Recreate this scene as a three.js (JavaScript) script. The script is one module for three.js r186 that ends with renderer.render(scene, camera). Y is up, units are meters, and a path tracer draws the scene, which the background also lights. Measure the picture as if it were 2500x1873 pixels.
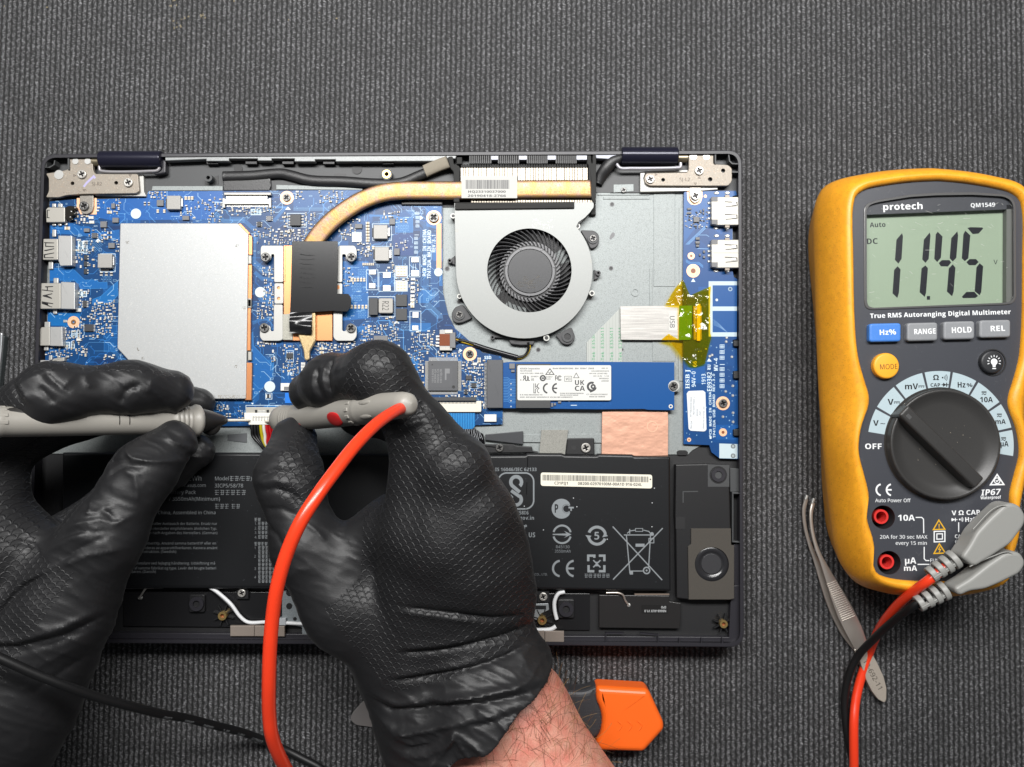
import * as THREE from 'three';
import { mergeGeometries } from 'three/addons/utils/BufferGeometryUtils.js';
import { RoundedBoxGeometry } from 'three/addons/geometries/RoundedBoxGeometry.js';
import { RectAreaLightUniformsLib } from 'three/addons/lights/RectAreaLightUniformsLib.js';

// ---------------------------------------------------------------- camera, light, exposure
const LENS = 1877, TILT = 0.040, REACH = 371;             // focal length (photo pixels), tilt (rad), distance to the mat (mm)
const scene = new THREE.Scene();
scene.background = new THREE.Color().setRGB(0.055, 0.057, 0.060);        // even dim grey ambient light for the unseen surroundings
const camera = new THREE.PerspectiveCamera(2 * Math.atan(936.5 / LENS) * 180 / Math.PI, 2500 / 1873, 0.02, 20);
camera.up.set(0, 0, -1);
camera.position.set(0, REACH * Math.cos(TILT) / 1000, REACH * Math.sin(TILT) / 1000);
camera.lookAt(0, 0, 0);
const renderer = new THREE.WebGLRenderer({ antialias: true });
renderer.toneMapping = THREE.LinearToneMapping;
renderer.toneMappingExposure = 1.27;
renderer.shadowMap.enabled = true;
RectAreaLightUniformsLib.init();
const LAMP = { x: 0, y: 640, z: -320, w: 740, d: 130, power: 25 };       // unseen lamp, placed to light the bench from its far side (mm)
const FILL_PANEL = { x: -300, y: 1500, z: -1150, w: 1200, d: 400, power: 1.2 };  // fill light added high over the bench, out of view

// ---------------------------------------------------------------- helpers
let seed = 7;
const rand = () => { seed = (seed * 1664525 + 1013904223) >>> 0; return seed / 4294967296; };
const rr = (a, b) => a + (b - a) * rand();
const ct = Math.cos(TILT), st = Math.sin(TILT);
// plan point (mm) at height h seen at a spot of the survey sheet (u right, v down)
function at(u, v, h) {
  const dx = (u - 1250) / LENS, dy = -(v - 936.5) / LENS;
  const rx = dx, ry = -ct + dy * st * 1, rz = -st - dy * ct;   // right = +x, up = (0, st, -ct), forward = (0, -ct, -st)
  const t = (h - REACH * ct) / ry;
  return [rx * t, h, REACH * st + rz * t];
}
const Z1 = [60, 350, 4.096], Z2 = [560, 350, 4.096], Z3 = [1060, 350, 4.734], Z4 = [1440, 350, 4.735], Z5 = [60, 700, 4.096], Z6 = [560, 700, 4.096], Z7 = [1060, 650, 4.734], Z8 = [1440, 650, 3.315];
const Y1 = [0, 850, 3.682], Y2 = [0, 1250, 2.66], Y3 = [560, 800, 3.682], Y4 = [600, 1200, 2.761], Y5 = [1060, 1050, 3.682], Y6 = [1440, 1050, 3.0125], Y7 = [800, 1500, 2.458];
const M1 = [1960, 370, 3.854], M2 = [1960, 750, 3.682], M3 = [1960, 1150, 3.682], M4 = [1900, 1150, 2.2925], NN = [0, 0, 1];
const pt = (Z, h, X, Y) => { const p = at(Z[0] + X / Z[2], Z[1] + Y / Z[2], h); return [p[0], p[2]]; };
const pl = (Z, h, a) => { const r = []; for (let i = 0; i < a.length; i += 2) r.push(pt(Z, h, a[i], a[i + 1])); return r; };
const p3 = (Z, X, Y, h) => { const p = pt(Z, h, X, Y); return new THREE.Vector3(p[0], h, p[1]); };
const taken = {};
const numbered = (n) => { const k = taken[n] = (taken[n] ?? -1) + 1; return k ? n + '_' + String(k).padStart(3, '0') : n; };
function thing(name, label, category, base, group) {
  const o = new THREE.Group(); o.name = numbered(name); o.userData = { label, category };
  if (group) o.userData.group = group;
  o.position.set(base[0] / 1000, base[1] / 1000, base[2] / 1000); scene.add(o); return o;
}
const where = (o) => { const v = new THREE.Vector3(); for (let q = o; q && q !== scene; q = q.parent) v.add(q.position); return v.multiplyScalar(1000); };
// geometry in world millimetres -> mesh under parent
function put(name, geo, mat, parent = scene, label) {
  const w = where(parent); geo.translate(-w.x, -w.y, -w.z); geo.scale(0.001, 0.001, 0.001);
  const m = new THREE.Mesh(geo, mat); m.name = parent === scene ? numbered(name) : name; m.castShadow = m.receiveShadow = true;
  if (label) m.userData.label = label;
  parent.add(m); return m;
}
const small = new Map();
// shared geometry (millimetres round its own origin) placed at a world spot
function spot(name, geo, mat, parent, x, y, z, turn = 0) {
  if (!small.has(geo)) { geo.scale(0.001, 0.001, 0.001); small.set(geo, 1); }
  const w = where(parent), m = new THREE.Mesh(geo, mat); m.name = name; m.castShadow = m.receiveShadow = true;
  m.position.set((x - w.x) / 1000, (y - w.y) / 1000, (z - w.z) / 1000); m.rotation.y = turn; parent.add(m); return m;
}
function outline(pts, r = 0) {
  const s = new THREE.Shape(), n = pts.length;
  for (let i = 0; i < n; i++) {
    const a = pts[(i + n - 1) % n], b = pts[i], c = pts[(i + 1) % n];
    const la = Math.hypot(a[0] - b[0], a[1] - b[1]), lc = Math.hypot(c[0] - b[0], c[1] - b[1]), k = Math.min(r, la * 0.48, lc * 0.48);
    if (k < 0.02) { i ? s.lineTo(b[0], -b[1]) : s.moveTo(b[0], -b[1]); continue; }
    const p = [b[0] + (a[0] - b[0]) / la * k, b[1] + (a[1] - b[1]) / la * k], q = [b[0] + (c[0] - b[0]) / lc * k, b[1] + (c[1] - b[1]) / lc * k];
    i ? s.lineTo(p[0], -p[1]) : s.moveTo(p[0], -p[1]);
    s.quadraticCurveTo(b[0], -b[1], q[0], -q[1]);
  }
  s.closePath(); return s;
}
// plan outline raised from h0 to h1; holes are plan outlines or [x, z, radius]
function slab(pts, h0, h1, { r = 0, bevel = 0, holes = [], seg = 5, bseg = 2 } = {}) {
  const s = outline(pts, r);
  for (const q of holes) {
    if (typeof q[0] === 'number') { const p = new THREE.Path(); p.absarc(q[0], -q[1], q[2], 0, Math.PI * 2, true); s.holes.push(p); } else s.holes.push(outline(q, q.r ?? 0));
  }
  const b = Math.min(bevel, (h1 - h0) * 0.49), g = new THREE.ExtrudeGeometry(s, { depth: h1 - h0 - 2 * b, bevelEnabled: b > 0, bevelSize: b, bevelThickness: b, bevelOffset: -b, bevelSegments: bseg, curveSegments: seg });
  g.rotateX(-Math.PI / 2); g.translate(0, h0 + b, 0); return mm40(g);
}
function mm40(g) { const p = g.attributes.position, u = new Float32Array(p.count * 2); for (let i = 0; i < p.count; i++) { u[i * 2] = p.getX(i) / 40; u[i * 2 + 1] = p.getZ(i) / 40; } g.setAttribute('uv', new THREE.BufferAttribute(u, 2)); return g; }
const rect = (Z, h, X0, Y0, X1, Y1) => pl(Z, h, [X0, Y0, X1, Y0, X1, Y1, X0, Y1]);
const disc = (x, z, r, h0, h1, seg = 24, r2 = r) => { const g = new THREE.CylinderGeometry(r2, r, h1 - h0, seg); g.translate(x, (h0 + h1) / 2, z); return g; };
const ringGeo = (x, z, r0, r1, h0, h1, seg = 32) => { const g = new THREE.LatheGeometry([[r0, h0], [r1, h0], [r1, h1], [r0, h1], [r0, h0]].map((p) => new THREE.Vector2(...p)), seg); const n = g.toNonIndexed(); n.computeVertexNormals(); n.translate(x, 0, z); return n; };
function box(x, y, z, w, h, d, r = 0) { const g = r ? new RoundedBoxGeometry(w, h, d, 2, r) : new THREE.BoxGeometry(w, h, d); g.translate(x, y, z); return g; }
function tint(g, c) {
  const k = new THREE.Color(c), n = g.attributes.position.count, a = new Float32Array(n * 3);
  for (let i = 0; i < n; i++) { a[i * 3] = k.r; a[i * 3 + 1] = k.g; a[i * 3 + 2] = k.b; }
  g.setAttribute('color', new THREE.BufferAttribute(a, 3)); return g;
}
const join = (list) => mergeGeometries(list.map((g) => { const k = g.index ? g.toNonIndexed() : g; for (const n of Object.keys(k.attributes)) if (!['position', 'normal', 'color', 'uv'].includes(n)) k.deleteAttribute(n); return k; }));
function planUV(g, x0, z0, w, d) {
  const p = g.attributes.position, u = new Float32Array(p.count * 2);
  for (let i = 0; i < p.count; i++) { u[i * 2] = (p.getX(i) - x0) / w; u[i * 2 + 1] = 1 - (p.getZ(i) - z0) / d; }
  g.setAttribute('uv', new THREE.BufferAttribute(u, 2)); return g;
}
const tube = (pts, r, seg = 60, rs = 10, closed = false) => new THREE.TubeGeometry(new THREE.CatmullRomCurve3(pts, closed, 'centripetal'), seg, r, rs, closed);
// flat-sided bar swept along a plan curve: profile (across, up) pairs
function sweep(curve, n, profile, up = new THREE.Vector3(0, 1, 0), scaleAt = () => 1) {
  const pos = [], idx = [], uv = [], m = profile.length;
  for (let i = 0; i <= n; i++) {
    const c = curve.getPointAt(i / n), t = curve.getTangentAt(i / n), s = new THREE.Vector3().crossVectors(t, up).normalize(), k = scaleAt(i / n);
    const w = new THREE.Vector3().crossVectors(s, t).normalize();
    for (let j = 0; j < m; j++) { const p = c.clone().addScaledVector(s, profile[j][0] * k).addScaledVector(w, profile[j][1] * k); pos.push(p.x, p.y, p.z); uv.push(i / n, j / m); }
  }
  for (let i = 0; i < n; i++) for (let j = 0; j < m; j++) { const a = i * m + j, b = i * m + (j + 1) % m; idx.push(a, b, a + m, b, b + m, a + m); }
  for (const [row, flip] of [[0, 0], [n, 1]]) for (let j = 1; j < m - 1; j++) flip ? idx.push(row * m, row * m + j + 1, row * m + j) : idx.push(row * m, row * m + j, row * m + j + 1);
  const g = new THREE.BufferGeometry(); g.setAttribute('position', new THREE.Float32BufferAttribute(pos, 3)); g.setAttribute('uv', new THREE.Float32BufferAttribute(uv, 2)); g.setIndex(idx); g.computeVertexNormals();
  let vol = 0; const P = g.attributes.position, A = new THREE.Vector3(), B = new THREE.Vector3(), C = new THREE.Vector3();
  for (let i = 0; i < idx.length; i += 3) { A.fromBufferAttribute(P, idx[i]); B.fromBufferAttribute(P, idx[i + 1]); C.fromBufferAttribute(P, idx[i + 2]); vol += A.dot(B.cross(C)); }
  if (vol < 0) { for (let i = 0; i < idx.length; i += 3) { const t = idx[i]; idx[i] = idx[i + 1]; idx[i + 1] = t; } g.setIndex(idx); g.computeVertexNormals(); }
  return g;
}
const curveOf = (pts) => new THREE.CatmullRomCurve3(pts, false, 'centripetal');
const oval = (a, b, n = 12, e = 2) => Array.from({ length: n }, (_, i) => { const t = i / n * Math.PI * 2, c = Math.cos(t), s = Math.sin(t); return [a * Math.sign(c) * Math.abs(c) ** (2 / e), b * Math.sign(s) * Math.abs(s) ** (2 / e)]; });

// value noise for computed textures
const hash = (x, y, s = 0) => { let h = (x * 374761393 + y * 668265263 + s * 2246822519) | 0; h = Math.imul(h ^ (h >>> 13), 1274126177); return ((h ^ (h >>> 16)) >>> 0) / 4294967296; };
const sm = (t) => t * t * (3 - 2 * t);
function vn(x, y, s = 0) { const ix = Math.floor(x), iy = Math.floor(y), fx = sm(x - ix), fy = sm(y - iy); const a = hash(ix, iy, s), b = hash(ix + 1, iy, s), c = hash(ix, iy + 1, s), d = hash(ix + 1, iy + 1, s); return a + (b - a) * fx + (c - a) * fy + (a - b - c + d) * fx * fy; }
const fbm = (x, y, o = 4, s = 0) => { let v = 0, a = 0.5, t = 0; for (let i = 0; i < o; i++) { v += a * vn(x, y, s + i); t += a; a *= 0.5; x *= 2.03; y *= 2.03; } return v / t; };
function dataTex(n, fn, srgb, m = n) {
  const d = new Uint8Array(n * m * 4);
  for (let y = 0; y < m; y++) for (let x = 0; x < n; x++) { const c = fn(x, y), o = (y * n + x) * 4; if (typeof c === 'number') d[o] = d[o + 1] = d[o + 2] = Math.max(0, Math.min(255, c * 255)); else for (let i = 0; i < 3; i++) d[o + i] = Math.max(0, Math.min(255, c[i])); d[o + 3] = 255; }
  const t = new THREE.DataTexture(d, n, m); t.wrapS = t.wrapT = THREE.RepeatWrapping; t.magFilter = THREE.LinearFilter; t.minFilter = THREE.LinearMipmapLinearFilter; if (srgb) t.colorSpace = THREE.SRGBColorSpace; t.needsUpdate = true; return t;
}
const std = (color, roughness = 0.5, metalness = 0, more = {}) => new THREE.MeshPhysicalMaterial({ color: Array.isArray(color) ? new THREE.Color().setRGB(...color) : color, roughness, metalness, ...more });
// a print laid out in plan millimetres
class Print {
  constructor(x0, z0, x1, z1, res, base) {
    this.x0 = x0; this.z0 = z0; this.w = x1 - x0; this.d = z1 - z0; this.res = res;
    const c = this.c = document.createElement('canvas'); c.width = Math.min(2048, Math.ceil(this.w * res)); c.height = Math.min(2048, Math.ceil(this.d * res));
    const g = this.g = c.getContext('2d'); g.fillStyle = base; g.fillRect(0, 0, c.width, c.height);
    g.scale(c.width / this.w, c.height / this.d); g.translate(-x0, -z0);
  }
  poly(Z, h, a, fill, stroke, lw = 0.2) { this.polyP(pl(Z, h, a), fill, stroke, lw, true); return this; }
  polyP(p, fill, stroke, lw = 0.2, close = true) { const g = this.g; g.beginPath(); p.forEach((q, i) => (i ? g.lineTo(...q) : g.moveTo(...q))); if (close) g.closePath(); if (fill) { g.fillStyle = fill; g.fill(); } if (stroke) { g.strokeStyle = stroke; g.lineWidth = lw; g.stroke(); } }
  line(Z, h, a, stroke, lw) { this.polyP(pl(Z, h, a), null, stroke, lw, false); return this; }
  dot(Z, h, X, Y, R, fill, stroke, lw = 0.2) { const p = pt(Z, h, X, Y), q = pt(Z, h, X + R, Y), g = this.g; g.beginPath(); g.arc(p[0], p[1], Math.abs(q[0] - p[0]), 0, 7); if (fill) { g.fillStyle = fill; g.fill(); } if (stroke) { g.strokeStyle = stroke; g.lineWidth = lw; g.stroke(); } return this; }
  // text with its cap height taken from size (in the sheet's zoomed units), turn in degrees, spread to width when given
  text(s, Z, h, X, Y, size, fill, { turn = 0, font = 'sans-serif', bold = true, align = 'center', width = 0, flip = false, italic = false } = {}) {
    const g = this.g, p = pt(Z, h, X, Y), q = pt(Z, h, X + 100, Y), k = (q[0] - p[0]) / 100;
    g.save(); g.translate(p[0], p[1]); g.rotate(turn * Math.PI / 180); g.scale(k, k); if (flip) g.scale(-1, 1); if (italic) g.transform(1, 0, -0.2, 1, 0, 0);
    g.font = (bold ? 'bold ' : '') + (size * 1.37).toFixed(1) + 'px ' + font; g.fillStyle = fill; g.textAlign = align; g.textBaseline = 'alphabetic';
    if (width) { const m = g.measureText(s).width; g.scale(width / m, 1); }
    g.fillText(s, 0, size / 2); g.restore(); return this;
  }
  tex(srgb = true) { const t = new THREE.CanvasTexture(this.c); if (srgb) t.colorSpace = THREE.SRGBColorSpace; t.anisotropy = 8; return t; }
  on(g) { return planUV(g, this.x0, this.z0, this.w, this.d); }
}
const bounds = (p) => [Math.min(...p.map((q) => q[0])), Math.min(...p.map((q) => q[1])), Math.max(...p.map((q) => q[0])), Math.max(...p.map((q) => q[1]))];

// ---------------------------------------------------------------- unseen bench lamp and added fill panel (outside the frame)
function areaLamp(name, label, L, aim, withPost) {
  const g = thing(name, label, 'lamp', [L.x, withPost ? 0 : L.y, L.z]);
  const dir = new THREE.Vector3(aim[0] - L.x, aim[1] - L.y, aim[2] - L.z).normalize();
  const head = new THREE.Mesh(new THREE.BoxGeometry((L.w + 20) / 1000, (L.d + 20) / 1000, 0.02), std(0x303236, 0.5)); head.name = 'lamp_head';
  const y0 = withPost ? L.y / 1000 : 0;
  const q = new THREE.Quaternion().setFromUnitVectors(new THREE.Vector3(0, 0, -1), dir);
  head.quaternion.copy(q); head.position.set(0, y0, 0); head.translateZ(0.012); g.add(head);
  const glow = new THREE.Mesh(new THREE.PlaneGeometry(L.w / 1000, L.d / 1000), std(0xffffff, 0.6, 0, { emissive: new THREE.Color(1, 0.98, 0.95), emissiveIntensity: 0.5, side: THREE.DoubleSide })); glow.name = 'diffuser';
  glow.quaternion.copy(q); glow.position.set(0, y0, 0); glow.translateZ(0.001); g.add(glow);
  const light = new THREE.RectAreaLight(new THREE.Color(1, 0.99, 0.975), L.power, L.w / 1000, L.d / 1000);
  light.name = 'lamp_glow'; light.position.copy(new THREE.Vector3(L.x, L.y, L.z).addScaledVector(dir, 3).multiplyScalar(0.001)); light.quaternion.copy(q); scene.add(light);
  if (withPost) { put('post', box(L.x, L.y / 2 - 10, L.z - 60, 16, L.y - 20, 16, 3), head.material, g); put('arm', box(L.x, L.y + 14, L.z - 34, 14, 14, 60, 3), head.material, g); put('foot', box(L.x, 5, L.z - 60, 180, 10, 120, 3), head.material, g); }
}
areaLamp('unseen_bench_lamp', 'wide white lamp on a dark post, out of view, lighting the bench from the far side', LAMP, [0, 0, 20], true);
areaLamp('added_fill_panel', 'added white fill panel high above the bench, out of view', FILL_PANEL, [FILL_PANEL.x, 0, FILL_PANEL.z + 1], false);

// ---------------------------------------------------------------- work mat: ribbed knit cloth
{
  const N = 1536, MM = 118;                                     // one tile of knit, texels and millimetres
  const colN = 48;                                              // ribs in a tile
  const strands = new Float32Array(N * N);
  // short bright filament strokes lying across each rib
  for (let i = 0; i < 34000; i++) {
    const cx = Math.floor(rand() * colN), x0 = (cx + 0.5 + rr(-0.30, 0.30)) * N / colN, y0 = rand() * N, a = rr(-0.5, 0.5) + (rand() < 0.5 ? 0.55 : -0.55), L = rr(6, 17), w = rr(0.1, 1), q = rr(-1, 1), rw = rr(0.9, 1.6);
    for (let t = -L / 2; t < L / 2; t += 0.7) {
      const x = x0 + Math.cos(a) * t, y = y0 + Math.sin(a) * t + 0.025 * t * t * q;
      for (let dx = -3; dx <= 3; dx++) for (let dy = -3; dy <= 3; dy++) { const e = Math.hypot(dx, dy) / rw; if (e > 1.3) continue; const X = ((Math.round(x + dx)) % N + N) % N, Y = ((Math.round(y + dy)) % N + N) % N, k = w * (1 - 0.5 * e * e); if (strands[Y * N + X] < k) strands[Y * N + X] = k; }
    }
  }
  const wob = (y, c) => 0.19 * (Math.sin((y / N) * Math.PI * 2 * 29 + c * 1.7) * 0.5 + (vn(y / 9, c * 13.7) - 0.5) * 1.3);
  const rib = (x, y) => { const c = x / N * colN, f = c + wob(y, Math.floor(c)) * Math.min(1, y / 60, (N - y) / 60), d = f - Math.floor(f); return Math.min(1, Math.min(d, 1 - d) / 0.27); };
  const dirt = (x, y) => 0.9 + 0.2 * fbm(x / N * 8, y / N * 8, 3, 5);
  const hgt = dataTex(N, (x, y) => 0.5 * rib(x, y) + 0.5 * strands[y * N + x] * (0.4 + 0.6 * rib(x, y)), false);
  const col = dataTex(N, (x, y) => { const s = strands[y * N + x], k = (8 + (42 + 84 * s * s + 30 * s) * (0.05 + 0.95 * rib(x, y))) * (0.86 + 0.26 * hash(x, y, 3)) * dirt(x % N, y % N) / 1.0; const g = s > 0.9 && hash(x >> 1, y >> 1, 9) > 0.93 ? 60 : 0; return [k + g, k + g, k * 1.02 + g]; }, true);
  for (const t of [hgt, col]) t.anisotropy = 8;
  const matM = std(0xffffff, 0.72, 0, { map: col, bumpMap: hgt, bumpScale: 0.00034, sheen: 0.15, sheenColor: new THREE.Color(0.5, 0.5, 0.52), sheenRoughness: 0.6 });
  const g = new THREE.PlaneGeometry(1700, 1400, 1, 1); g.rotateX(-Math.PI / 2); g.translate(20, 0, -20);
  const p = g.attributes.position, u = new Float32Array(p.count * 2), ca = Math.cos(0.012), sa = Math.sin(0.012);
  for (let i = 0; i < p.count; i++) { const x = p.getX(i), z = p.getZ(i); u[i * 2] = (x * ca + z * sa) / MM; u[i * 2 + 1] = (z * ca - x * sa) / MM; }
  g.setAttribute('uv', new THREE.BufferAttribute(u, 2));
  const o = put('work_mat', g, matM); o.userData = { label: 'dark grey ribbed knit work mat under everything', category: 'mat', kind: 'structure' };
  // crumbs and pale stains near the far edge
  const fl = [], cr = std(0x8c8168, 0.85);
  for (const [cx, cy, n, s] of [[440, 55, 14, 22], [497, 38, 8, 9], [425, 8, 8, 14], [820, 44, 2, 2], [705, 48, 1, 1], [10, 14, 2, 2], [115, 17, 1, 1], [570, 3, 1, 2], [780, 30, 1, 8]]) for (let i = 0; i < n; i++) { const q = at(cx + rr(-s, s), cy + rr(-s, s) * 0.7, 0.5), k = rr(0.18, 0.45); const b = new THREE.IcosahedronGeometry(k, 0); b.scale(1.4, 0.5, 0.8); b.rotateY(rr(0, 6)); b.translate(q[0], 0.35, q[2]); fl.push(b); }
  const crumbs = put('crumbs', join(fl), cr); crumbs.userData = { label: 'pale crumbs scattered over the far part of the mat', category: 'crumbs', kind: 'stuff' };
}
// ---------------------------------------------------------------- shared surfaces
const grainTex = dataTex(512, (x, y) => 0.35 + 0.45 * hash(x, y, 1) * 0.6 + 0.4 * (fbm(x / 5, y / 5, 2, 4) - 0.3), false);
const grainMap = (rep) => { const t = grainTex.clone(); t.repeat.set(rep, rep); t.needsUpdate = true; return t; };
const speck = dataTex(512, (x, y) => { const a = fbm(x / 3.2, y / 3.2, 2, 2), b = hash(x, y, 6); const k = 214 + 90 * (a - 0.5) + 24 * (b - 0.5) - (a > 0.66 ? 34 : 0); return [k * 0.985, k, k]; }, true);
const matte = (c, r = 0.6, o = {}) => std(c, r, 0, o);
const mm20 = mm40;
const fine = { bumpMap: grainMap(1), bumpScale: 0.00002 };
const S = {
  shell: std([0.020, 0.019, 0.024], 0.42, 0, fine), floor: std([0.013, 0.013, 0.014], 0.5, 0, fine), plastic: std([0.050, 0.052, 0.054], 0.5, 0, fine), black: std([0.010, 0.010, 0.011], 0.45, 0, fine),
  sheet: std(0xffffff, 0.52, 0.3, { map: speck, color: new THREE.Color().setRGB(0.42, 0.44, 0.435) }), hinge: std([0.48, 0.43, 0.38], 0.42, 0.75, { map: speck }), nickel: std([0.42, 0.405, 0.365], 0.46, 0.45, { bumpMap: grainMap(1), bumpScale: 0.000010 }), bright: std([0.56, 0.56, 0.54], 0.36, 0.6),
  shield: std([0.62, 0.60, 0.56], 0.55, 0.3, { map: speck }), bracket: std([0.46, 0.455, 0.43], 0.5, 0.4), copper: std([0.74, 0.32, 0.14], 0.35, 0.75), copperTape: std([0.80, 0.46, 0.32], 0.45, 0.5), pad: std([0.86, 0.52, 0.32], 0.45, 0.35),
  silk: std([0.75, 0.78, 0.78], 0.6), white: std([0.72, 0.70, 0.64], 0.5), ivory: std([0.70, 0.66, 0.56], 0.5), chip: std([0.045, 0.046, 0.048], 0.55), chipGrey: std([0.16, 0.16, 0.165], 0.5), ferrite: std([0.34, 0.33, 0.31], 0.5, 0.2, { bumpMap: grainMap(1), bumpScale: 0.000020 }),
  tint: std(0xffffff, 0.45, 0, { vertexColors: true }), tintMetal: std(0xffffff, 0.36, 0.6, { vertexColors: true }), foam: std([0.035, 0.035, 0.034], 0.95, 0, { bumpMap: grainMap(1), bumpScale: 0.000075 }), brown: std([0.22, 0.07, 0.03], 0.35),
  fanTop: std([0.46, 0.46, 0.43], 0.48, 0.35), fanBody: std([0.045, 0.045, 0.047], 0.5), blade: std([0.13, 0.13, 0.135], 0.35, 0.1), label: std([0.80, 0.80, 0.78], 0.5),
};
const dotR = (Z, r) => r / Z[2] * 0.187;       // zoomed units to mm at board height

// cross-head screw: domed head with a real cross recess, radius 1
function crossScrew(dark) {
  const s = new THREE.Shape(); s.absarc(0, 0, 1, 0, Math.PI * 2); const c = new THREE.Path(), a = 0.15, b = 0.58;
  [[a, b], [-a, b], [-a, a], [-b, a], [-b, -a], [-a, -a], [-a, -b], [a, -b], [a, -a], [b, -a], [b, a], [a, a]].forEach((p, i) => (i ? c.lineTo(...p) : c.moveTo(...p))); c.closePath(); s.holes.push(c);
  const g = new THREE.ExtrudeGeometry(s, { depth: 0.2, bevelEnabled: true, bevelSize: 0.12, bevelThickness: 0.14, bevelOffset: -0.12, bevelSegments: 2, curveSegments: 14 }); g.rotateX(-Math.PI / 2); g.translate(0, 0.14, 0);
  const f = new THREE.CylinderGeometry(0.62, 0.9, 0.12, 16); f.translate(0, 0.06, 0);
  return join([tint(g, dark ? 0x6b6a68 : 0xb9b6b0), tint(f, 0x18171a)]);
}
const SCREW = crossScrew(false), SCREW_D = crossScrew(true);
function screw(parent, Z, X, Y, h, R, dark = false, turn = 0.4) {
  const p = pt(Z, h, X, Y); const m = spot('screw', dark ? SCREW_D : SCREW, S.tintMetal, parent, p[0], h, p[1], turn); m.scale.setScalar(dotR(Z, R)); return m;
}

// ---------------------------------------------------------------- the opened laptop
const laptop = thing('laptop', 'opened laptop lying upside down with its bottom cover removed', 'laptop', [-65, 0, 12]);
const RIM = 16, FLOOR = 9.4, SHEET = 10.4, PCB = 12;
const shellPts = pl(NN, RIM, [100, 376, 600, 372, 1812, 366, 1817, 1581, 1400, 1577, 62, 1570]);
const inset = (pts, d) => { const n = pts.length; return pts.map((b, i) => { const a = pts[(i + n - 1) % n], c = pts[(i + 1) % n]; const u = new THREE.Vector2(b[0] - a[0], b[1] - a[1]).normalize(), v = new THREE.Vector2(c[0] - b[0], c[1] - b[1]).normalize(); const nx = new THREE.Vector2(-u.y - v.y, u.x + v.x), k = d / Math.max(0.3, (1 + u.dot(v)) / 1) ; return [b[0] + nx.x * k, b[1] + nx.y * k]; }); };
const shell = put('chassis', slab(shellPts, 0.2, FLOOR, { r: 7, bevel: 1.5, bseg: 3 }), S.shell, laptop);
put('floor_plate', slab(inset(shellPts, 1.2), FLOOR, FLOOR + 0.3, { r: 6 }), S.floor, shell);
{
  const inn = inset(shellPts, 1.3); inn.r = 6;
  put('rim', slab(shellPts, FLOOR, RIM, { r: 7, bevel: 0.45, holes: [inn], seg: 8 }), S.shell, shell);
  // inner ledge along the near and side edges
  put('ledge', slab(pl(NN, 13, [84, 1440, 100, 1440, 95, 1544, 1780, 1556, 1786, 1430, 1806, 1430, 1808, 1568, 72, 1558]), FLOOR + 0.3, 13, { bevel: 0.2 }), S.shell, shell);
  for (const [X0, Y0, X1, Y1] of [[115, 1490, 122, 1570], [498, 1500, 505, 1575], [655, 1530, 662, 1578], [818, 1530, 825, 1578], [970, 1530, 977, 1575]]) put('rib', slab(rect(Y6, 14.2, X0, Y0, X1, Y1), 12.9, 14.4), S.shell, shell);
  put('rib', slab(pl(Y6, 14.2, [112, 1490, 250, 1490, 250, 1498, 120, 1500]), 12.9, 14.6), S.shell, shell);
  put('rib', slab(pl(Y6, 14.2, [370, 1490, 505, 1505, 505, 1512, 370, 1498]), 12.9, 14.6), S.shell, shell);
  put('side_catch', slab(pl(Y6, 14, [1045, 455, 1108, 460, 1110, 470, 1055, 470, 1055, 815, 1110, 820, 1110, 830, 1045, 825]), FLOOR + 0.3, 14.6, { bevel: 0.15 }), S.plastic, shell);
  put('side_wall', slab(pl(Y6, 13, [1030, 280, 1108, 285, 1108, 455, 1034, 455]), FLOOR + 0.3, 13, { bevel: 0.2 }), S.plastic, shell);
  put('side_wall', slab(pl(Y6, 13, [1060, 840, 1112, 840, 1112, 1180, 1075, 1185, 1060, 1100]), FLOOR + 0.3, 12.6, { bevel: 0.2 }), S.shell, shell);
  // near-side bumper pads
  for (const q of [pl(Y2, 14, [1497, 738, 1653, 738, 1653, 806, 1497, 806]), pl(Y2, 14, [1655, 738, 1850, 740, 1850, 808, 1655, 806]), pl(Y4, 14, [1955, 935, 2014, 935, 2014, 1012, 1955, 1010]), pl(Y4, 14, [2016, 938, 2145, 942, 2145, 1014, 2016, 1012])]) put('bumper_block', slab(q, 12.8, 14.6, { bevel: 0.25 }), std([0.24, 0.20, 0.17], 0.6, 0.2, fine), shell);
  // far edge: hinge trough and pale metal edge strip
  put('hinge_trough', slab(pl(NN, 11.5, [112, 385, 1800, 378, 1800, 470, 1440, 470, 1440, 505, 100, 505]), FLOOR + 0.3, 10.9, { bevel: 0.2 }), S.plastic, shell);
  put('edge_strip', slab(pl(NN, 14.5, [405, 383, 1115, 381, 1112, 389, 1075, 389, 1075, 395, 820, 396, 820, 391, 770, 391, 770, 396, 720, 396, 720, 389, 664, 389, 664, 394, 630, 394, 630, 389, 560, 389, 560, 395, 505, 395, 505, 390, 405, 394]), 12, 15.4, { bevel: 0.3 }), std([0.42, 0.42, 0.42], 0.5, 0.4, { map: speck }), shell);
  put('edge_strip', slab(pl(NN, 14.5, [1452, 376, 1512, 374, 1515, 392, 1455, 388]), 12, 15.4, { bevel: 0.3 }), std([0.30, 0.31, 0.35], 0.5, 0.4), shell);
  for (const [X0, X1, n] of [[505, 535, 1], [600, 630, 2], [690, 720, 1], [790, 820, 2], [935, 965, 1]]) put('latch_slot', slab(rect(NN, 14, X0 - 2, 393, X1 - 4, 400), 11, 13.6, { bevel: 0.15 }), S.black, shell);
  // trough details
  for (const [X, Y, R] of [[2135, 250, 46]]) { const p = pt(Z1, 11.2, X, Y); put('boss', disc(p[0], p[1], dotR(Z1, R), 10.8, 11.25, 28), S.floor, shell); }
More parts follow.
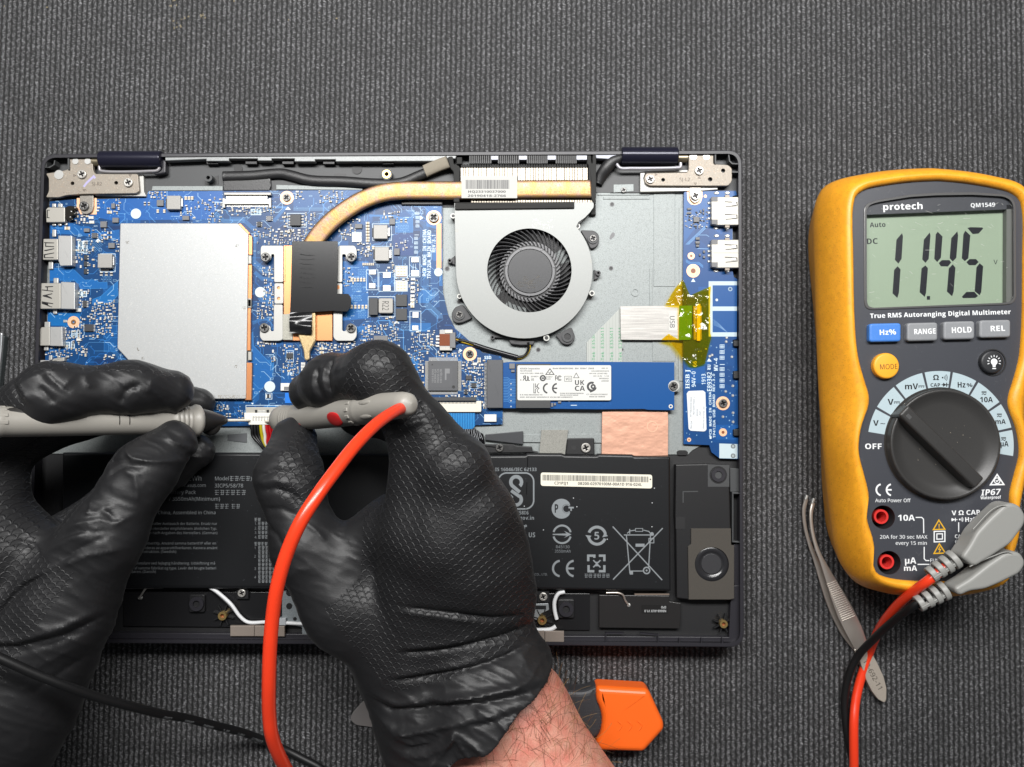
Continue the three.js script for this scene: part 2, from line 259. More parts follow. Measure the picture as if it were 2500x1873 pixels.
  { const p = pt(Z2, 11.2, 1275, 258); put('boss', disc(p[0], p[1], dotR(Z2, 52), 10.8, 11.25, 28), S.floor, shell); }
  { const p = pt(Z1, 14, 1838, 345); put('post', ringGeo(p[0], p[1], 0.9, 1.9, 10.8, 14.4, 20), S.plastic, shell); }
  { const p = pt(Z2, 14, 1572, 308); put('brass_insert', ringGeo(p[0], p[1], 1.05, 2.05, 10.8, 14.2, 20), std([0.55, 0.40, 0.16], 0.35, 0.8), shell); put('post', ringGeo(p[0], p[1], 2.06, 2.7, 10.8, 13.9, 20), S.plastic, shell); }
  put('cutout', slab(rect(Z2, 11.2, 1045, 303, 1165, 345), 10.85, 11.05), S.black, shell);
  put('cutout', slab(pl(Z1, 11.2, [1800, 360, 1940, 320, 1940, 410, 1800, 410]), 10.85, 11.05), S.black, shell);
  // corner webs
  for (const [Z, a] of [[Z1, [195, 240, 215, 150, 300, 125, 305, 135, 230, 165, 215, 245]], [Z1, [430, 135, 446, 135, 446, 262, 430, 262]], [Z1, [295, 170, 305, 170, 298, 215, 250, 245, 215, 240, 250, 232, 288, 210]], [Z4, [1445, 110, 1460, 110, 1460, 235, 1445, 235]], [Z4, [1600, 130, 1612, 130, 1622, 200, 1650, 228, 1730, 232, 1730, 244, 1645, 240, 1610, 208]], [Z4, [1648, 325, 1740, 325, 1740, 338, 1648, 338]]]) put('web', slab(pl(Z, 15.4, a), 11, 15.4), S.plastic, shell);
}
put('base_sheet', mm20(slab(pl(NN, SHEET, [330, 452, 1075, 452, 1460, 448, 1790, 470, 1790, 1045, 1690, 1100, 1680, 1110, 118, 1108, 112, 600, 330, 480]), FLOOR, SHEET, { bevel: 0.12 })), S.sheet, laptop, 'pale grey speckled steel base sheet');
const sheet = laptop.children[laptop.children.length - 1];
for (const q of [pl(Z1, 11.6, [1280, 428, 1980, 428, 1980, 472, 1270, 472]), pl(Z2, 11.6, [468, 415, 1000, 430, 1330, 455, 1330, 466, 468, 462])]) put('sheet_lip', slab(q, FLOOR, 11.7, { bevel: 0.1 }), S.sheet, sheet);
{ // pressed ridges, bosses and holes of the steel sheet
  const ridge = (Z, a, h = 0.35) => put('pressed_ridge', mm20(slab(pl(Z, SHEET, a), SHEET - 0.2, SHEET + h, { bevel: 0.15 })), S.sheet, sheet);
  ridge(Z4, [95, 497, 240, 497, 240, 590, 690, 575, 690, 602, 80, 602]); ridge(Z4, [272, 480, 505, 475, 505, 560, 272, 575], 0.7); ridge(Z4, [155, 622, 690, 620, 690, 648, 155, 648]);
  ridge(Z4, [738, 580, 985, 580, 985, 1657, 738, 1657], 0.28); ridge(Z4, [1030, 745, 1085, 745, 1085, 1657, 1030, 1657], 0.3);
  ridge(Z8, [482, 20, 506, 20, 506, 330, 482, 330], 0.28); ridge(Z8, [506, 600, 692, 600, 692, 770, 506, 770], 0.25);
  ridge(Y5, [800, 40, 2090, 30, 2090, 120, 800, 110], 0.9); ridge(Z8, [715, 720, 735, 720, 735, 880, 750, 930, 715, 930], 0.6);
  for (const [Z, X, Y, R] of [[Z3, 150, 1450, 30], [Z4, 257, 705, 28], [Z4, 245, 1445, 28], [Z7, 1203, 967, 28], [Z8, 262, 675, 13], [Z2, 2208, 1180, 22], [Z7, 288, 412, 26]]) { const p = pt(Z, SHEET, X, Y), r = dotR(Z, R); put('hole_rim', ringGeo(p[0], p[1], r * 0.7, r, SHEET - 0.1, SHEET + 0.14, 20), S.chipGrey, sheet); put('hole', disc(p[0], p[1], r * 0.72, SHEET - 0.2, SHEET + 0.05, 18), S.black, sheet); }
  put('hole', slab(pl(Z4, SHEET, [225, 1110, 240, 1055, 270, 1025, 292, 1045, 285, 1075, 245, 1112]), SHEET - 0.1, SHEET + 0.06, { r: 0.4 }), S.chipGrey, sheet);
  for (const [Z, X, Y, R] of [[Z4, 940, 1055, 52], [Z8, 367, 210, 36]]) { const p = pt(Z, SHEET, X, Y), r = dotR(Z, R); put('dimple', ringGeo(p[0], p[1], r * 0.62, r, SHEET - 0.1, SHEET + 0.35, 24), S.sheet, sheet); }
  screw(sheet, Z4, 390, 542, SHEET + 0.7, 32, true);
  { const q = pl(Z8, 10.9, [700, 1505, 720, 1490, 780, 1490, 800, 1510, 785, 1530, 715, 1530]); put('slot', slab(q, SHEET, SHEET + 0.35, { r: 1 }), S.black, sheet); }
}

// ---------------------------------------------------------------- hinges
function hingeSet(plateA, holes, screws, text, barrel, ear) {
  const [Z, a] = plateA, hh = 14.6, hp = holes.map(([X, Y, R]) => { const p = pt(Z, hh, X, Y); return [p[0], p[1], dotR(Z, R)]; });
  const pts = pl(Z, hh, a), b = bounds(pts), pr = new Print(b[0], b[1], b[2], b[3], 30, '#958d82');
  for (let i = 0; i < 2600; i++) { pr.g.fillStyle = ['#6e6052', '#c4baa9', '#8f8170', '#b0937a'][i & 3]; const s = rr(0.05, 0.2); pr.g.fillRect(rr(b[0], b[2]), rr(b[1], b[3]), s * rr(0.5, 2.2), s); }
  text(pr);
  const m = put('hinge', pr.on(slab(pts, 12.6, hh, { r: 0.9, bevel: 0.25, holes: hp })), std(0xffffff, 0.5, 0.3, { map: pr.tex() }), laptop);
  hp.forEach((p) => put('hole_floor', disc(p[0], p[1], p[2] + 0.1, 12.2, 12.7, 16), S.black, m));
  screws.forEach(([X, Y, R, flat]) => (flat ? (() => { const p = pt(Z, hh, X, Y); put('rivet', disc(p[0], p[1], dotR(Z, R), hh - 0.1, hh + 0.3, 20), S.bright, m); })() : screw(m, Z, X, Y, hh, R)));
  const [bz, x0, x1, yc, rad] = barrel, p0 = pt(bz, 14, x0, yc), p1 = pt(bz, 14, x1, yc), g = new THREE.CapsuleGeometry(rad, p1[0] - p0[0] - 2 * rad, 4, 24);
  const cyl = new THREE.LatheGeometry([[0.01, 0], [rad - 0.5, 0], [rad, 0.5], [rad, p1[0] - p0[0] - 0.5], [rad - 0.5, p1[0] - p0[0]], [0.01, p1[0] - p0[0]]].map((q) => new THREE.Vector2(...q)), 32); cyl.rotateZ(-Math.PI / 2); cyl.translate(p0[0], 14.6, p0[1] - 0.9); g.dispose();
  put('hinge_barrel', cyl, std([0.016, 0.016, 0.030], 0.24, 0.3), m);
  const [e0, e1] = ear, q0 = pt(bz, 13, e0, yc), q1 = pt(bz, 13, e1, yc); const sh = new THREE.CylinderGeometry(2.1, 2.1, Math.abs(q1[0] - q0[0]), 16); sh.rotateZ(Math.PI / 2); sh.translate((q0[0] + q1[0]) / 2, 13, q0[1]); put('hinge_shaft', sh, std([0.30, 0.26, 0.18], 0.35, 0.8), m);
  return m;
}
const hl = hingeSet([Z1, [445, 155, 680, 155, 680, 260, 700, 305, 1130, 305, 1145, 480, 1110, 500, 690, 505, 560, 508, 410, 520, 340, 540, 210, 540, 240, 480, 240, 350, 210, 300, 330, 285, 430, 262]], [[478, 400, 26], [915, 395, 26]], [[510, 180, 32, 1], [632, 180, 32, 1], [345, 315, 48, 1], [578, 312, 46], [1042, 395, 46]],
  (p) => { p.text('SJ-R2', Z1, 14.6, 722, 405, 32, '#4a4138', { bold: false, width: 105 }); p.line(Z1, 14.6, [590, 435, 620, 395, 690, 330, 705, 350], '#a9a3c6', 1.0); for (const [X, Y, d] of [[498, 322, 1], [595, 470, 0], [1055, 322, 0]]) p.poly(Z1, 14.6, d ? [X - 8, Y - 10, X + 14, Y, X - 8, Y + 10] : [X - 12, Y - 8, X + 12, Y - 8, X, Y + 10], null, '#5a5048', 0.25); },
  [Z1, 768, 1385, 188, 4.0], [688, 772]);
put('hinge_tab', slab(pl(Z1, 13, [552, 500, 688, 500, 688, 640, 670, 690, 620, 712, 575, 700, 552, 650]), 12.4, 13.2, { r: 0.8, bevel: 0.15 }), S.hinge, hl); screw(hl, Z1, 600, 630, 13.2, 48, true);
put('hinge_foot', slab(pl(Z1, 13, [1140, 310, 1185, 310, 1190, 480, 1215, 530, 700, 520, 700, 505, 1110, 500, 1145, 470]), 10.6, 12.9, { bevel: 0.2 }), S.bracket, hl);
put('cable_guard', tube([p3(Z1, 748, 228, 15), p3(Z1, 755, 270, 15), p3(Z1, 800, 282, 15), p3(Z1, 1230, 280, 15), p3(Z1, 1330, 270, 15), p3(Z1, 1355, 238, 15)], 0.75, 60, 8), std([0.30, 0.29, 0.30], 0.35, 0.3), hl);
put('hinge_cap', slab(pl(Z1, 14.2, [1380, 160, 1412, 175, 1412, 300, 1300, 318, 1290, 290, 1370, 270]), 10.8, 14.6, { r: 1, bevel: 0.5 }), S.shell, hl);
const hr = hingeSet([Z4, [1145, 115, 1430, 115, 1430, 240, 1600, 248, 1645, 290, 1645, 440, 1600, 490, 1290, 492, 1150, 492, 690, 490, 640, 460, 630, 400, 650, 345, 1130, 335, 1145, 300]], [[848, 422, 30], [1392, 416, 34], [1542, 315, 33]], [[1195, 155, 42, 1], [1347, 155, 40, 1], [1262, 320, 52], [697, 418, 50]],
  (p) => { p.text('SJ-L2', Z4, 14.6, 1098, 418, 38, '#3f372f', { bold: false, width: 130 }); for (const [X, Y, d] of [[765, 362, 2], [1265, 395, 1], [1220, 468, 0]]) p.poly(Z4, 14.6, d === 2 ? [X - 8, Y - 10, X + 14, Y, X - 8, Y + 10] : d ? [X - 14, Y + 10, X + 14, Y + 10, X, Y - 12] : [X - 14, Y - 10, X + 14, Y - 10, X, Y + 12], null, '#5a5048', 0.25); },
  [Z4, 360, 1010, 172, 4.0], [1005, 1125]);
put('hinge_tab', slab(pl(Z4, 13, [1155, 480, 1285, 480, 1285, 620, 1262, 675, 1210, 695, 1165, 660, 1150, 600]), 12.4, 13.2, { r: 0.8, bevel: 0.15 }), S.hinge, hr); screw(hr, Z4, 1218, 610, 13.2, 52);
put('hinge_foot', slab(pl(Z4, 13, [585, 330, 650, 320, 1130, 305, 1140, 330, 640, 345, 620, 400, 640, 470, 690, 500, 1480, 512, 1480, 532, 1290, 548, 585, 560]), 10.6, 12.9, { bevel: 0.2 }), S.bracket, hr);
put('cable_guard', tube([p3(Z4, 1050, 225, 15), p3(Z4, 1046, 275, 15), p3(Z4, 1010, 282, 15), p3(Z4, 480, 290, 15), p3(Z4, 350, 285, 15), p3(Z4, 310, 240, 15)], 0.8, 60, 8), std([0.42, 0.41, 0.44], 0.35, 0.3), hr);

// ---------------------------------------------------------------- main board
const boardPts = pl(NN, PCB, [121, 492, 180, 487, 356, 484, 362, 467, 1080, 463, 1080, 671, 1081, 713, 1094, 768, 1111, 802, 1122, 811, 1178, 861, 1223, 870, 1227, 880, 1227, 1036, 1175, 1038, 690, 1040, 112, 1042, 110, 860, 116, 855, 116, 700, 121, 690]);
const bb = bounds(boardPts), mb = new Print(bb[0], bb[1], bb[2], bb[3], 9.8, '#063b6b');
const LITE = '#0c5d9c', PALE = '#3a82c2', DARK = '#072f5c', SILK = '#dbe4e8';
{
  const h = PCB, g = mb.g;
  // copper pours
  for (let i = 0; i < 110; i++) { const x = rr(bb[0], bb[2]), z = rr(bb[1], bb[3]), w = rr(3, 14), d = rr(2, 9), c = Math.min(w, d) * 0.3; mb.polyP([[x + c, z], [x + w, z], [x + w, z + d - c], [x + w - c, z + d], [x, z + d], [x, z + c]], rand() < 0.5 ? '#0a4c86' : rand() < 0.5 ? LITE : DARK, rand() < 0.4 ? '#2f6fb0' : null, 0.15); }
  mb.poly(Z5, h, [250, 265, 540, 265, 560, 280, 560, 400, 400, 400, 380, 390, 230, 390, 230, 300], LITE); mb.poly(Z1, h, [240, 1250, 480, 1250, 600, 1365, 720, 1365, 740, 1390, 825, 1390, 825, 1450, 560, 1455, 530, 1400, 500, 1370, 240, 1370], '#125c9e', PALE, 0.15); mb.poly(Z1, h, [930, 1380, 930, 1520, 860, 1600, 680, 1610, 680, 1560, 760, 1530], '#12609f', PALE, 0.15);
  mb.poly(Z6, h, [235, 450, 240, 590, 430, 790, 430, 905, 230, 1120, 220, 1100, 225, 460], '#0f599a', '#4d8fc9', 0.15); mb.poly(Z6, h, [1130, 60, 1390, 60, 1390, 320, 1130, 340], '#0f5a9a'); mb.poly(Z2, h, [1130, 1180, 1390, 1180, 1390, 1480, 1200, 1520, 1130, 1480], '#105b9c'); mb.poly(Z2, h, [1400, 730, 1510, 730, 1510, 800, 1660, 810, 1660, 890, 1835, 890, 1835, 740, 1700, 740, 1660, 720, 1400, 715], '#1464a2', PALE, 0.15); mb.poly(Z2, h, [1640, 900, 1840, 900, 1840, 1120, 1640, 1120], '#0f3a74');
  mb.poly(Z2, h, [640, 470, 1290, 470, 1010, 640, 640, 640], '#134e86'); mb.poly(Z2, h, [1960, 630, 2120, 630, 2120, 870, 1970, 830], '#125c9a'); mb.poly(Z6, h, [1480, 340, 1600, 340, 1600, 370, 1740, 440, 1740, 640, 1700, 700], null, '#4d8fc9', 0.3);
  mb.poly(Z1, h, [1225, 545, 1240, 480, 1980, 480, 1980, 560, 1850, 760, 1000, 770, 960, 790, 720, 740, 720, 560], '#13569c'); mb.poly(Z1, h, [260, 800, 480, 800, 560, 830, 640, 830, 750, 890, 950, 860, 950, 980, 480, 910, 260, 900], '#125898');
  // trace bundles with 45 degree bends
  const bundle = (Z, a, n, pitch, col = '#4a86c2') => { const p = pl(Z, h, a); for (let k = 0; k < n; k++) { const q = p.map(([x, z], i) => { const u = p[Math.min(i + 1, p.length - 1)], v = p[Math.max(i - 1, 0)], dx = u[0] - v[0], dz = u[1] - v[1], L = Math.hypot(dx, dz) || 1; return [x - dz / L * pitch * (k - n / 2), z + dx / L * pitch * (k - n / 2)]; }); mb.polyP(q, null, col, 0.12, false); } };
  bundle(Z2, [230, 900, 230, 1180, 330, 1270, 430, 1270], 9, 0.34); bundle(Z2, [250, 1290, 330, 1360, 440, 1360], 6, 0.3); bundle(Z2, [300, 1480, 330, 1540, 440, 1560], 8, 0.42); bundle(Z6, [300, 100, 380, 170, 440, 170], 9, 0.34); bundle(Z6, [230, 370, 330, 330, 440, 330], 4, 0.4); bundle(Z2, [0, 760, 130, 760, 260, 880, 260, 1000], 6, 0.35); bundle(Z2, [400, 640, 560, 640, 440, 780], 6, 0.3);
  bundle(Z2, [640, 660, 900, 660, 1000, 660], 5, 0.34, '#7ba4cf'); bundle(Z2, [900, 780, 760, 940], 5, 0.3, '#5b93c9'); bundle(Z2, [1740, 620, 1960, 830, 1960, 1200, 1960, 1600], 6, 0.45); bundle(Z2, [2040, 900, 2040, 1300, 2060, 1640], 9, 0.4, '#2c69ad'); bundle(Z6, [1960, 170, 2100, 300, 2100, 320], 8, 0.4, '#7aa7d4'); bundle(Z6, [2000, 120, 2080, 60], 6, 0.4, '#9bbfdf'); bundle(Z1, [1900, 700, 1990, 780, 2200, 780], 6, 0.35, '#5d92c4'); bundle(Z1, [610, 1010, 690, 1010, 740, 1060], 7, 0.8, '#86aed2'); bundle(Z1, [490, 1090, 560, 1090], 6, 0.9, '#86aed2');
  bundle(Z6, [1560, 370, 1680, 440, 1960, 440, 2140, 330], 1, 0.3, '#6aa2d6'); bundle(Z6, [1740, 760, 1880, 650, 2000, 650], 2, 0.4, '#6aa2d6'); bundle(Z6, [440, 650, 440, 910, 220, 1130], 1, 0.3, '#6aa2d6'); bundle(Z5, [870, 560, 870, 630, 990, 750], 4, 0.5, '#4a86c2'); bundle(Z5, [590, 640, 640, 560, 840, 560, 840, 640, 700, 640], 1, 0.3, '#6aa2d6');
  for (let i = 0; i < 1000; i++) { // free traces
    let x = rr(bb[0], bb[2]), z = rr(bb[1], bb[3]), d = Math.floor(rand() * 8); const q = [[x, z]], n = 2 + Math.floor(rand() * 3);
    for (let k = 0; k < n; k++) { const L = rr(0.8, 4.5), an = d * Math.PI / 4; x += Math.cos(an) * L; z += Math.sin(an) * L; q.push([x, z]); d += rand() < 0.5 ? 1 : -1; }
    mb.polyP(q, null, ['#2f74b8', '#5b95cc', '#a9c6de', '#1f63ac'][i & 3], rr(0.12, 0.24), false);
  }
  for (let i = 0; i < 1500; i++) { g.fillStyle = i % 3 ? '#7ea6c8' : '#c4d2da'; g.beginPath(); g.arc(rr(bb[0], bb[2]), rr(bb[1], bb[3]), rr(0.1, 0.24), 0, 7); g.fill(); }
  for (const [Z, X, Y, w, d] of [[Z2, 1290, 1265, 80, 80], [Z2, 1230, 1400, 90, 90], [Z6, 1230, 90, 90, 60], [Z6, 1290, 240, 80, 80], [Z2, 1690, 820, 100, 60], [Z1, 780, 1330, 90, 50], [Z2, 1690, 1140, 90, 30], [Z6, 1720, 380, 80, 60]]) for (let i = 0; i < w; i += 16) for (let j = 0; j < d; j += 16) mb.dot(Z, h, X + i + (j % 32 ? 6 : 0), Y + j, 3.4, '#8fb9d8');
  // white outlines round parts
  for (const [Z, X0, Y0, X1, Y1] of [[Z2, 1432, 805, 1620, 970], [Z2, 1444, 1030, 1632, 1190], [Z2, 1370, 1265, 1485, 1465], [Z2, 1495, 1290, 1650, 1480], [Z2, 1800, 1135, 1905, 1335], [Z6, 1388, 100, 1655, 297], [Z6, 1805, 245, 1915, 440], [Z2, 578, 700, 770, 838], [Z2, 1658, 1225, 1780, 1345], [Z2, 1658, 1370, 1780, 1480], [Z6, 1900, 480, 1978, 548], [Z1, 755, 1105, 905, 1285], [Z6, 570, 640, 640, 755], [Z6, 165, 1187, 520, 1270], [Z1, 1905, 590, 1980, 670], [Z7, 412, 1335, 505, 1412], [Z2, 1228, 890, 1320, 985], [Z6, 362, 1065, 425, 1125]]) mb.poly(Z, h, [X0, Y0, X1, Y0, X1, Y1, X0, Y1], null, SILK, 0.24);
  for (const [Z, X0, Y0, X1, Y1] of [[Z1, 535, 980, 580, 1090], [Z1, 585, 975, 625, 1100], [Z5, 535, 45, 570, 105], [Z5, 575, 45, 620, 100], [Z5, 470, 440, 515, 505], [Z5, 525, 440, 552, 505], [Z5, 405, 555, 450, 615], [Z5, 465, 550, 498, 615], [Z2, 215, 660, 315, 715]]) { mb.poly(Z, h, [X0, Y0, X1, Y0, X1, Y1, X0, Y1], '#8ea8ba', SILK, 0.25); for (let k = 1; k < 4; k++) mb.line(Z, h, [X0 + (X1 - X0) * k / 4, Y0 + 5, X0 + (X1 - X0) * k / 4, Y1 - 5], '#33475c', 0.28); mb.line(Z, h, [X0, (Y0 + Y1) / 2, X1, (Y0 + Y1) / 2], SILK, 0.22); }
  for (let i = 0; i < 420; i++) { const x = rr(bb[0], bb[2]), z = rr(bb[1], bb[3]), w = rr(0.5, 1.8), d = rr(0.4, 1.2); g.strokeStyle = 'rgba(214,226,232,0.8)'; g.lineWidth = 0.13; if (i % 3) g.strokeRect(x, z, w, d); else for (let k = 0; k < 4; k++) { g.fillStyle = '#c9d4da'; g.fillRect(x + k * 0.45, z, 0.28, rr(0.2, 0.5)); } }
  mb.line(Z2, h, [2095, 800, 2095, 1250], '#efae80', 2.4); // bare copper strip under the edge screw
  for (const [Z, X, Y, d] of [[Z2, 585, 650, 0], [Z2, 1918, 745, 1], [Z6, 1672, 355, 0], [Z6, 230, 1170, 3], [Z1, 735, 968, 0], [Z7, 305, 975, 1], [Z6, 1953, 1080, 3]]) mb.poly(Z, h, d === 1 ? [X - 14, Y - 24, X + 22, Y, X - 14, Y + 24] : d === 3 ? [X - 14, Y - 8, X + 14, Y - 8, X, Y + 10] : [X - 30, Y + 14, X + 30, Y + 14, X, Y - 18].map((q, i) => (d === 0 && Y < 700 ? q : q)), SILK);
  const o = { turn: -90, font: 'monospace' };
  mb.text('PCB MADE IN CHINA', Z2, h, 1952, 1095, 34, SILK, { ...o, width: 475 }); mb.text('TP412UA MAIN BOARD', Z2, h, 1998, 1110, 34, SILK, { ...o, width: 490 }); mb.text('REV.3.1', Z2, h, 2042, 1000, 34, SILK, { ...o, width: 185 });
  // small stacked characters beside the board name
  for (const [Z, X, Y0, n, st2] of [[Z2, 1868, 950, 4, 46], [Z2, 1882, 700, 4, 42]]) for (let i = 0; i < n; i++) { const X0 = X - 18, Y = Y0 + i * st2; for (let k = 0; k < 4; k++) mb.line(Z, h, [X0 + k * 11, Y - 14, X0 + k * 11, Y + 14], SILK, 0.16); for (let k = 0; k < 3; k++) mb.line(Z, h, [X0, Y - 12 + k * 12, X0 + 34, Y - 12 + k * 12], SILK, 0.16); }
  mb.line(Z2, h, [1850, 916, 1895, 916], SILK, 0.25);
  mb.text('SSD', Z7, h, 620, 1055, 36, SILK, { width: 86 }); mb.text('FP', Z6, h, 604, 872, 30, SILK, { width: 48 }); mb.text('+', Z2, h, 1378, 1490, 26, SILK); mb.text('+', Z6, h, 822, 708, 26, SILK);
  mb.line(Z2, h, [1838, 1205, 1838, 1270], SILK, 0.2); mb.line(Z2, h, [1862, 1205, 1862, 1270], SILK, 0.2);
  for (let X = 800; X < 945; X += 1) { if (X % 28 === 0) mb.line(Z7, h, [X + 2, 1290, X + 30, 1290, X + 130, 1330], '#4d8fc9', 0.2); }
}
const board = put('main_board', mb.on(slab(boardPts, SHEET, PCB)), std(0xffffff, 0.38, 0, { map: mb.tex(), clearcoat: 0.2, clearcoatRoughness: 0.3, specularIntensity: 0.6 }), laptop, 'blue main circuit board crowded with small components');

const chips = [];
function block(name, Z, X0, Y0, X1, Y1, t, mat, parent = board, r = 0.12, base = PCB) { const a = pt(Z, base + t, X0, Y0), b = pt(Z, base + t, X1, Y1); chips.push([a[0], a[1], b[0], b[1]]); return put(name, box((a[0] + b[0]) / 2, base + t / 2, (a[1] + b[1]) / 2, b[0] - a[0], t, b[1] - a[1], Math.min(r, t * 0.4)), mat, parent); }
// chip with pins on its sides
function pinned(name, Z, X0, Y0, X1, Y1, t, sides, n, len, color = 0x3a3b3d, parent = board) {
  const a = pt(Z, PCB + t, X0, Y0), b = pt(Z, PCB + t, X1, Y1), L = dotR(Z, len), list = []; chips.push([a[0] - L, a[1] - L, b[0] + L, b[1] + L]);
  const bx = new RoundedBoxGeometry(b[0] - a[0], t, b[1] - a[1], 2, 0.12); bx.translate((a[0] + b[0]) / 2, PCB + t / 2, (a[1] + b[1]) / 2); list.push(tint(bx, color));
  for (const s of sides) for (let i = 0; i < n; i++) { const f = (i + 0.5) / n, pw = (s === 'l' || s === 'r' ? b[1] - a[1] : b[0] - a[0]) / n * 0.5; list.push(tint(s === 'l' ? box(a[0] - L / 2, PCB + 0.2, a[1] + (b[1] - a[1]) * f, L, 0.3, pw) : s === 'r' ? box(b[0] + L / 2, PCB + 0.2, a[1] + (b[1] - a[1]) * f, L, 0.3, pw) : s === 't' ? box(a[0] + (b[0] - a[0]) * f, PCB + 0.2, a[1] - L / 2, pw, 0.3, L) : box(a[0] + (b[0] - a[0]) * f, PCB + 0.2, b[1] + L / 2, pw, 0.3, L), 0xb9b7b0)); }
  const d = pt(Z, PCB + t, X0 + (X1 - X0) * 0.13, Y0 + (Y1 - Y0) * 0.13); list.push(tint(disc(d[0], d[1], Math.min(0.35, (b[0] - a[0]) * 0.07), PCB + t - 0.05, PCB + t + 0.02, 10), 0x222224));
  return put(name, join(list), S.tint, parent);
}
{ // shield can over the memory
  const q = pl(NN, 14.6, [293, 545, 579, 545, 606, 572, 600, 974, 400, 974, 286, 850]), b = bounds(q), pr = new Print(b[0], b[1], b[2], b[3], 14, '#b2b4b4');
  for (let i = 0; i < 26000; i++) { const k = 150 + Math.floor(rand() * 80); pr.g.fillStyle = `rgba(${k},${k - 2},${k - 7},0.35)`; pr.g.fillRect(rr(b[0], b[2]), rr(b[1], b[3]), rr(0.08, 0.4), rr(0.08, 0.3)); }
  for (let i = 0; i < 90; i++) { pr.g.strokeStyle = `rgba(${rand() < 0.5 ? '235,232,222' : '140,136,126'},${rr(0.1, 0.4)})`; pr.g.lineWidth = rr(0.05, 0.14); const x = rr(b[0], b[2]), z = rr(b[1], b[3]), a = rr(0, 6), L = rr(1, 6); pr.g.beginPath(); pr.g.moveTo(x, z); pr.g.lineTo(x + Math.cos(a) * L, z + Math.sin(a) * L); pr.g.stroke(); }
  for (const [Z, X, Y] of [[Z1, 1030, 990], [Z1, 2125, 1025], [Z5, 1135, 628], [Z5, 1185, 715], [Z5, 2110, 800], [Z5, 2190, 210]]) for (let i = 0; i < 9; i++) pr.dot(Z, 14.6, X + rr(-16, 16), Y + rr(-14, 14), rr(2, 5), '#6f6b62');
  for (let i = 0; i < 120; i++) pr.dot(Z5, 14.6, 1930 + rr(0, 280), 1095 + rr(-10, 26), rr(1.5, 4), '#8d887c');
  const s = put('shield_can', pr.on(slab(q, PCB, 14.6, { r: 0.5, bevel: 0.3 })), std(0xffffff, 0.5, 0.45, { map: pr.tex() }), board, 'large plain silver shield can');
  put('copper_strip', slab(pl(Z2, 13.4, [190, 908, 226, 930, 226, 1115, 188, 1115]), PCB, 13.6, { bevel: 0.15 }), S.copper, s); put('copper_strip', slab(pl(Z2, 13.4, [190, 1215, 224, 1215, 222, 1560, 184, 1560]), PCB, 13.6, { bevel: 0.15 }), S.copper, s); put('copper_strip', slab(pl(Z6, 13.4, [180, 215, 212, 215, 210, 640, 176, 640]), PCB, 13.6, { bevel: 0.15 }), S.copper, s); put('copper_strip', slab(pl(Z6, 13.8, [165, 760, 225, 760, 218, 1135, 155, 1135]), PCB, 13.9, { bevel: 0.2 }), S.copper, s); put('copper_strip', slab(pl(Z2, 13.8, [85, 805, 110, 800, 205, 900, 190, 910]), PCB, 13.7, { bevel: 0.15 }), S.copper, s);
  for (const [Z, Y] of [[Z2, 1160], [Z2, 1590], [Z6, 165], [Z6, 690]]) put('shield_clip', slab(rect(Z, 13.8, 185, Y - 40, 218, Y + 45), PCB, 13.8, { bevel: 0.2 }), S.nickel, s);
}
// ports on the left
function port(name, Z, a, backA, t, tabs, lbl) {
  const m = put(name, slab(pl(Z, PCB + t, a), PCB, PCB + t, { r: 0.4, bevel: 0.25 }), S.nickel, board, lbl);
  if (backA) put('rear_shield', slab(pl(Z, PCB + t + 0.25, backA), PCB, PCB + t + 0.25, { r: 0.2, bevel: 0.2 }), std([0.5, 0.5, 0.49], 0.42, 0.6, { bumpMap: grainMap(1), bumpScale: 0.000020 }), m);
  for (const q of tabs) put('spring_tab', slab(pl(Z, PCB + t, q), PCB + t - 0.2, PCB + t + 0.05), S.black, m);
  return m;
}
const dcj = port('power_jack', Z1, [232, 640, 400, 640, 400, 788, 215, 790, 212, 660], null, 2.6, [[222, 665, 250, 665, 250, 672, 232, 672, 232, 740, 248, 740, 248, 748, 222, 748]], 'silver power jack with black sealant');
put('sealant', slab(pl(Z1, PCB + 2.3, [398, 640, 440, 620, 510, 628, 515, 655, 470, 680, 510, 690, 508, 718, 460, 730, 490, 765, 430, 772, 398, 745]), PCB, PCB + 2.4, { r: 0.6, bevel: 0.6 }), std([0.02, 0.018, 0.015], 0.15), dcj);
const leg = (X, Y) => [X, Y];
port('video_port', Z1, [185, 955, 330, 955, 330, 1165, 180, 1165], [335, 922, 472, 925, 472, 1222, 355, 1225, 335, 1170], 3.0, [[195, 988, 295, 993, 295, 1000, 215, 1000, 215, 1025, 295, 1030, 295, 1038, 205, 1035, 205, 998, 195, 996], [195, 1068, 295, 1050, 295, 1058, 215, 1078, 195, 1076], [190, 1110, 295, 1092, 295, 1100, 205, 1118, 205, 1140, 290, 1140, 290, 1148, 192, 1148]], 'silver video port with stamped spring slots');
port('usb_port', Z1, [160, 1398, 358, 1398, 358, 1655, 150, 1655], [362, 1385, 500, 1392, 500, 1658, 362, 1655], 3.2, [[205, 1430, 285, 1428, 285, 1436, 232, 1440, 232, 1470, 285, 1475, 285, 1484, 170, 1470, 170, 1462, 222, 1466, 222, 1442, 205, 1440], [180, 1520, 275, 1500, 278, 1508, 225, 1520, 275, 1548, 272, 1556, 180, 1530], [172, 1580, 285, 1600, 285, 1608, 235, 1602, 235, 1630, 275, 1632, 275, 1640, 172, 1605]], 'silver USB port with stamped spring slots');
port('usb_type_c_port', Z5, [165, 405, 250, 405, 250, 590, 150, 590, 150, 430], [252, 402, 375, 402, 378, 595, 252, 592], 2.6, [[352, 430, 358, 430, 358, 575, 352, 575]]);
port('card_slot', Z5, [285, 720, 395, 705, 395, 745, 260, 755], [155, 735, 240, 735, 240, 760, 200, 800, 140, 820], 2.2, []);
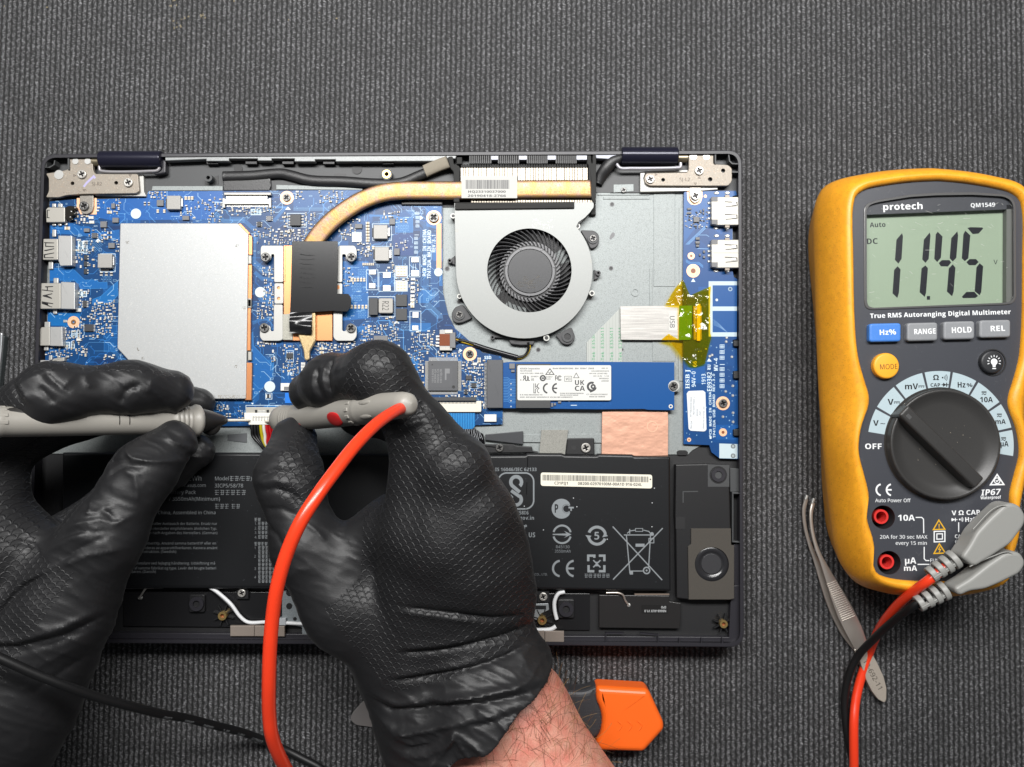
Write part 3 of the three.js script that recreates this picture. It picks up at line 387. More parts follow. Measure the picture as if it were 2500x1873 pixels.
for (const [Z, X0, Y0, X1, Y1] of [[Z1, 272, 860, 310, 935], [Z1, 235, 1170, 280, 1260], [Z1, 285, 1345, 335, 1400], [Z5, 280, 225, 320, 275], [Z5, 195, 350, 250, 410], [Z5, 190, 585, 235, 640], [Z5, 238, 685, 272, 735], [Z5, 320, 690, 352, 712], [Z5, 405, 688, 440, 712], [Z1, 270, 600, 310, 640], [Z1, 330, 600, 375, 640], [Z1, 270, 800, 310, 825], [Z1, 330, 795, 365, 825], [Z1, 395, 795, 425, 820]]) block('mounting_leg', Z, X0, Y0, X1, Y1, 1.0, S.bright, board, 0.4);
// coils
for (const [Z, X0, Y0, X1, Y1] of [[Z1, 1420, 522, 1555, 660], [Z1, 730, 1105, 870, 1245], [Z2, 1440, 815, 1580, 955], [Z2, 1452, 1035, 1595, 1175]]) { const c = block('coil', Z, X0, Y0, X1, Y1, 2.4, S.ferrite, board, 0.3); const side = Z === Z1 && Y0 < 600 || Z === Z2; put('coil_terminal', slab(rect(Z, PCB + 1, X1 + 2, Y0 + 30, X1 + 26, Y1 - 25), PCB, PCB + 1.4, { bevel: 0.15 }), S.bright, c); put('coil_terminal', slab(side ? rect(Z, PCB + 1, X0 - 14, Y0 + 30, X0 - 2, Y1 - 25) : rect(Z, PCB + 1, X0 + 30, Y1 + 2, X1 - 30, Y1 + 26), PCB, PCB + 0.6), S.chip, c); }
{ const a = rect(Z6, 14.6, 1490, 115, 1635, 265), b = bounds(a), pr = new Print(b[0], b[1], b[2], b[3], 30, '#9d9a94'); pr.text('R22', Z6, 14.6, 1562, 190, 66, '#33312f', { turn: 90, bold: false, width: 100 }); const c = put('coil', pr.on(slab(a, PCB, 14.6, { r: 0.8, bevel: 0.3 })), std(0xffffff, 0.5, 0.2, { map: pr.tex() }), board, 'grey coil printed R22'); block('coil_core', Z6, 1396, 115, 1482, 282, 2.2, S.chip, c); }
// dark chips
for (const [Z, X0, Y0, X1, Y1, g] of [[Z6, 1665, 78, 1775, 196, 1], [Z6, 1665, 218, 1775, 336, 1], [Z2, 1600, 750, 1656, 812, 0], [Z2, 1645, 1050, 1702, 1116, 0], [Z2, 1255, 805, 1326, 850, 0], [Z1, 1320, 565, 1386, 626, 0], [Z1, 755, 780, 817, 840, 0], [Z1, 876, 743, 936, 792, 0], [Z1, 1576, 723, 1642, 766, 0], [Z1, 835, 995, 897, 1047, 0], [Z1, 590, 850, 645, 886, 0], [Z1, 865, 600, 900, 650, 0]]) block('chip', Z, X0, Y0, X1, Y1, 1.0, g ? S.chip : S.chipGrey);
pinned('flash_chip', Z2, 608, 708, 712, 822, 1.5, ['l', 'r'], 4, 24, 0x2c2d2f); pinned('chip', Z5, 597, 376, 682, 447, 0.9, ['l', 'r'], 5, 16, 0x3b3c40); pinned('chip', Z5, 582, 138, 612, 206, 0.9, ['r', 'l'], 4, 18, 0x3b3c40); pinned('chip', Z2, 375, 725, 418, 775, 0.9, ['l', 'r'], 3, 12, 0x77777a); pinned('chip', Z2, 278, 782, 312, 832, 0.9, ['l', 'r'], 3, 12, 0x303134); pinned('chip', Z6, 568, 665, 632, 715, 0.9, ['t', 'b'], 3, 14, 0x2d2e31); pinned('chip', Z6, 1775, 815, 1832, 850, 0.9, ['t', 'b'], 3, 12, 0x2d2e31); pinned('chip', Z7, 365, 1262, 435, 1312, 0.9, ['t', 'b'], 2, 10, 0x3a3a3d); pinned('chip', Z7, 430, 1350, 482, 1402, 0.9, ['l', 'r'], 2, 10, 0x303133); pinned('chip', Z7, 350, 1420, 382, 1480, 0.9, ['l', 'r'], 2, 8, 0x303133); pinned('chip', Z1, 672, 895, 718, 945, 0.9, ['l', 'r'], 3, 10, 0x55565a);
for (const [X, Y] of [[606, 1140], [604, 1205], [604, 1280]]) pinned('chip', Z1, X - 14, Y - 26, X + 16, Y + 26, 0.8, ['r'], 2, 12, 0x303236);
block('small_controller', Z6, 1442, 490, 1582, 620, 0.9, S.chipGrey);
{ // large controller with pins on four sides
  const e = pinned('controller_chip', NN, 1046, 881, 1117, 954, 1.5, ['l', 'r', 't', 'b'], 32, 9, 0x4e4f52); const p = pt(Z7, PCB + 1.5, 224, 1396); put('marking_dot', disc(p[0], p[1], 0.75, PCB + 1.45, PCB + 1.53, 20), S.black, e);
  const pr = new Print(...(() => { const a = pt(NN, PCB + 1.5, 1050, 893), b = pt(NN, PCB + 1.5, 1104, 945); return [...a, ...b]; })(), 30, '#515255'); for (const [x, t] of [[1056, '1913-DXA'], [1062, 'HCB3K-LJA'], [1069, 'IT8225E-128'], [1076, 'HB1QJ2B']]) pr.text(t, NN, PCB + 1.5, x, 918, 4.4, '#8a8b8c', { turn: -90, width: 34, bold: false }); pr.poly(NN, PCB + 1.5, [1086, 900, 1098, 900, 1098, 912, 1090, 912, 1090, 928, 1086, 928], '#77787a'); const a = pt(NN, PCB + 1.5, 1050, 893), b = pt(NN, PCB + 1.5, 1104, 945); put('marking', pr.on(slab([[a[0], a[1]], [b[0], a[1]], [b[0], b[1]], [a[0], b[1]]], PCB + 1.44, PCB + 1.51)), std(0xffffff, 0.55, 0, { map: pr.tex() }), e);
}
// solder pads, discs, copper rings
for (const [Z, X0, Y0, X1, Y1] of [[Z2, 1395, 1266, 1465, 1312], [Z2, 1395, 1398, 1460, 1450], [Z2, 1535, 1290, 1612, 1346], [Z2, 1535, 1420, 1612, 1476], [Z2, 1820, 1140, 1892, 1190], [Z2, 1816, 1270, 1896, 1328], [Z6, 1830, 254, 1892, 312], [Z6, 1826, 388, 1890, 436], [Z5, 385, 332, 424, 358]]) block('solder_pad', Z, X0, Y0, X1, Y1, 0.35, S.bright, board, 0.14);
for (const [X0, Y0, X1, Y1] of [[1665, 1232, 1776, 1330], [1665, 1376, 1776, 1476]]) { const c = block('copper_pad', Z2, X0, Y0, X1, Y1, 0.2, std([0.78, 0.62, 0.46], 0.5, 0.2), board, 0.05); for (let i = 0; i < 3; i++) for (let j = 0; j < 3; j++) { const p = pt(Z2, PCB + 0.2, X0 + 24 + i * 31, Y0 + 20 + j * 29); put('pad_slot', box(p[0], PCB + 0.2, p[1], 0.9, 0.06, 0.22), S.brown, c); } }
for (const [Z, X, Y, R] of [[Z1, 1115, 705, 53], [Z2, 310, 1490, 54], [Z2, 2090, 1290, 43], [Z6, 405, 1000, 55]]) { const p = pt(Z, PCB, X, Y); put('round_pad', disc(p[0], p[1], dotR(Z, R), PCB - 0.05, PCB + 0.3, 32), std([0.56, 0.66, 0.70], 0.5), board); }
for (const [Z, X, Y, R, s] of [[Z2, 575, 545, 70, 40], [Z2, 2045, 745, 76, 52], [Z7, 412, 1015, 82, 46], [Z5, 490, 355, 62, 0]]) {
  const p = pt(Z, PCB, X, Y), r = dotR(Z, R), c = put('copper_ring', ringGeo(p[0], p[1], r * 0.42, r, PCB - 0.05, PCB + 0.12, 40), S.pad, board); for (let i = 0; i < 8; i++) { const a = i * Math.PI / 4; put('via', disc(p[0] + Math.cos(a) * r * 0.8, p[1] + Math.sin(a) * r * 0.8, 0.12, PCB, PCB + 0.16, 8), S.brown, c); }
  if (s) screw(board, Z, X, Y, PCB + 0.12, s, true, rr(0, 1)); else put('threaded_hole', ringGeo(p[0], p[1], r * 0.16, r * 0.43, PCB - 0.4, PCB + 0.2, 24), std([0.35, 0.2, 0.1], 0.35, 0.7), board);
}
put('copper_ground_pad', slab(pl(Z1, PCB, [522, 548, 722, 548, 722, 712, 560, 712, 522, 640]), PCB, PCB + 0.12, { r: 0.4 }), S.pad, board);
// connectors
{ const c = block('display_connector', Z1, 1985, 556, 2452, 606, 1.6, S.white); const a = pt(Z1, 13.5, 1985, 520), b = pt(Z1, 13.5, 2452, 556); for (let i = 0; i < 52; i++) put('pin', box(a[0] + 1.5 + i * (b[0] - a[0] - 3) / 51, PCB + 0.7, (a[1] + b[1]) / 2, 0.3, 1.0, b[1] - a[1] - 0.3), S.bright, c); put('locking_bar', slab(rect(Z1, 14, 1995, 492, 2462, 518), PCB, 14.2, { bevel: 0.2 }), S.nickel, c); for (let i = 0; i < 52; i++) put('pin', box(a[0] + 1.5 + i * (b[0] - a[0] - 3) / 51, PCB + 0.15, b[1] + 2.9, 0.26, 0.3, 0.9), S.bright, c); for (const X of [1978, 2440]) put('end_tab', slab(rect(Z1, 13.6, X, 548, X + 22, 640), PCB, 13.4), S.nickel, c); }
{ const c = block('ribbon_connector', NN, 1030, 986, 1174, 1006, 1.8, S.ivory); const a = pt(NN, 13.6, 1036, 980), b = pt(NN, 13.6, 1166, 986); for (let i = 0; i < 40; i++) put('pin', box(a[0] + i * (b[0] - a[0]) / 39, PCB + 0.9, (a[1] + b[1]) / 2 + 0.8, 0.32, 1.5, 1.9), S.ivory, c); put('latch', slab(rect(NN, 13.8, 1030, 970, 1162, 979), PCB, 13.6, { bevel: 0.15 }), S.chip, c); put('end_tab', slab(rect(NN, 13.8, 1163, 979, 1175, 1004), PCB, 13.9, { bevel: 0.15 }), S.ivory, c); }
{ const c = block('fingerprint_connector', Z6, 512, 965, 600, 1040, 1.5, S.white); put('opening', slab(rect(Z6, 13.5, 545, 1000, 600, 1035), 13.4, 13.56), S.chipGrey, c); put('blue_tape', slab(rect(Z6, PCB + 0.3, 556, 1062, 660, 1165), PCB, PCB + 0.4), std([0.02, 0.18, 0.65], 0.3), c); }
{ // battery socket, plug and its wires
  const c = put('battery_socket', slab(rect(Z6, PCB + 2, 165, 1205, 512, 1268), PCB, PCB + 2, { bevel: 0.2 }), S.nickel, board); for (const X of [255, 372]) put('key_slot', slab(rect(Z6, PCB + 2, X, 1232, X + 24, 1262), PCB + 1.8, PCB + 2.06), S.black, c); put('middle_tab', slab(rect(Z6, PCB + 2.2, 285, 1240, 362, 1268), PCB, PCB + 2.4, { bevel: 0.2 }), S.bright, c);
  const q = put('battery_plug', slab(pl(Z6, 15, [145, 1262, 502, 1262, 500, 1330, 480, 1335, 470, 1382, 190, 1382, 185, 1330, 148, 1330]), PCB, 15, { r: 0.3, bevel: 0.25 }), S.white, board, 'white battery plug with eight wires');
  for (let i = 0; i < 8; i++) { const p = pt(Z6, 15, 238 + i * 29, 1318); put('contact', box(p[0], 15, p[1], 0.35, 0.5, 2.0), S.bright, q); put('contact', box(p[0] + 0.6, 15, p[1] - 0.7, 0.9, 0.3, 0.3), S.bright, q); }
  const cols = [[0x0c0c0d], [0x0c0c0d], [0x0c0c0d], [0xa89a10], [0xcfcfc8], [0xb01218], [0xb01218], [0xb01218]];
  cols.forEach(([c2], i) => { const x = 222 + i * 30; put('wire', tube([p3(Z6, x, 1372, 14.2), p3(Z6, x + 4, 1430, 14), p3(Z6, x + 10 + i * 1, 1490, 13.6), p3(Z6, 300 + i * 16, 1570, 13.4), p3(Z6, 375 + i * 9, 1625 + (8 - i) * 3, 12.8), p3(Z6, 460 + i * 8, 1660 + (8 - i) * 3, 12)], 0.74, 30, 8), std(c2, 0.4), q); });
}
{ // fan socket with brown tape
  const c = block('fan_socket', Z7, 62, 735, 205, 975, 1.8, std([0.42, 0.42, 0.40], 0.5)); put('plug', slab(rect(Z7, 14, 180, 765, 246, 945), PCB, 14.2, { bevel: 0.2 }), S.chipGrey, c); put('brown_tape', slab(rect(Z7, 14.2, 60, 782, 182, 920), 13.7, 14.0, { bevel: 0.05 }), std([0.20, 0.055, 0.02], 0.25), c);
  for (const Y of [800, 835, 875, 910]) put('pin', slab(rect(Z7, 13, 20, Y, 62, Y + 20), PCB, 12.7), S.bright, c); put('end_tab', slab(rect(Z7, 14, 125, 735, 212, 775), PCB, 14.3, { bevel: 0.2 }), S.ivory, c); put('end_tab', slab(rect(Z7, 14, 62, 935, 185, 975), PCB, 14.2, { bevel: 0.2 }), S.nickel, c);
}
block('mounting_square', Z2, 1228, 896, 1318, 984, 0.5, S.bright, board, 0.1);
put('ribbon_socket', slab(rect(NN, 13, 1182, 1012, 1212, 1030), PCB, 13, { bevel: 0.15 }), S.white, board);
// small passive components, far too many to tell apart one by one
{
  const list = [], colsC = [0xb9a88a, 0x8f8f92, 0x2a2b2e, 0xc9c8c2, 0x4a4038];
  const part = (x, z, l, w, turn, kind) => { const t = kind === 2 ? 0.35 : rr(0.35, 0.75), g = [tint(box(0, t / 2, 0, l * 0.56, t, w), colsC[kind]), tint(box(-l * 0.39, t / 2, 0, l * 0.24, t * 1.05, w * 1.04), 0xd2d1cc), tint(box(l * 0.39, t / 2, 0, l * 0.24, t * 1.05, w * 1.04), 0xd2d1cc)]; for (const q of g) { q.rotateY(turn); q.translate(x, PCB, z); list.push(q); } };
  const clear = (x, z, m) => !chips.some((c) => x > c[0] - m && x < c[2] + m && z > c[1] - m && z < c[3] + m);
  const line = (Z, X0, Y0, X1, Y1, n, l, w, v, kind) => { for (let i = 0; i < n; i++) { const f = n > 1 ? i / (n - 1) : 0, p = pt(Z, PCB, X0 + (X1 - X0) * f, Y0 + (Y1 - Y0) * f); part(p[0], p[1], l, w, v ? Math.PI / 2 : 0, kind ?? Math.floor(rand() * 4)); } };
  line(Z2, 1385, 800, 1385, 975, 7, 1.7, 1.0, 0, 0); line(Z2, 1225, 1365, 1350, 1365, 5, 1.7, 1.0, 1, 0); line(Z6, 1225, 202, 1370, 202, 5, 1.7, 1.0, 1, 0); line(Z2, 1838, 1360, 1830, 1610, 7, 1.9, 1.1, 0, 3); line(Z6, 1832, 92, 1832, 200, 4, 1.7, 1.1, 0, 0); line(Z6, 925, 620, 925, 695, 3, 1.9, 1.1, 0, 0); line(Z6, 740, 770, 740, 830, 3, 1.9, 1.1, 0, 3); line(Z2, 1340, 1210, 1440, 1210, 6, 1.1, 0.7, 1, 0); line(Z2, 1375, 1080, 1375, 1125, 2, 1.6, 1.0, 0, 2); line(Z2, 1720, 775, 1765, 775, 2, 1.6, 1.0, 1, 2); line(Z2, 1395, 1045, 1440, 1045, 2, 1.6, 1.1, 1, 0);
  line(Z1, 852, 895, 852, 940, 2, 2.0, 1.1, 0, 2); line(Z1, 1615, 550, 1680, 550, 3, 1.6, 1.1, 1, 0); line(Z1, 1205, 605, 1245, 605, 2, 1.5, 0.9, 1, 2); line(Z1, 852, 690, 855, 692, 1, 2.2, 1.3, 0, 0); line(Z1, 670, 745, 675, 790, 2, 2.2, 1.3, 0, 3); line(Z1, 430, 850, 435, 850, 1, 2.4, 1.4, 0, 0); line(Z1, 770, 1305, 870, 1305, 3, 1.7, 1.2, 1, 2); line(Z1, 1335, 680, 1400, 680, 2, 1.6, 1.0, 1, 0); line(Z5, 545, 235, 550, 235, 1, 2.3, 1.5, 0, 3); line(Z5, 545, 530, 550, 530, 1, 2.0, 1.2, 0, 3); line(Z5, 2025, 1285, 2055, 1285, 2, 1.6, 0.9, 1, 2); line(Z6, 390, 1095, 392, 1095, 1, 2.1, 1.6, 0, 2); line(Z2, 620, 875, 670, 880, 1, 2.6, 1.3, 0, 2); line(Z6, 1395, 400, 1395, 440, 2, 1.4, 0.9, 1, 0); line(Z7, 470, 1130, 472, 1132, 1, 2.0, 1.2, 0, 3); line(Z7, 520, 1070, 520, 1100, 2, 1.5, 1.0, 0, 0);
  const cluster = (Z, X0, Y0, X1, Y1, n0) => { let n = Math.round(n0 * 1.7); for (let i = 0; i < n * 3 && n > 0; i++) { const p = pt(Z, PCB, rr(X0, X1), rr(Y0, Y1)); if (!clear(p[0], p[1], 0.6)) continue; const k = rr(0.7, 1.35); part(p[0], p[1], k, k * 0.58, rand() < 0.5 ? 0 : Math.PI / 2, Math.floor(rand() * 5)); chips.push([p[0] - k / 2, p[1] - k / 2, p[0] + k / 2, p[1] + k / 2]); n--; } };
  for (const a of [[Z1, 1250, 490, 1410, 550, 16], [Z1, 1560, 620, 1720, 760, 14], [Z1, 1740, 560, 1860, 660, 12], [Z1, 1840, 540, 1980, 800, 24], [Z1, 500, 640, 640, 800, 26], [Z1, 730, 560, 960, 700, 14], [Z1, 650, 870, 830, 1000, 12], [Z1, 490, 960, 700, 1240, 30], [Z1, 900, 960, 945, 1080, 8], [Z1, 530, 1460, 660, 1620, 16], [Z5, 640, 140, 910, 320, 44], [Z5, 560, 300, 740, 500, 30], [Z5, 740, 280, 890, 480, 20], [Z5, 390, 400, 590, 620, 34], [Z5, 210, 600, 420, 690, 12], [Z5, 420, 620, 620, 690, 14], [Z5, 790, 680, 920, 720, 10], [Z5, 1930, 1170, 2040, 1240, 14], [Z2, 0, 640, 200, 720, 26], [Z2, 180, 640, 460, 720, 18], [Z2, 240, 840, 440, 1000, 22], [Z2, 440, 860, 780, 1010, 60], [Z2, 540, 700, 860, 860, 30], [Z2, 900, 480, 1150, 600, 26], [Z2, 660, 480, 740, 560, 8], [Z2, 1100, 870, 1230, 960, 10], [Z2, 1180, 750, 1320, 900, 16], [Z2, 1520, 680, 1700, 760, 20], [Z2, 1600, 980, 1780, 1060, 10], [Z2, 1280, 990, 1420, 1120, 18], [Z2, 1140, 1240, 1240, 1440, 14], [Z2, 1570, 1190, 1660, 1300, 8], [Z2, 1660, 1340, 1790, 1372, 12], [Z2, 1800, 1340, 1890, 1620, 14], [Z2, 330, 1240, 440, 1640, 40], [Z6, 280, 170, 440, 330, 26], [Z6, 260, 550, 460, 600, 14], [Z6, 540, 580, 700, 860, 30], [Z6, 860, 560, 1280, 640, 60], [Z6, 980, 590, 1140, 700, 24], [Z6, 1320, 380, 1700, 660, 110], [Z6, 1560, 290, 1700, 360, 10], [Z6, 1820, 440, 2080, 620, 34], [Z6, 1780, 620, 2000, 860, 46], [Z6, 1760, 760, 1990, 1080, 60], [Z6, 420, 640, 460, 760, 6], [Z6, 630, 840, 700, 930, 10], [Z7, 20, 980, 300, 1070, 44], [Z7, 300, 1090, 580, 1330, 48], [Z7, 320, 1330, 560, 1510, 40], [Z7, 0, 1470, 320, 1500, 16], [Z7, 540, 1110, 590, 1640, 22], [Z6, 100, 1240, 160, 1330, 6]]) cluster(...a);
  const m = put('surface_components', join(list), S.tint, board); m.userData.kind = 'stuff';
}
// ---------------------------------------------------------------- cooling: fan, fins, heat pipe, cold plate
{
  const FT = 15.4, C = at(1280, 660, FT), O = at(1292.5, 660, FT), K = 0.187 * (355 / 351);  // fan top height, housing centre, inlet centre
  const arc = (c, r, a0, a1, n) => Array.from({ length: n + 1 }, (_, i) => { const a = a0 + (a1 - a0) * i / n; return [c[0] + Math.cos(a) * r, c[2] + Math.sin(a) * r]; });
  const R = 170 * 0.1872, top = pl(Z3, FT, [1850, 680, 1843, 740, 1800, 800, 1740, 862, 1668, 912]);
  const body = [...pl(Z3, FT, [232, 690]), ...top, ...arc(C, R, -0.70, Math.PI, 44)], holeR = 105.5 * 0.1872;
  const fan = put('fan', slab(body, SHEET, SHEET + 0.8, { bevel: 0 }), S.fanBody, laptop, 'round cooling fan under a matte silver cover');
  const inner = body.map((p) => [O[0] + (p[0] - O[0]) * 0.965, O[2] + (p[1] - O[2]) * 0.965]);
  put('side_wall', slab(body, SHEET + 0.8, FT - 0.35, { holes: [inner] }), S.fanBody, fan);
  const gn = new Print(...(() => { const b = bounds(body); return b; })(), 14, '#8b8d8b'); { const b = bounds(body); for (let i = 0; i < 9000; i++) { const k = 122 + Math.floor(rand() * 45); gn.g.fillStyle = `rgba(${k},${k},${k - 2},0.3)`; gn.g.fillRect(rr(b[0], b[2]), rr(b[1], b[3]), rr(0.1, 0.5), rr(0.05, 0.2)); } for (let i = 0; i < 40; i++) gn.dot(Z3, FT, 1130 + rr(0, 240), 850 + rr(0, 120) + rr(0, 40), rr(1, 4), '#e3e2da'); gn.text('8.', Z3, FT, 960, 806, 24, '#8b897f', { bold: false }); for (const [Z, X, Y] of [[Z3, 260, 1010], [Z7, 400, 478], [Z7, 1015, 828], [Z3, 1815, 1365]]) gn.dot(Z, FT, X, Y, 14, null, '#8f8d84', 0.2); }
  put('cover', gn.on(slab(body, FT - 0.35, FT, { holes: [[O[0], O[2], holeR]], bevel: 0.1, seg: 40 })), std(0xffffff, 0.45, 0.3, { map: gn.tex() }), fan);
  const fl = put('fan_floor', ringGeo(O[0], O[2], 15, holeR + 4, SHEET + 0.75, SHEET + 0.95, 48), S.black, fan);
  for (const [a0, a1, r0, r1] of [[-0.62, -0.25, 0.72, 0.99], [2.5, 3.6, 0.80, 0.98], [1.65, 2.2, 0.86, 1.0]]) put('floor_window', slab([...arc(O, holeR * r1, a0, a1, 12), ...arc(O, holeR * r0, a1, a0, 12)], SHEET + 0.9, SHEET + 1.05), S.sheet, fan);
  // hub
  const hx = O[0] + 0.3, hz = O[2] + 0.2, hub = put('hub', disc(hx, hz, 10.4, SHEET + 1, FT - 0.9, 48, 10.2), std([0.016, 0.017, 0.020], 0.4, 0, { bumpMap: grainMap(1), bumpScale: 0.000025 }), fan);
  put('hub_ring', ringGeo(hx, hz, 10.5, 11.6, SHEET + 1, FT - 1.0, 56), S.blade, hub); put('hub_ring', ringGeo(hx, hz, 11.6, 12.5, SHEET + 1, FT - 2.0, 56), S.black, hub); put('hub_ring', ringGeo(hx, hz, 12.5, 14.2, SHEET + 1, FT - 2.2, 56), S.blade, hub);
  for (let i = 0; i < 7; i++) { const a = -1.98 + i * Math.PI * 2 / 7; put('hub_pin', disc(hx + Math.cos(a) * 11.3, hz + Math.sin(a) * 11.3, 0.55, FT - 1.1, FT - 0.7, 12), S.blade, hub); }
  { const p = []; for (let i = 0; i < 40; i++) { const a = rr(0.5, 2.4), r = rr(4, 9), x = hx + Math.cos(a) * r, z = hz + Math.sin(a) * r; p.push(tube([new THREE.Vector3(x, FT - 0.86, z), new THREE.Vector3(x + rr(-1, 1), FT - 0.8, z + rr(-1, 1)), new THREE.Vector3(x + rr(-2, 2), FT - 0.84, z + rr(-1, 1))], 0.045, 6, 4)); } const d = put('dust', join(p), std([0.25, 0.23, 0.2], 0.9), hub); d.userData.kind = 'stuff'; }
  // curved blades
  const prof = [[-0.22, -1.7], [0.22, -1.7], [0.22, 1.3], [-0.22, 1.3]], bl = [];
  for (let i = 0; i <= 6; i++) { const t = i / 6, r = 12.6 + t * (holeR - 11.2), a = -0.50 * t ** 0.9; bl.push(new THREE.Vector3(Math.cos(a) * r, 0, Math.sin(a) * r)); }
  const bg = sweep(curveOf(bl), 8, prof), NB = 45;
  for (let i = 0; i < NB; i++) spot('blade', bg, S.blade, fan, hx, FT - 2.4, hz, i * Math.PI * 2 / NB);
  // ears and posts
  const ear = (Z, a, X, Y, R, open) => { const p = pt(Z, 13, X, Y), e = put('mounting_ear', slab(pl(Z, 13, a), SHEET, 12.6, { r: 1.2, bevel: 0.3 }), S.fanBody, fan); put('rubber_ring', ringGeo(p[0], p[1], dotR(Z, R) * 0.62, dotR(Z, R), 12.5, 13.2, 28), S.plastic, e); if (open) put('hole', disc(p[0], p[1], dotR(Z, R) * 0.6, 12.5, 12.7, 20), S.black, e); else { const s = screw(e, Z, X, Y, 12.7, R * 0.7, true); } };
  ear(Z3, [1690, 1000, 1850, 1005, 1905, 1050, 1905, 1160, 1870, 1200, 1810, 1220, 1770, 1130, 1725, 1060], 1835, 1100, 62); ear(Z7, [330, 440, 240, 470, 200, 540, 210, 630, 260, 660, 330, 650, 440, 600, 390, 520], 292, 560, 62); ear(Z7, [1400, 800, 1590, 700, 1632, 820, 1600, 890, 1540, 912, 1470, 890, 1440, 840], 1540, 815, 64, 1);
  for (const [Z, X, Y, R, h] of [[Z3, 218, 838, 30, 15], [Z3, 1657, 957, 32, 15], [Z7, 292, 348, 28, 14.6], [Z7, 1824, 312, 32, 14.6], [Z7, 1298, 828, 36, 14.6]]) { const p = pt(Z, h, X, Y), r = dotR(Z, R); put('post', disc(p[0], p[1], r, SHEET, h, 20), S.fanTop, fan); put('post_cross', disc(p[0], p[1], r * 0.62, h - 0.1, h + 0.12, 12), S.black, fan); }
  for (const [Z, X, Y, R] of [[Z3, 180, 1358, 28], [Z3, 1897, 1500, 30], [Z7, 675, 822, 26]]) { const p = pt(Z, 13.4, X, Y), r = dotR(Z, R); put('post', ringGeo(p[0], p[1], r * 0.5, r, SHEET, 13.6, 20), S.fanBody, fan); put('post_web', slab(pl(Z, 12, Z === Z7 ? [X, Y - 30, X + 160, Y - 30, X + 160, Y + 10, X + 30, Y + 5] : X < 1000 ? [X, Y - 10, X + 60, Y - 60, X + 60, Y + 50, X + 20, Y + 30] : [X, Y - 15, X - 50, Y - 40, X - 50, Y + 80, X, Y + 60]), SHEET, 12.2, { bevel: 0.2 }), S.fanBody, fan); }
  put('cable_hook', slab(pl(Z7, 13, [862, 850, 1165, 865, 1150, 910, 1000, 915, 880, 900]), SHEET, 13, { r: 0.8, bevel: 0.4, holes: [pl(Z7, 13, [918, 862, 1080, 868, 1080, 885, 918, 888])] }), S.fanBody, fan);
  // fan lead
  const lead = [p3(Z7, 245, 850, 13.4), p3(Z7, 310, 858, 13.2), p3(Z7, 470, 905, 12.6), p3(Z7, 620, 960, 12), p3(Z7, 800, 1010, 11.6), p3(Z7, 985, 1055, 11.4), p3(Z7, 1060, 1020, 11.6), p3(Z7, 1095, 950, 12.2), p3(Z7, 1090, 880, 12.8)];
  [[0xb79a12, -0.2, 0.55], [0x15130f, 0.15, -0.5], [0x6a2a34, -0.35, -0.2], [0x101012, 0.6, 0.05]].forEach(([c, dy, dz], i) => put('fan_wire', tube(lead.map((v, k) => new THREE.Vector3(v.x + (k > 5 ? dz * 0.9 : 0), v.y + dy, v.z + (k > 5 ? 0 : dz) + (k === 0 ? (i - 1.5) * 0.7 : 0))), 0.38, 50, 7), std(c, 0.4), fan));
  put('wire_sleeve', tube(lead.slice(2, 6).map((v, k) => v.clone().add(new THREE.Vector3(k === 3 ? -0.8 : k === 0 ? -0.6 : 0, 0.25, 0.0))), 1.15, 30, 10), std([0.012, 0.012, 0.013], 0.3), fan);

  // fin stack
  const stack = put('fin_stack', slab(rect(Z3, 13, 230, 250, 1870, 690), SHEET, 12.4, { bevel: 0.2 }), S.black, laptop, 'cooling fin stack with black foam edges');
  const f0 = pt(Z3, 15.6, 305, 300), f1 = pt(Z3, 15.6, 1775, 418), NF = 49, finM = [std([0.50, 0.45, 0.37], 0.42, 0.6), std([0.43, 0.38, 0.31], 0.45, 0.6), std([0.54, 0.50, 0.43], 0.4, 0.6)];
  const finG = new THREE.BoxGeometry((f1[0] - f0[0]) / NF * 0.66, 3, f1[1] - f0[1] + 1.6);
  for (let i = 0; i < NF; i++) spot('fin', finG, finM[(i * 7) % 3], stack, f0[0] + (i + 0.5) * (f1[0] - f0[0]) / NF, 14.1, (f0[1] + f1[1]) / 2 + 0.2);
  const combG = new THREE.BoxGeometry((f1[0] - f0[0]) / NF * 0.7, 2.2, 2.0), c0 = pt(Z3, 14.4, 300, 268);
  for (let i = 0; i < NF; i++) spot('comb_tooth', combG, S.foam, stack, f0[0] + (i + 0.5) * (f1[0] - f0[0]) / NF, 13.6, c0[1]);
  const lowG = new THREE.BoxGeometry((f1[0] - f0[0]) / NF * 0.7, 2.4, 1.0), l0 = pt(Z3, 14.6, 310, 668);
  for (let i = 4; i < NF + 2; i++) spot('fin_end', lowG, finM[1], stack, f0[0] + (i + 0.5) * (f1[0] - f0[0]) / NF, 13.2, l0[1]);
  // vent slats at the far edge
  for (const [X0, X1, n] of [[415, 655, 10], [745, 975, 10], [1078, 1305, 10], [1412, 1640, 10]]) { const v = put('vent_block', slab(rect(Z3, 13, X0, 200, X1, 240), SHEET, 13, {}), S.black, stack); for (let i = 0; i <= n; i++) { const X = X0 + (X1 - X0) * i / n; put('vent_slat', slab(rect(Z3, 15.4, X - 8, 142, X + 6, 232), 11, 15.5), S.black, v); } }
  for (const [X0, X1] of [[655, 745], [978, 1075], [1308, 1410], [1642, 1770]]) put('vent_bridge', slab(rect(Z3, 15.4, X0, 135, X1, 190), 12, 15.2, { bevel: 0.25 }), std([0.30, 0.31, 0.35], 0.45, 0.5), stack);
  for (const a of [[150, 165, 180, 150, 215, 150, 225, 240, 250, 250, 290, 262, 295, 300, 290, 680, 225, 680, 225, 330, 190, 290]]) put('foam_edge', slab(pl(Z3, 16, a), 11, 16.2, { r: 0.6, bevel: 0.4 }), S.foam, stack);
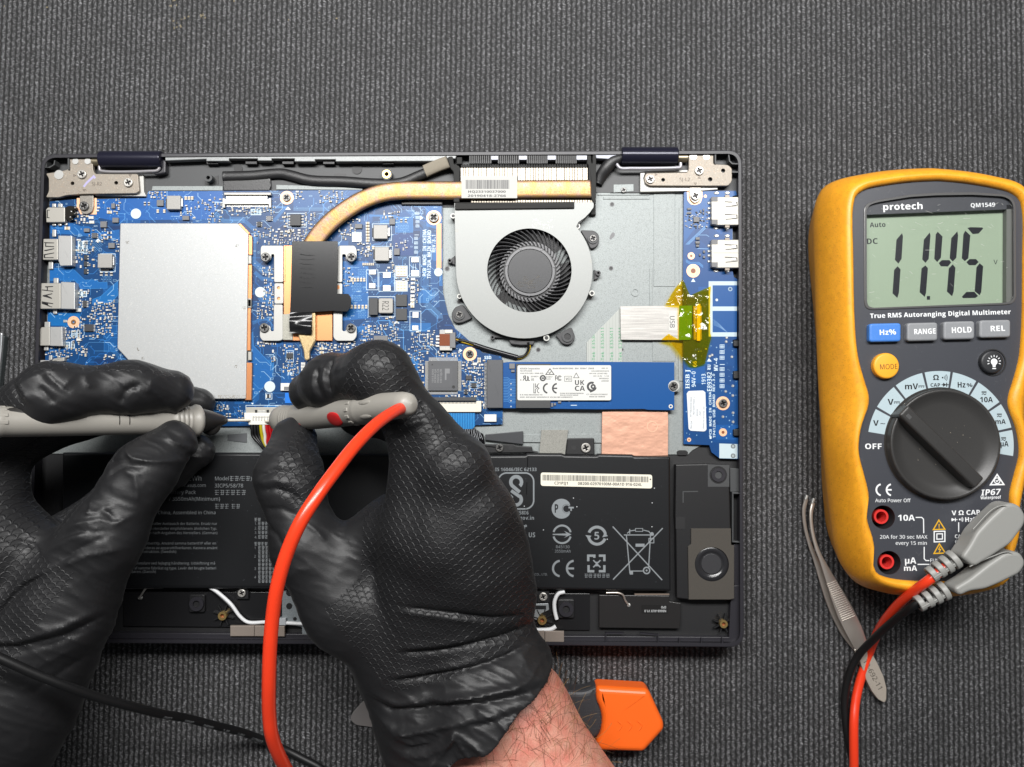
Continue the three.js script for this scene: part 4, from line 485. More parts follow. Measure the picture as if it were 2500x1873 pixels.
  put('foam_edge', slab(pl(Z3, 16, [258, 155, 320, 155, 320, 235, 258, 235]), 11, 15.6, { bevel: 0.4 }), S.foam, stack); put('foam_edge', slab(pl(Z3, 16, [1768, 140, 1815, 140, 1815, 232, 1832, 232, 1832, 135, 1872, 135, 1872, 620, 1860, 690, 1850, 700, 1800, 590, 1785, 430, 1785, 250, 1768, 240]), 11, 16.2, { r: 0.6, bevel: 0.4 }), S.foam, stack);
  put('foam_edge', slab(pl(Z3, 15, [1830, 700, 1872, 690, 1875, 810, 1815, 810, 1815, 780]), SHEET, 13, { bevel: 0.3 }), S.foam, stack);
  put('foam_bar', slab(pl(Z3, 16.4, [240, 685, 1620, 675, 1620, 748, 240, 765]), FT - 0.2, 16.6, { r: 0.3, bevel: 0.35 }), S.foam, stack);
  put('foam_bar', slab(rect(Z2, 13, 1720, 575, 2130, 615), SHEET, 13.2, { bevel: 0.3 }), S.black, stack);
  // heat pipe: flattened copper tube
  const goldTex = dataTex(256, (x, y) => { const a = fbm(x / 5, y / 9, 4, 21), b = fbm(x / 40, y / 30, 3, 33), k = 0.62 + 0.62 * a - (a > 0.58 ? 0.26 : 0), w = b; return [Math.min(255, (158 + 26 * w) * k), Math.min(255, (124 + 22 * w) * k), Math.min(255, (68 + 62 * (1 - w)) * k)]; }, true);
  const goldB = goldTex.clone(); for (const t of [goldTex, goldB]) { t.repeat.set(9, 1.2); t.needsUpdate = true; }
  goldB.colorSpace = THREE.NoColorSpace;
  const pipeM = std(0xffffff, 0.42, 0.7, { map: goldTex, bumpMap: goldB, bumpScale: 0.00012 });
  const path = curveOf([p3(Z2, 805, 1075, 15.0), p3(Z2, 830, 1010, 15.0), p3(Z2, 905, 900, 15.0), p3(Z2, 1020, 780, 15.1), p3(Z2, 1160, 670, 15.2), p3(Z2, 1330, 570, 15.3), p3(Z2, 1520, 500, 15.3), p3(Z2, 1720, 475, 15.3), p3(Z2, 1960, 472, 15.3), p3(Z3, 300, 545, 15.3), p3(Z3, 1000, 532, 15.3), p3(Z3, 1700, 528, 15.3), p3(Z3, 1812, 528, 15.3)]);
  const pipe = put('heat_pipe', sweep(path, 140, oval(4.3, 1.25, 16, 3.6)), pipeM, laptop, 'bent golden copper heat pipe');
  // cold plate
  put('cold_plate', slab(pl(NN, 13.6, [692, 599, 811, 599, 811, 832, 692, 832]), PCB, 13.5, { bevel: 0.2 }), S.copper, pipe); 
  put('plate_edge', slab(rect(Z2, 13.9, 545, 1022, 556, 1380), 13.4, 13.9), S.copper, pipe);
  put('solder_foil', slab(pl(Z6, 14, [532, 275, 632, 270, 632, 535, 532, 532]), 13.4, 14.1, { bevel: 0.15 }), std([0.55, 0.52, 0.45], 0.5, 0.5, { map: speck, bumpMap: grainMap(1), bumpScale: 0.000050 }), pipe);
  put('flat_end', slab(pl(Z6, 15.2, [700, 250, 862, 250, 862, 540, 802, 650, 802, 728, 775, 742, 750, 728, 742, 640, 690, 500]), 13.2, 15.6, { r: 0.9, bevel: 0.5 }), std([0.60, 0.45, 0.24], 0.38, 0.7, { bumpMap: goldB, bumpScale: 0.0002 }), pipe);
  const arm = (pts, holes) => put('spring_bracket', slab(pts, 13.3, 14.2, { r: 0.9, bevel: 0.2, holes }), S.bracket, pipe);
  const hA = [[492, 1445], [492, 1552]].map(([X, Y]) => { const p = pt(Z2, 14.2, X, Y); return [p[0], p[1], 1.0]; });
  arm([...pl(Z2, 14.2, [318, 1022, 538, 1022, 538, 1390, 445, 1390, 445, 1110, 420, 1110, 415, 1160, 365, 1195, 312, 1150, 310, 1060])]);
  arm(pl(Z2, 14.2, [448, 1398, 538, 1398, 538, 1605, 448, 1605]), hA);
  arm(pl(Z6, 14.2, [442, 178, 532, 178, 532, 530, 500, 542, 330, 542, 302, 500, 305, 400, 360, 365, 410, 400, 412, 445, 442, 445]));
  arm(pl(Z2, 14.2, [1085, 1022, 1250, 1022, 1272, 1060, 1272, 1150, 1220, 1195, 1165, 1160, 1162, 1110, 1128, 1110, 1128, 1390, 1080, 1390])); arm(pl(Z2, 14.2, [1070, 1398, 1128, 1398, 1128, 1520, 1070, 1520]));
  arm(pl(Z6, 14.2, [1038, 240, 1128, 240, 1128, 445, 1165, 445, 1165, 400, 1215, 362, 1272, 400, 1272, 500, 1240, 542, 1070, 542, 1038, 510]));
  for (const p of hA) put('dimple', disc(p[0], p[1], 1.1, 13.2, 13.7, 18), S.copper, pipe);
  { const p = pt(Z2, 14, 1085, 1440); put('dimple', disc(p[0], p[1], 1.0, 13.9, 14.3, 18), S.copper, pipe); }
  for (const [Z, X, Y] of [[Z2, 365, 1142], [Z2, 1222, 1142], [Z6, 352, 412], [Z6, 1218, 415]]) screw(pipe, Z, X, Y, 14.2, 48, true, rr(0, 1));
  // black film over the pipe
  const filmM = std([0.010, 0.010, 0.011], 0.22);
  const filmPts = [...pl(Z2, 16.6, [625, 978, 1085, 978, 1078, 1500]), ...pl(Z6, 16.6, [1085, 70, 1190, 72, 1218, 110, 1215, 200, 1180, 250, 1030, 242, 825, 255, 825, 478, 600, 462, 605, 270, 615, 20])];
  const film = put('black_film', slab(filmPts, 16.3, 16.6, { r: 0.5, bevel: 0.1 }), filmM, pipe, 'creased black plastic film');
  for (let i = 0; i < 8; i++) { const Y = 1110 + i * 46; put('crease', tube([p3(Z2, 705, Y, 16.55), p3(Z2, 770, Y + 8, 16.62), p3(Z2, 850, Y + rr(-4, 16), 16.55)], 0.16, 12, 6), filmM, film); }
  put('crease', tube([p3(Z6, 660, 372, 16.5), p3(Z6, 720, 410, 16.75), p3(Z6, 760, 478, 16.5)], 0.35, 14, 6), filmM, film);
  { const a = pl(Z6, 16.8, [603, 258, 824, 252, 822, 476, 601, 462]), W = 10, H = 22, po = [], ix = []; for (let j = 0; j <= H; j++) for (let i = 0; i <= W; i++) { const s = i / W, t = j / H, x = (a[0][0] * (1 - s) + a[1][0] * s) * (1 - t) + (a[3][0] * (1 - s) + a[2][0] * s) * t, z = (a[0][1] * (1 - s) + a[1][1] * s) * (1 - t) + (a[3][1] * (1 - s) + a[2][1] * s) * t; po.push(x, 16.68 + 1.5 * Math.exp(-(((t - 0.62 - 0.25 * (s - 0.5)) / 0.24) ** 2)) * (0.6 + 0.5 * s) + 0.12 * Math.sin(t * 19 + s * 3), z); }
    for (let j = 0; j < H; j++) for (let i = 0; i < W; i++) { const p = j * (W + 1) + i; ix.push(p, p + W + 1, p + 1, p + 1, p + W + 1, p + W + 2); } const g = new THREE.BufferGeometry(); g.setAttribute('position', new THREE.Float32BufferAttribute(po, 3)); g.setIndex(ix); g.computeVertexNormals(); const m = put('film_flap', g, std([0.012, 0.012, 0.013], 0.2, 0, { side: THREE.DoubleSide }), film); }
  // part label on the fins
  const lp = rect(Z3, 16.9, 315, 378, 960, 632), lb = bounds(lp), pr = new Print(lb[0], lb[1], lb[2], lb[3], 22, '#b9b8b3');
  { let X = 365; while (X < 866) { const w = [3, 5, 8, 4][Math.floor(rand() * 4)]; pr.poly(Z3, 16.9, [X, 422, X + w, 422, X + w, 526, X, 526], '#3a3a3c'); X += w + [3, 4, 6][Math.floor(rand() * 3)]; } }
  pr.text('HQ23310037000', Z3, 16.9, 608, 556, 28, '#2a2a2c', { bold: true, width: 440 }); pr.text('20190418-2766', Z3, 16.9, 608, 604, 28, '#1c1c1e', { bold: true, width: 446 });
  put('paper_label', pr.on(slab(lp, 16.5, 16.75, { r: 0.3 })), std(0xffffff, 0.55, 0, { map: pr.tex() }), stack, 'white barcode label on the fins');
}
// ---------------------------------------------------------------- taped cables along the far edge
{
  const tape = std([0.018, 0.018, 0.019], 0.38, 0, { bumpMap: grainMap(1), bumpScale: 0.000075 });
  const c = put('display_cable', sweep(curveOf([p3(Z1, 1985, 330, 12.2), p3(Z1, 2200, 325, 12.2), p3(Z2, 250, 320, 12.2), p3(Z2, 520, 300, 12.4), p3(Z2, 620, 320, 12.6), p3(Z2, 800, 365, 12.6), p3(Z2, 1150, 380, 12.6), p3(Z2, 1450, 400, 12.6), p3(Z2, 1700, 395, 12.6), p3(Z2, 1900, 320, 13), p3(Z2, 2050, 255, 14), p3(Z2, 2180, 200, 15)]), 80, oval(2.4, 1.4, 12)), tape, laptop, 'black taped display cable'); 
  put('tape_flap', slab(pl(Z1, 12.6, [1985, 290, 2450, 300, 2460, 430, 2445, 470, 1985, 472]), 11, 12.4, { r: 0.4, bevel: 0.3 }), tape, c);
  put('cloth_wrap', sweep(curveOf([p3(Z2, 1955, 280, 14), p3(Z2, 2080, 225, 14.6), p3(Z2, 2190, 185, 15.2)]), 14, oval(3.0, 1.5, 10, 2.6)), std([0.26, 0.23, 0.18], 0.85, 0, { bumpMap: grainMap(1), bumpScale: 0.000075 }), c);
  const d = put('antenna_bundle', sweep(curveOf([p3(Z4, 370, 165, 14), p3(Z4, 260, 210, 14), p3(Z4, 190, 290, 13.5), p3(Z4, 130, 380, 12.5), p3(Z4, 95, 470, 12)]), 30, oval(2.7, 2.0, 12), undefined, (t) => 0.8 + 0.3 * Math.sin(t * 3.1)), tape, laptop, 'black wrapped cable beside the hinge barrel');
}
// ---------------------------------------------------------------- solid state drive
{
  const q = [...pl(Z7, 14.2, [790, 1118, 850, 1108, 1850, 1105]), ...pl(Z8, 14.2, [684, 778, 684, 1165, 470, 1162, 440, 1155, 60, 1158])].concat(pl(Z7, 14.2, [1350, 1648, 790, 1640])), b = bounds(q), pr = new Print(b[0], b[1], b[2], b[3], 14, '#0a4a88');
  for (let i = 0; i < 16; i++) pr.line(Z7, 14.2, [800, 1290 + i * 18, 850, 1290 + i * 18, 880, 1310 + i * 18, 945, 1310 + i * 18], '#6aa2d6', 0.14);
  for (let i = 0; i < 5; i++) pr.dot(Z7, 14.2, 888, 1358 + i * 66, 12, '#a9b3b8', '#1a4d8e', 0.2);
  for (let i = 0; i < 300; i++) pr.dot(Z7, 14.2, 1350 + rr(0, 700), 1560 + rr(0, 80), rr(1, 2.5), '#2d68b0'); pr.line(Z7, 14.2, [1578, 1608, 1650, 1608], SILK, 0.3); pr.text('2', Z7, 14.2, 1560, 1566, 16, SILK, { turn: -90 });
  const ssd = put('solid_state_drive', pr.on(slab(q, 13.2, 14.2, { bevel: 0 })), std(0xffffff, 0.35, 0, { map: pr.tex(), clearcoat: 0.2, clearcoatRoughness: 0.3, specularIntensity: 0.6 }), laptop, 'long blue drive card with a white label');
  put('memory_chip', slab(rect(Z7, 15.6, 945, 1128, 1345, 1640), 14.1, 15.4, { bevel: 0.1 }), S.chip, ssd);
  for (const [X0, Y0, X1, Y1] of [[868, 1125, 932, 1185], [1352, 1580, 1376, 1625], [1384, 1580, 1408, 1610], [1432, 1560, 1468, 1585], [890, 1198, 930, 1225]]) put('capacitor', slab(rect(Z7, 15, X0, Y0, X1, Y1), 14.1, 14.9, { bevel: 0.1 }), S.chipGrey, ssd);
  // label
  const lp = rect(Z7, 15.7, 962, 1145, 2046, 1550), lb = bounds(lp), L = new Print(lb[0], lb[1], lb[2], lb[3], 30, '#cdcdc9'), hh = 15.7, K = '#38383a', T = (s, X, Y, sz, w, o) => L.text(s, Z7, hh, X, Y, sz * 1.15, K, { bold: true, width: w, ...o });
  T('KIOXIA Corporation', 1107, 1183, 17, 228, { bold: true }); T('FW HP01AE00', 1062, 1211, 12, 140); T('CAN ICES-3(B) / NMB-3(B)', 1128, 1238, 12, 270); T('Model KBG40ZNV256G   BG4   NVMe™  256GB', 1608, 1182, 15, 480); T('HW: S1', 1972, 1180, 12, 74); T('S/N 228PHDVFQX74', 1920, 1212, 12, 205); T('HP P/N: L57447-002', 1898, 1241, 12, 210); T('DC+3.3V ⎓ 1.1A', 1930, 1270, 12, 180); T('09FEB2022', 1962, 1298, 12, 112); T('2208XEZ', 1975, 1326, 12, 86);
  T('R', 1045, 1292, 52, 44, { bold: true, flip: true }); T('U', 1068, 1298, 52, 44, { bold: true }); T('L', 1094, 1300, 44, 30, { bold: true }); T('c', 1002, 1312, 22, 16); T('US', 1137, 1310, 24, 36); T('E319571', 1162, 1275, 14, 90); T('D33B17', 1330, 1280, 12, 76); T('RoHS', 1320, 1304, 12, 52);
  L.dot(Z7, hh, 1256, 1294, 28, null, K, 0.7); L.line(Z7, hh, [1242, 1294, 1272, 1294], K, 0.7); T('F', 1408, 1292, 52, 30, { bold: true }); for (const r of [27, 15]) { const p = pt(Z7, hh, 1450, 1294), k = 0.0395; L.g.beginPath(); L.g.arc(p[0], p[1], r * k, 0.7, 5.6); L.g.strokeStyle = K; L.g.lineWidth = 0.3; L.g.stroke(); }
  L.poly(Z7, hh, [1508, 1272, 1590, 1272, 1590, 1332, 1508, 1332], null, K, 0.18); T('VCI', 1549, 1304, 26, 56); L.poly(Z7, hh, [1338, 1185, 1386, 1252, 1290, 1252], null, K, 0.35); L.line(Z7, hh, [1322, 1225, 1336, 1240, 1352, 1215], K, 0.3); L.poly(Z7, hh, [1642, 1235, 1674, 1290, 1612, 1290], null, K, 0.25);
  const arcP = (X, Y, r, a0, a1, lw) => { const p = pt(Z7, hh, X, Y), k = 0.0395; L.g.beginPath(); L.g.arc(p[0], p[1], r * k, a0, a1); L.g.strokeStyle = K; L.g.lineWidth = lw; L.g.stroke(); };
  arcP(1318, 1412, 54, 1.75, 4.6, 0.75); arcP(1424, 1412, 54, 1.75, 4.6, 0.75); L.line(Z7, hh, [1372, 1412, 1422, 1412], K, 0.7); arcP(1218, 1384, 26, 1.7, 4.6, 0.3); arcP(1218, 1440, 26, 1.7, 4.6, 0.3); L.line(Z7, hh, [1152, 1355, 1152, 1465, 1170, 1465, 1170, 1425, 1195, 1400], K, 0.3); L.line(Z7, hh, [1172, 1355, 1172, 1400, 1200, 1372], K, 0.3);
  T('UK', 1678, 1345, 50, 116); T('CA', 1682, 1412, 50, 122); arcP(1822, 1392, 46, 0.2, 5.2, 1.0); arcP(1838, 1392, 20, 0, 6.3, 0.8); L.poly(Z7, hh, [1780, 1420, 1840, 1448, 1806, 1462], K);
  T('R-R-TMZ-KBG4AZNV-TD', 1122, 1487, 12, 262); T('EUI64 8CE38E04038E8830', 1590, 1470, 12, 275); T('SOLID STATE DRIVE', 1560, 1492, 12, 212); T('CT: UPPGED15V38EGZ', 1882, 1482, 12, 245); T('MADE IN TAIWAN', 1884, 1508, 13, 182); T('SSID: 43P3GXEY MNVREVCD V5CRA1B0 AS0BMDTV', 1295, 1514, 12, 610);
  put('drive_label', L.on(slab(lp, 15.4, 15.6, { r: 0.9 })), std(0xffffff, 0.5, 0, { map: L.tex() }), ssd, 'white printed drive label');
  const cn = put('drive_socket', slab(rect(Z7, 15.4, 608, 1082, 795, 1640), PCB, 15.2, { r: 0.3, bevel: 0.3 }), std([0.075, 0.078, 0.085], 0.45), laptop, 'dark drive socket with a row of pins'); const a = pt(Z7, 13, 580, 1120), e = pt(Z7, 13, 608, 1620); for (let i = 0; i < 33; i++) put('pin', box((a[0] + e[0]) / 2, PCB + 0.4, a[1] + (e[1] - a[1]) * i / 32, e[0] - a[0], 0.6, 0.24), S.bright, cn);
  put('screw_seat', slab(pl(Z8, 14, [645, 925, 730, 925, 745, 970, 730, 1020, 645, 1020]), SHEET, 13.2, { r: 0.6, bevel: 0.3 }), S.sheet, ssd); { const p = pt(Z8, 14.2, 680, 970); put('screw_ring', ringGeo(p[0], p[1], 1.4, 2.6, 14.1, 14.35, 28), S.bright, ssd); } screw(ssd, Z8, 676, 970, 14.3, 36, true); { const p = pt(Z8, 14.2, 655, 1135); put('ring_contact', ringGeo(p[0], p[1], 0.5, 0.95, 14.1, 14.3, 20), S.ivory, ssd); }
}
// ---------------------------------------------------------------- side USB board
{
  const UB = 12.2, q = [...pl(Z4, UB, [1088, 572, 1110, 552, 1690, 548, 1700, 600, 1650, 610, 1650, 1470, 1665, 1545, 1705, 1570]), ...pl(Z8, UB, [1192, 160, 1190, 590, 1155, 598, 1160, 650, 1192, 660, 1195, 845, 1158, 850, 1160, 910, 1198, 925, 1200, 1310, 1165, 1320, 1168, 1380, 1200, 1385, 1200, 1560, 1052, 1556, 985, 1505, 968, 1448, 760, 1440, 755, 100])], b = bounds(q), pr = new Print(b[0], b[1], b[2], b[3], 12, '#0a447e'), h = UB;
  pr.poly(Z4, h, [1090, 560, 1700, 555, 1700, 900, 1200, 1000, 1090, 1150], '#0f5290'); for (let i = 0; i < 26; i++) { const x = rr(b[0], b[2]), z = rr(b[1], b[3]); pr.polyP([[x, z], [x + rr(4, 14), z], [x + rr(4, 12), z + rr(4, 14)], [x, z + rr(3, 10)]], rand() < 0.5 ? '#104f90' : '#0b3f76'); }
  for (let k = 0; k < 3; k++) { pr.line(Z4, h, [1110 + k * 16, 1170, 1330 + k * 10, 960 + k * 6], '#7fb0de', 0.18); pr.line(Z4, h, [1110, 1345 + k * 12, 1160, 1375 + k * 12, 1260, 1375 + k * 12, 1310, 1415 + k * 12], '#5f9bd4', 0.16); } pr.line(Z4, h, [1245, 1215, 1380, 1222], '#9cc3e6', 0.18); pr.line(Z4, h, [1265, 1060, 1350, 1060, 1380, 1080], '#9cc3e6', 0.18);
  pr.poly(Z8, h, [962, 122, 1192, 122, 1192, 570, 962, 570], '#b9c9d2'); pr.poly(Z8, h, [994, 155, 1192, 155, 1192, 326, 994, 326], '#0f4c8a'); pr.poly(Z8, h, [994, 362, 1192, 362, 1192, 535, 994, 535], '#0f4c8a'); for (let k = 0; k < 6; k++) pr.line(Z8, h, [1000, 430 + k * 9, 1050, 470 + k * 5, 1110, 532], '#6d8fb8', 0.14); pr.dot(Z8, h, 1137, 185, 14, '#33527a', '#9fb2c0', 0.4); pr.dot(Z8, h, 1028, 273, 11, '#cdd3d2');
  pr.poly(Z4, h, [1195, 1560, 1222, 1602, 1170, 1602], '#cfdde4'); pr.poly(Z8, h, [1048, 1435, 1196, 1440, 1196, 1558, 1048, 1555], '#bccbd0'); for (const [X, Y] of [[1160, 1458], [1160, 1535]]) pr.dot(Z8, h, X, Y, 15, '#9fa8a8', '#66696a', 0.4);
  const W = '#d3e0e6', tt = (s, X, Y, sz, w, o = {}) => pr.text(s, Z8, h, X, Y, sz, W, { turn: -90, width: w, ...o });
  tt('HSB J', 790, 915, 34, 158, { font: 'serif' }); tt('94V-0', 840, 915, 32, 130, { font: 'monospace' }); tt('66', 850, 792, 30, 52, { font: 'monospace' }); tt('1913', 920, 915, 32, 92, { font: 'monospace' }); tt('E89382', 968, 935, 36, 160, { font: 'monospace' }); tt('MV-4', 1020, 795, 32, 105, { font: 'monospace' }); tt('PCB MADE·IN CHINA', 975, 1200, 19, 365, { font: 'monospace' }); tt('TP412UA USB BOARD REV.3.0', 1004, 1130, 20, 520, { font: 'monospace' });
  pr.dot(Z8, h, 978, 1390, 9, W); pr.poly(Z8, h, [965, 745, 988, 772, 945, 772], W); tt('R', 965, 830, 28, 22, { turn: 90 }); tt('U', 965, 806, 28, 22);
  for (let i = 0; i < 8; i++) { const Y = 650 + i * 46; if (i === 3) { pr.line(Z8, h, [1052, Y + 8, 1092, Y + 8], W, 0.3); continue; } for (let k = 0; k < 4; k++) pr.line(Z8, h, [1054 + k * 11, Y - 16, 1054 + k * 11, Y + 14], W, 0.22); for (let k = 0; k < 3; k++) pr.line(Z8, h, [1052, Y - 14 + k * 13, 1090, Y - 14 + k * 13], W, 0.22); }
  for (let i = 0; i < 70; i++) pr.dot(Z8, h, rr(770, 1190), rr(600, 1430), rr(2, 5), '#9bb9d0');
  const ub = put('usb_board', pr.on(slab(q, SHEET, UB, { bevel: 0 })), std(0xffffff, 0.38, 0, { map: pr.tex(), clearcoat: 0.2, clearcoatRoughness: 0.3, specularIntensity: 0.6 }), laptop, 'narrow blue USB circuit board along the side');
  for (const Y of [618, 1113]) {
    const u = put('usb_port', slab(pl(Z4, 15.4, [1408, Y + 5, 1500, Y, 1735, Y, 1738, Y + 326, 1480, Y + 328, 1410, Y + 310]), UB, 15.4, { r: 0.4, bevel: 0.3 }), S.nickel, ub, 'silver USB port on the side board');
    for (const y of [62, 208]) { put('spring_tab', slab(pl(Z4, 15.4, [1560, Y + y - 10, 1705, Y + y, 1708, Y + y + 45, 1570, Y + y + 58, 1570, Y + y + 50, 1698, Y + y + 38, 1696, Y + y + 8, 1560, Y + y]), 15.2, 15.46), S.black, u); put('spring_bump', slab(rect(Z4, 15.5, 1640, Y + y + 4, 1690, Y + y + 36), 15.3, 15.7, { bevel: 0.15 }), S.bright, u); }
    put('seam', slab(rect(Z4, 15.4, 1425, Y + 152, 1735, Y + 155), 15.3, 15.43), S.chipGrey, u); for (const y of [0, 262]) put('insulator', slab(rect(Z4, 15.5, 1412, Y + y, 1480, Y + y + 55), UB, 15.5, { bevel: 0.1 }), S.chipGrey, u); for (const y of [-40, 310]) put('clip', slab(rect(Z4, 15.5, 1565, Y + y + 20, 1615, Y + y + 45), 14, 15.55), std([0.2, 0.17, 0.14], 0.4, 0.5), u);
    for (const y of [72, 135, 186, 252]) { const p = pt(Z4, UB, 1375, Y + y); put('solder_joint', disc(p[0], p[1], dotR(Z4, 20), UB - 0.05, UB + 0.5, 16, dotR(Z4, 9)), S.bright, u); }
    for (const [X, y] of [[1465, -42], [1590, -42], [1460, 362], [1590, 362]]) { const p = pt(Z4, UB, X, Y + y); const g = disc(0, 0, dotR(Z4, 26), 0, 0.5, 16, dotR(Z4, 16)); g.scale(1.3, 1, 0.8); g.translate(p[0], UB, p[1]); put('solder_joint', g, S.bright, u); }
  }
  for (const [Z, X, Y, R, s] of [[Z4, 1195, 1475, 80, 0], [Z8, 1077, 1110, 57, 36], [Z4, 1172, 1302, 42, -1], [Z8, 1078, 1345, 33, -1], [Z8, 803, 1405, 17, -1], [Z4, 1335, 612, 18, -1]]) { const p = pt(Z, UB, X, Y), r = dotR(Z, R), c = put('copper_ring', ringGeo(p[0], p[1], r * (s > 0 ? 0.5 : 0.38), r, UB - 0.05, UB + 0.12, 36), S.pad, ub); if (s <= 0) put('hole', disc(p[0], p[1], r * 0.4, UB - 0.2, UB + 0.06, 20), S.brown, c); if (R > 50) for (let i = 0; i < 8; i++) { const an = i * Math.PI / 4; put('via', disc(p[0] + Math.cos(an) * r * 0.72, p[1] + Math.sin(an) * r * 0.72, 0.13, UB, UB + 0.16, 8), S.brown, c); } if (s > 0) screw(ub, Z, X, Y, UB + 0.12, s, true); }
  put('copper_ground_pad', slab(pl(Z4, UB, [1122, 558, 1155, 550, 1300, 550, 1302, 620, 1280, 690, 1220, 715, 1165, 705, 1130, 660]), UB, UB + 0.1, { r: 0.5 }), S.pad, ub);
  for (const [Z, X0, Y0, X1, Y1] of [[Z4, 1128, 745, 1175, 768], [Z4, 1128, 790, 1175, 815], [Z4, 1225, 1085, 1272, 1115], [Z4, 1222, 1130, 1272, 1160], [Z4, 1228, 1170, 1265, 1196], [Z4, 1275, 770, 1292, 800], [Z4, 1308, 755, 1325, 780], [Z4, 1308, 795, 1325, 820], [Z4, 1310, 1238, 1335, 1265], [Z4, 1310, 1300, 1335, 1328], [Z4, 1265, 1275, 1285, 1300], [Z4, 1205, 945, 1240, 960]]) block('capacitor', Z, X0, Y0, X1, Y1, 0.8, S.chipGrey, ub, 0.1, UB); block('chip', Z4, 1200, 850, 1268, 910, 0.9, S.chipGrey, ub, 0.1, UB);
  { const list = []; for (let i = 0; i < 60; i++) { const p = pt(Z4, UB, rr(1105, 1360), rr(790, 980)); list.push(tint(box(p[0], UB + 0.2, p[1], 0.7, 0.4, 0.4), [0xc9c8c2, 0x8f8f92, 0x2a2b2e][i % 3])); } const m = put('surface_components', join(list), S.tint, ub); m.userData.kind = 'stuff'; }
  for (const [X, Y] of [[1108, 578], [1104, 612], [1150, 735], [1158, 970], [1158, 1048], [1160, 1188], [1160, 1262], [1100, 1015], [1078, 1220], [970, 730], [990, 720]]) { const p = pt(Z8, UB, X, Y); put('solder_joint', disc(p[0], p[1], 0.75, UB - 0.05, UB + 0.45, 16, 0.4), S.bright, ub); }
  // serial sticker
  const lp = pl(Z8, UB + 0.3, [800, 1010, 920, 1006, 936, 1022, 945, 1325, 928, 1338, 815, 1332, 800, 1318, 785, 1030]), lb = bounds(lp), L = new Print(lb[0], lb[1], lb[2], lb[3], 30, '#d6dade'), lt = (s, X, Y, sz, w) => L.text(s, Z8, UB + 0.3, X, Y, sz, '#3a3d40', { turn: -88, bold: false, width: w, font: 'monospace' });
  lt('TP412UA', 822, 1285, 14, 66); lt('K417KBZ0002G1RUUS', 818, 1140, 13, 165); lt('HQ21203977000E L1', 842, 1125, 13, 155); lt('4060200', 870, 1185, 12, 62); lt('ASAT', 893, 1190, 12, 38); lt('6DA9SJ70-U3101D0 300', 922, 1225, 12, 180);
  put('serial_sticker', L.on(slab(lp, UB, UB + 0.25, { r: 0.6 })), std(0xffffff, 0.5, 0, { map: L.tex() }), ub, 'white serial sticker');
  for (const [X0, Y0, X1, Y1] of [[1165, 600, 1210, 650], [1165, 850, 1215, 910], [1165, 1320, 1215, 1375]]) put('clip_post', slab(rect(Z8, 14, X0, Y0, X1, Y1), FLOOR + 0.3, 14, { r: 0.5, bevel: 0.3 }), S.black, ub);

  // flat cables: printed white one underneath, silver one on top
  const wp = [...pl(Z7, 11.2, [1765, 880]), ...pl(Z8, 11.2, [255, 330, 262, 345, 262, 790]), ...pl(Z7, 11.2, [1765, 1115])], wb = bounds(wp), wc = new Print(wb[0], wb[1], wb[2], wb[3], 18, '#a8aba6');
  for (let i = 0; i < 46; i++) wc.line(Z8, 11.2, [-8 + i * 6, 300, -8 + i * 6, 800], i % 2 ? '#b2b5b0' : '#9a9e99', 0.3);
  for (const [X, sft] of [[30, 0], [103, 0], [176, 0], [246, 0]]) { wc.text('gh-Tek  E353411', Z8, 11.2, X, 660 + sft, 26, '#2c8a55', { turn: -90, bold: false, width: 340 }); }
  const wcable = put('printed_flat_cable', wc.on(slab(wp, SHEET, 11.0)), std(0xffffff, 0.45, 0, { map: wc.tex() }), laptop, 'white flat cable printed with green letters');
  const brushed = dataTex(256, (x, y) => { const k = 158 + 50 * fbm(x / 60, y / 1.6, 3, 8) - 20 + 12 * hash(x, y, 4); return [k, k * 0.985, k * 0.96]; }, true);
  const sc = slab(pl(Z8, 12.8, [248, 325, 735, 318, 735, 598, 252, 595]), 12.3, 12.7, { bevel: 0.05 });
  const fc = put('foil_flat_cable', mm20(sc), std(0xffffff, 0.4, 0.5, { map: brushed }), laptop, 'silver foil flat cable leading to the side board');
  { const a = rect(Z8, 12.8, 640, 380, 705, 522), bb2 = bounds(a), u = new Print(bb2[0], bb2[1], bb2[2], bb2[3], 30, '#c6c5c0'); u.text('USB', Z8, 12.8, 668, 450, 40, '#202022', { turn: 90, bold: false, width: 102 }); put('usb_tag', u.on(slab(a, 12.65, 12.8)), std(0xffffff, 0.5, 0, { map: u.tex() }), fc); }
  put('green_stiffener', slab(pl(Z8, 13, [725, 320, 828, 318, 825, 575, 812, 598, 722, 598]), 12.3, 13, { bevel: 0.1 }), std([0.04, 0.30, 0.03], 0.35), fc);
  { const fp = put('flat_cable_socket', slab(rect(Z8, 13.6, 868, 305, 896, 605), UB, 13.6, { bevel: 0.15 }), S.ivory, ub); const a = pt(Z8, 13, 840, 325), e = pt(Z8, 13, 908, 590); for (let i = 0; i < 34; i++) put('pin', box((a[0] + e[0]) / 2, UB + 0.3, a[1] + (e[1] - a[1]) * i / 33, e[0] - a[0], 0.4, 0.25), S.bright, fp); }
  // amber tape over the joint: a creased thin sheet
  const tp = pl(Z8, 14.4, [755, 105, 815, 235, 985, 158, 978, 235, 975, 540, 985, 575, 935, 790, 860, 812, 800, 800, 735, 715, 660, 620, 580, 595, 640, 545, 720, 590, 722, 320, 612, 312, 690, 180]);
  const tg = new THREE.ShapeGeometry(outline(tp, 0.3)); tg.rotateX(-Math.PI / 2);
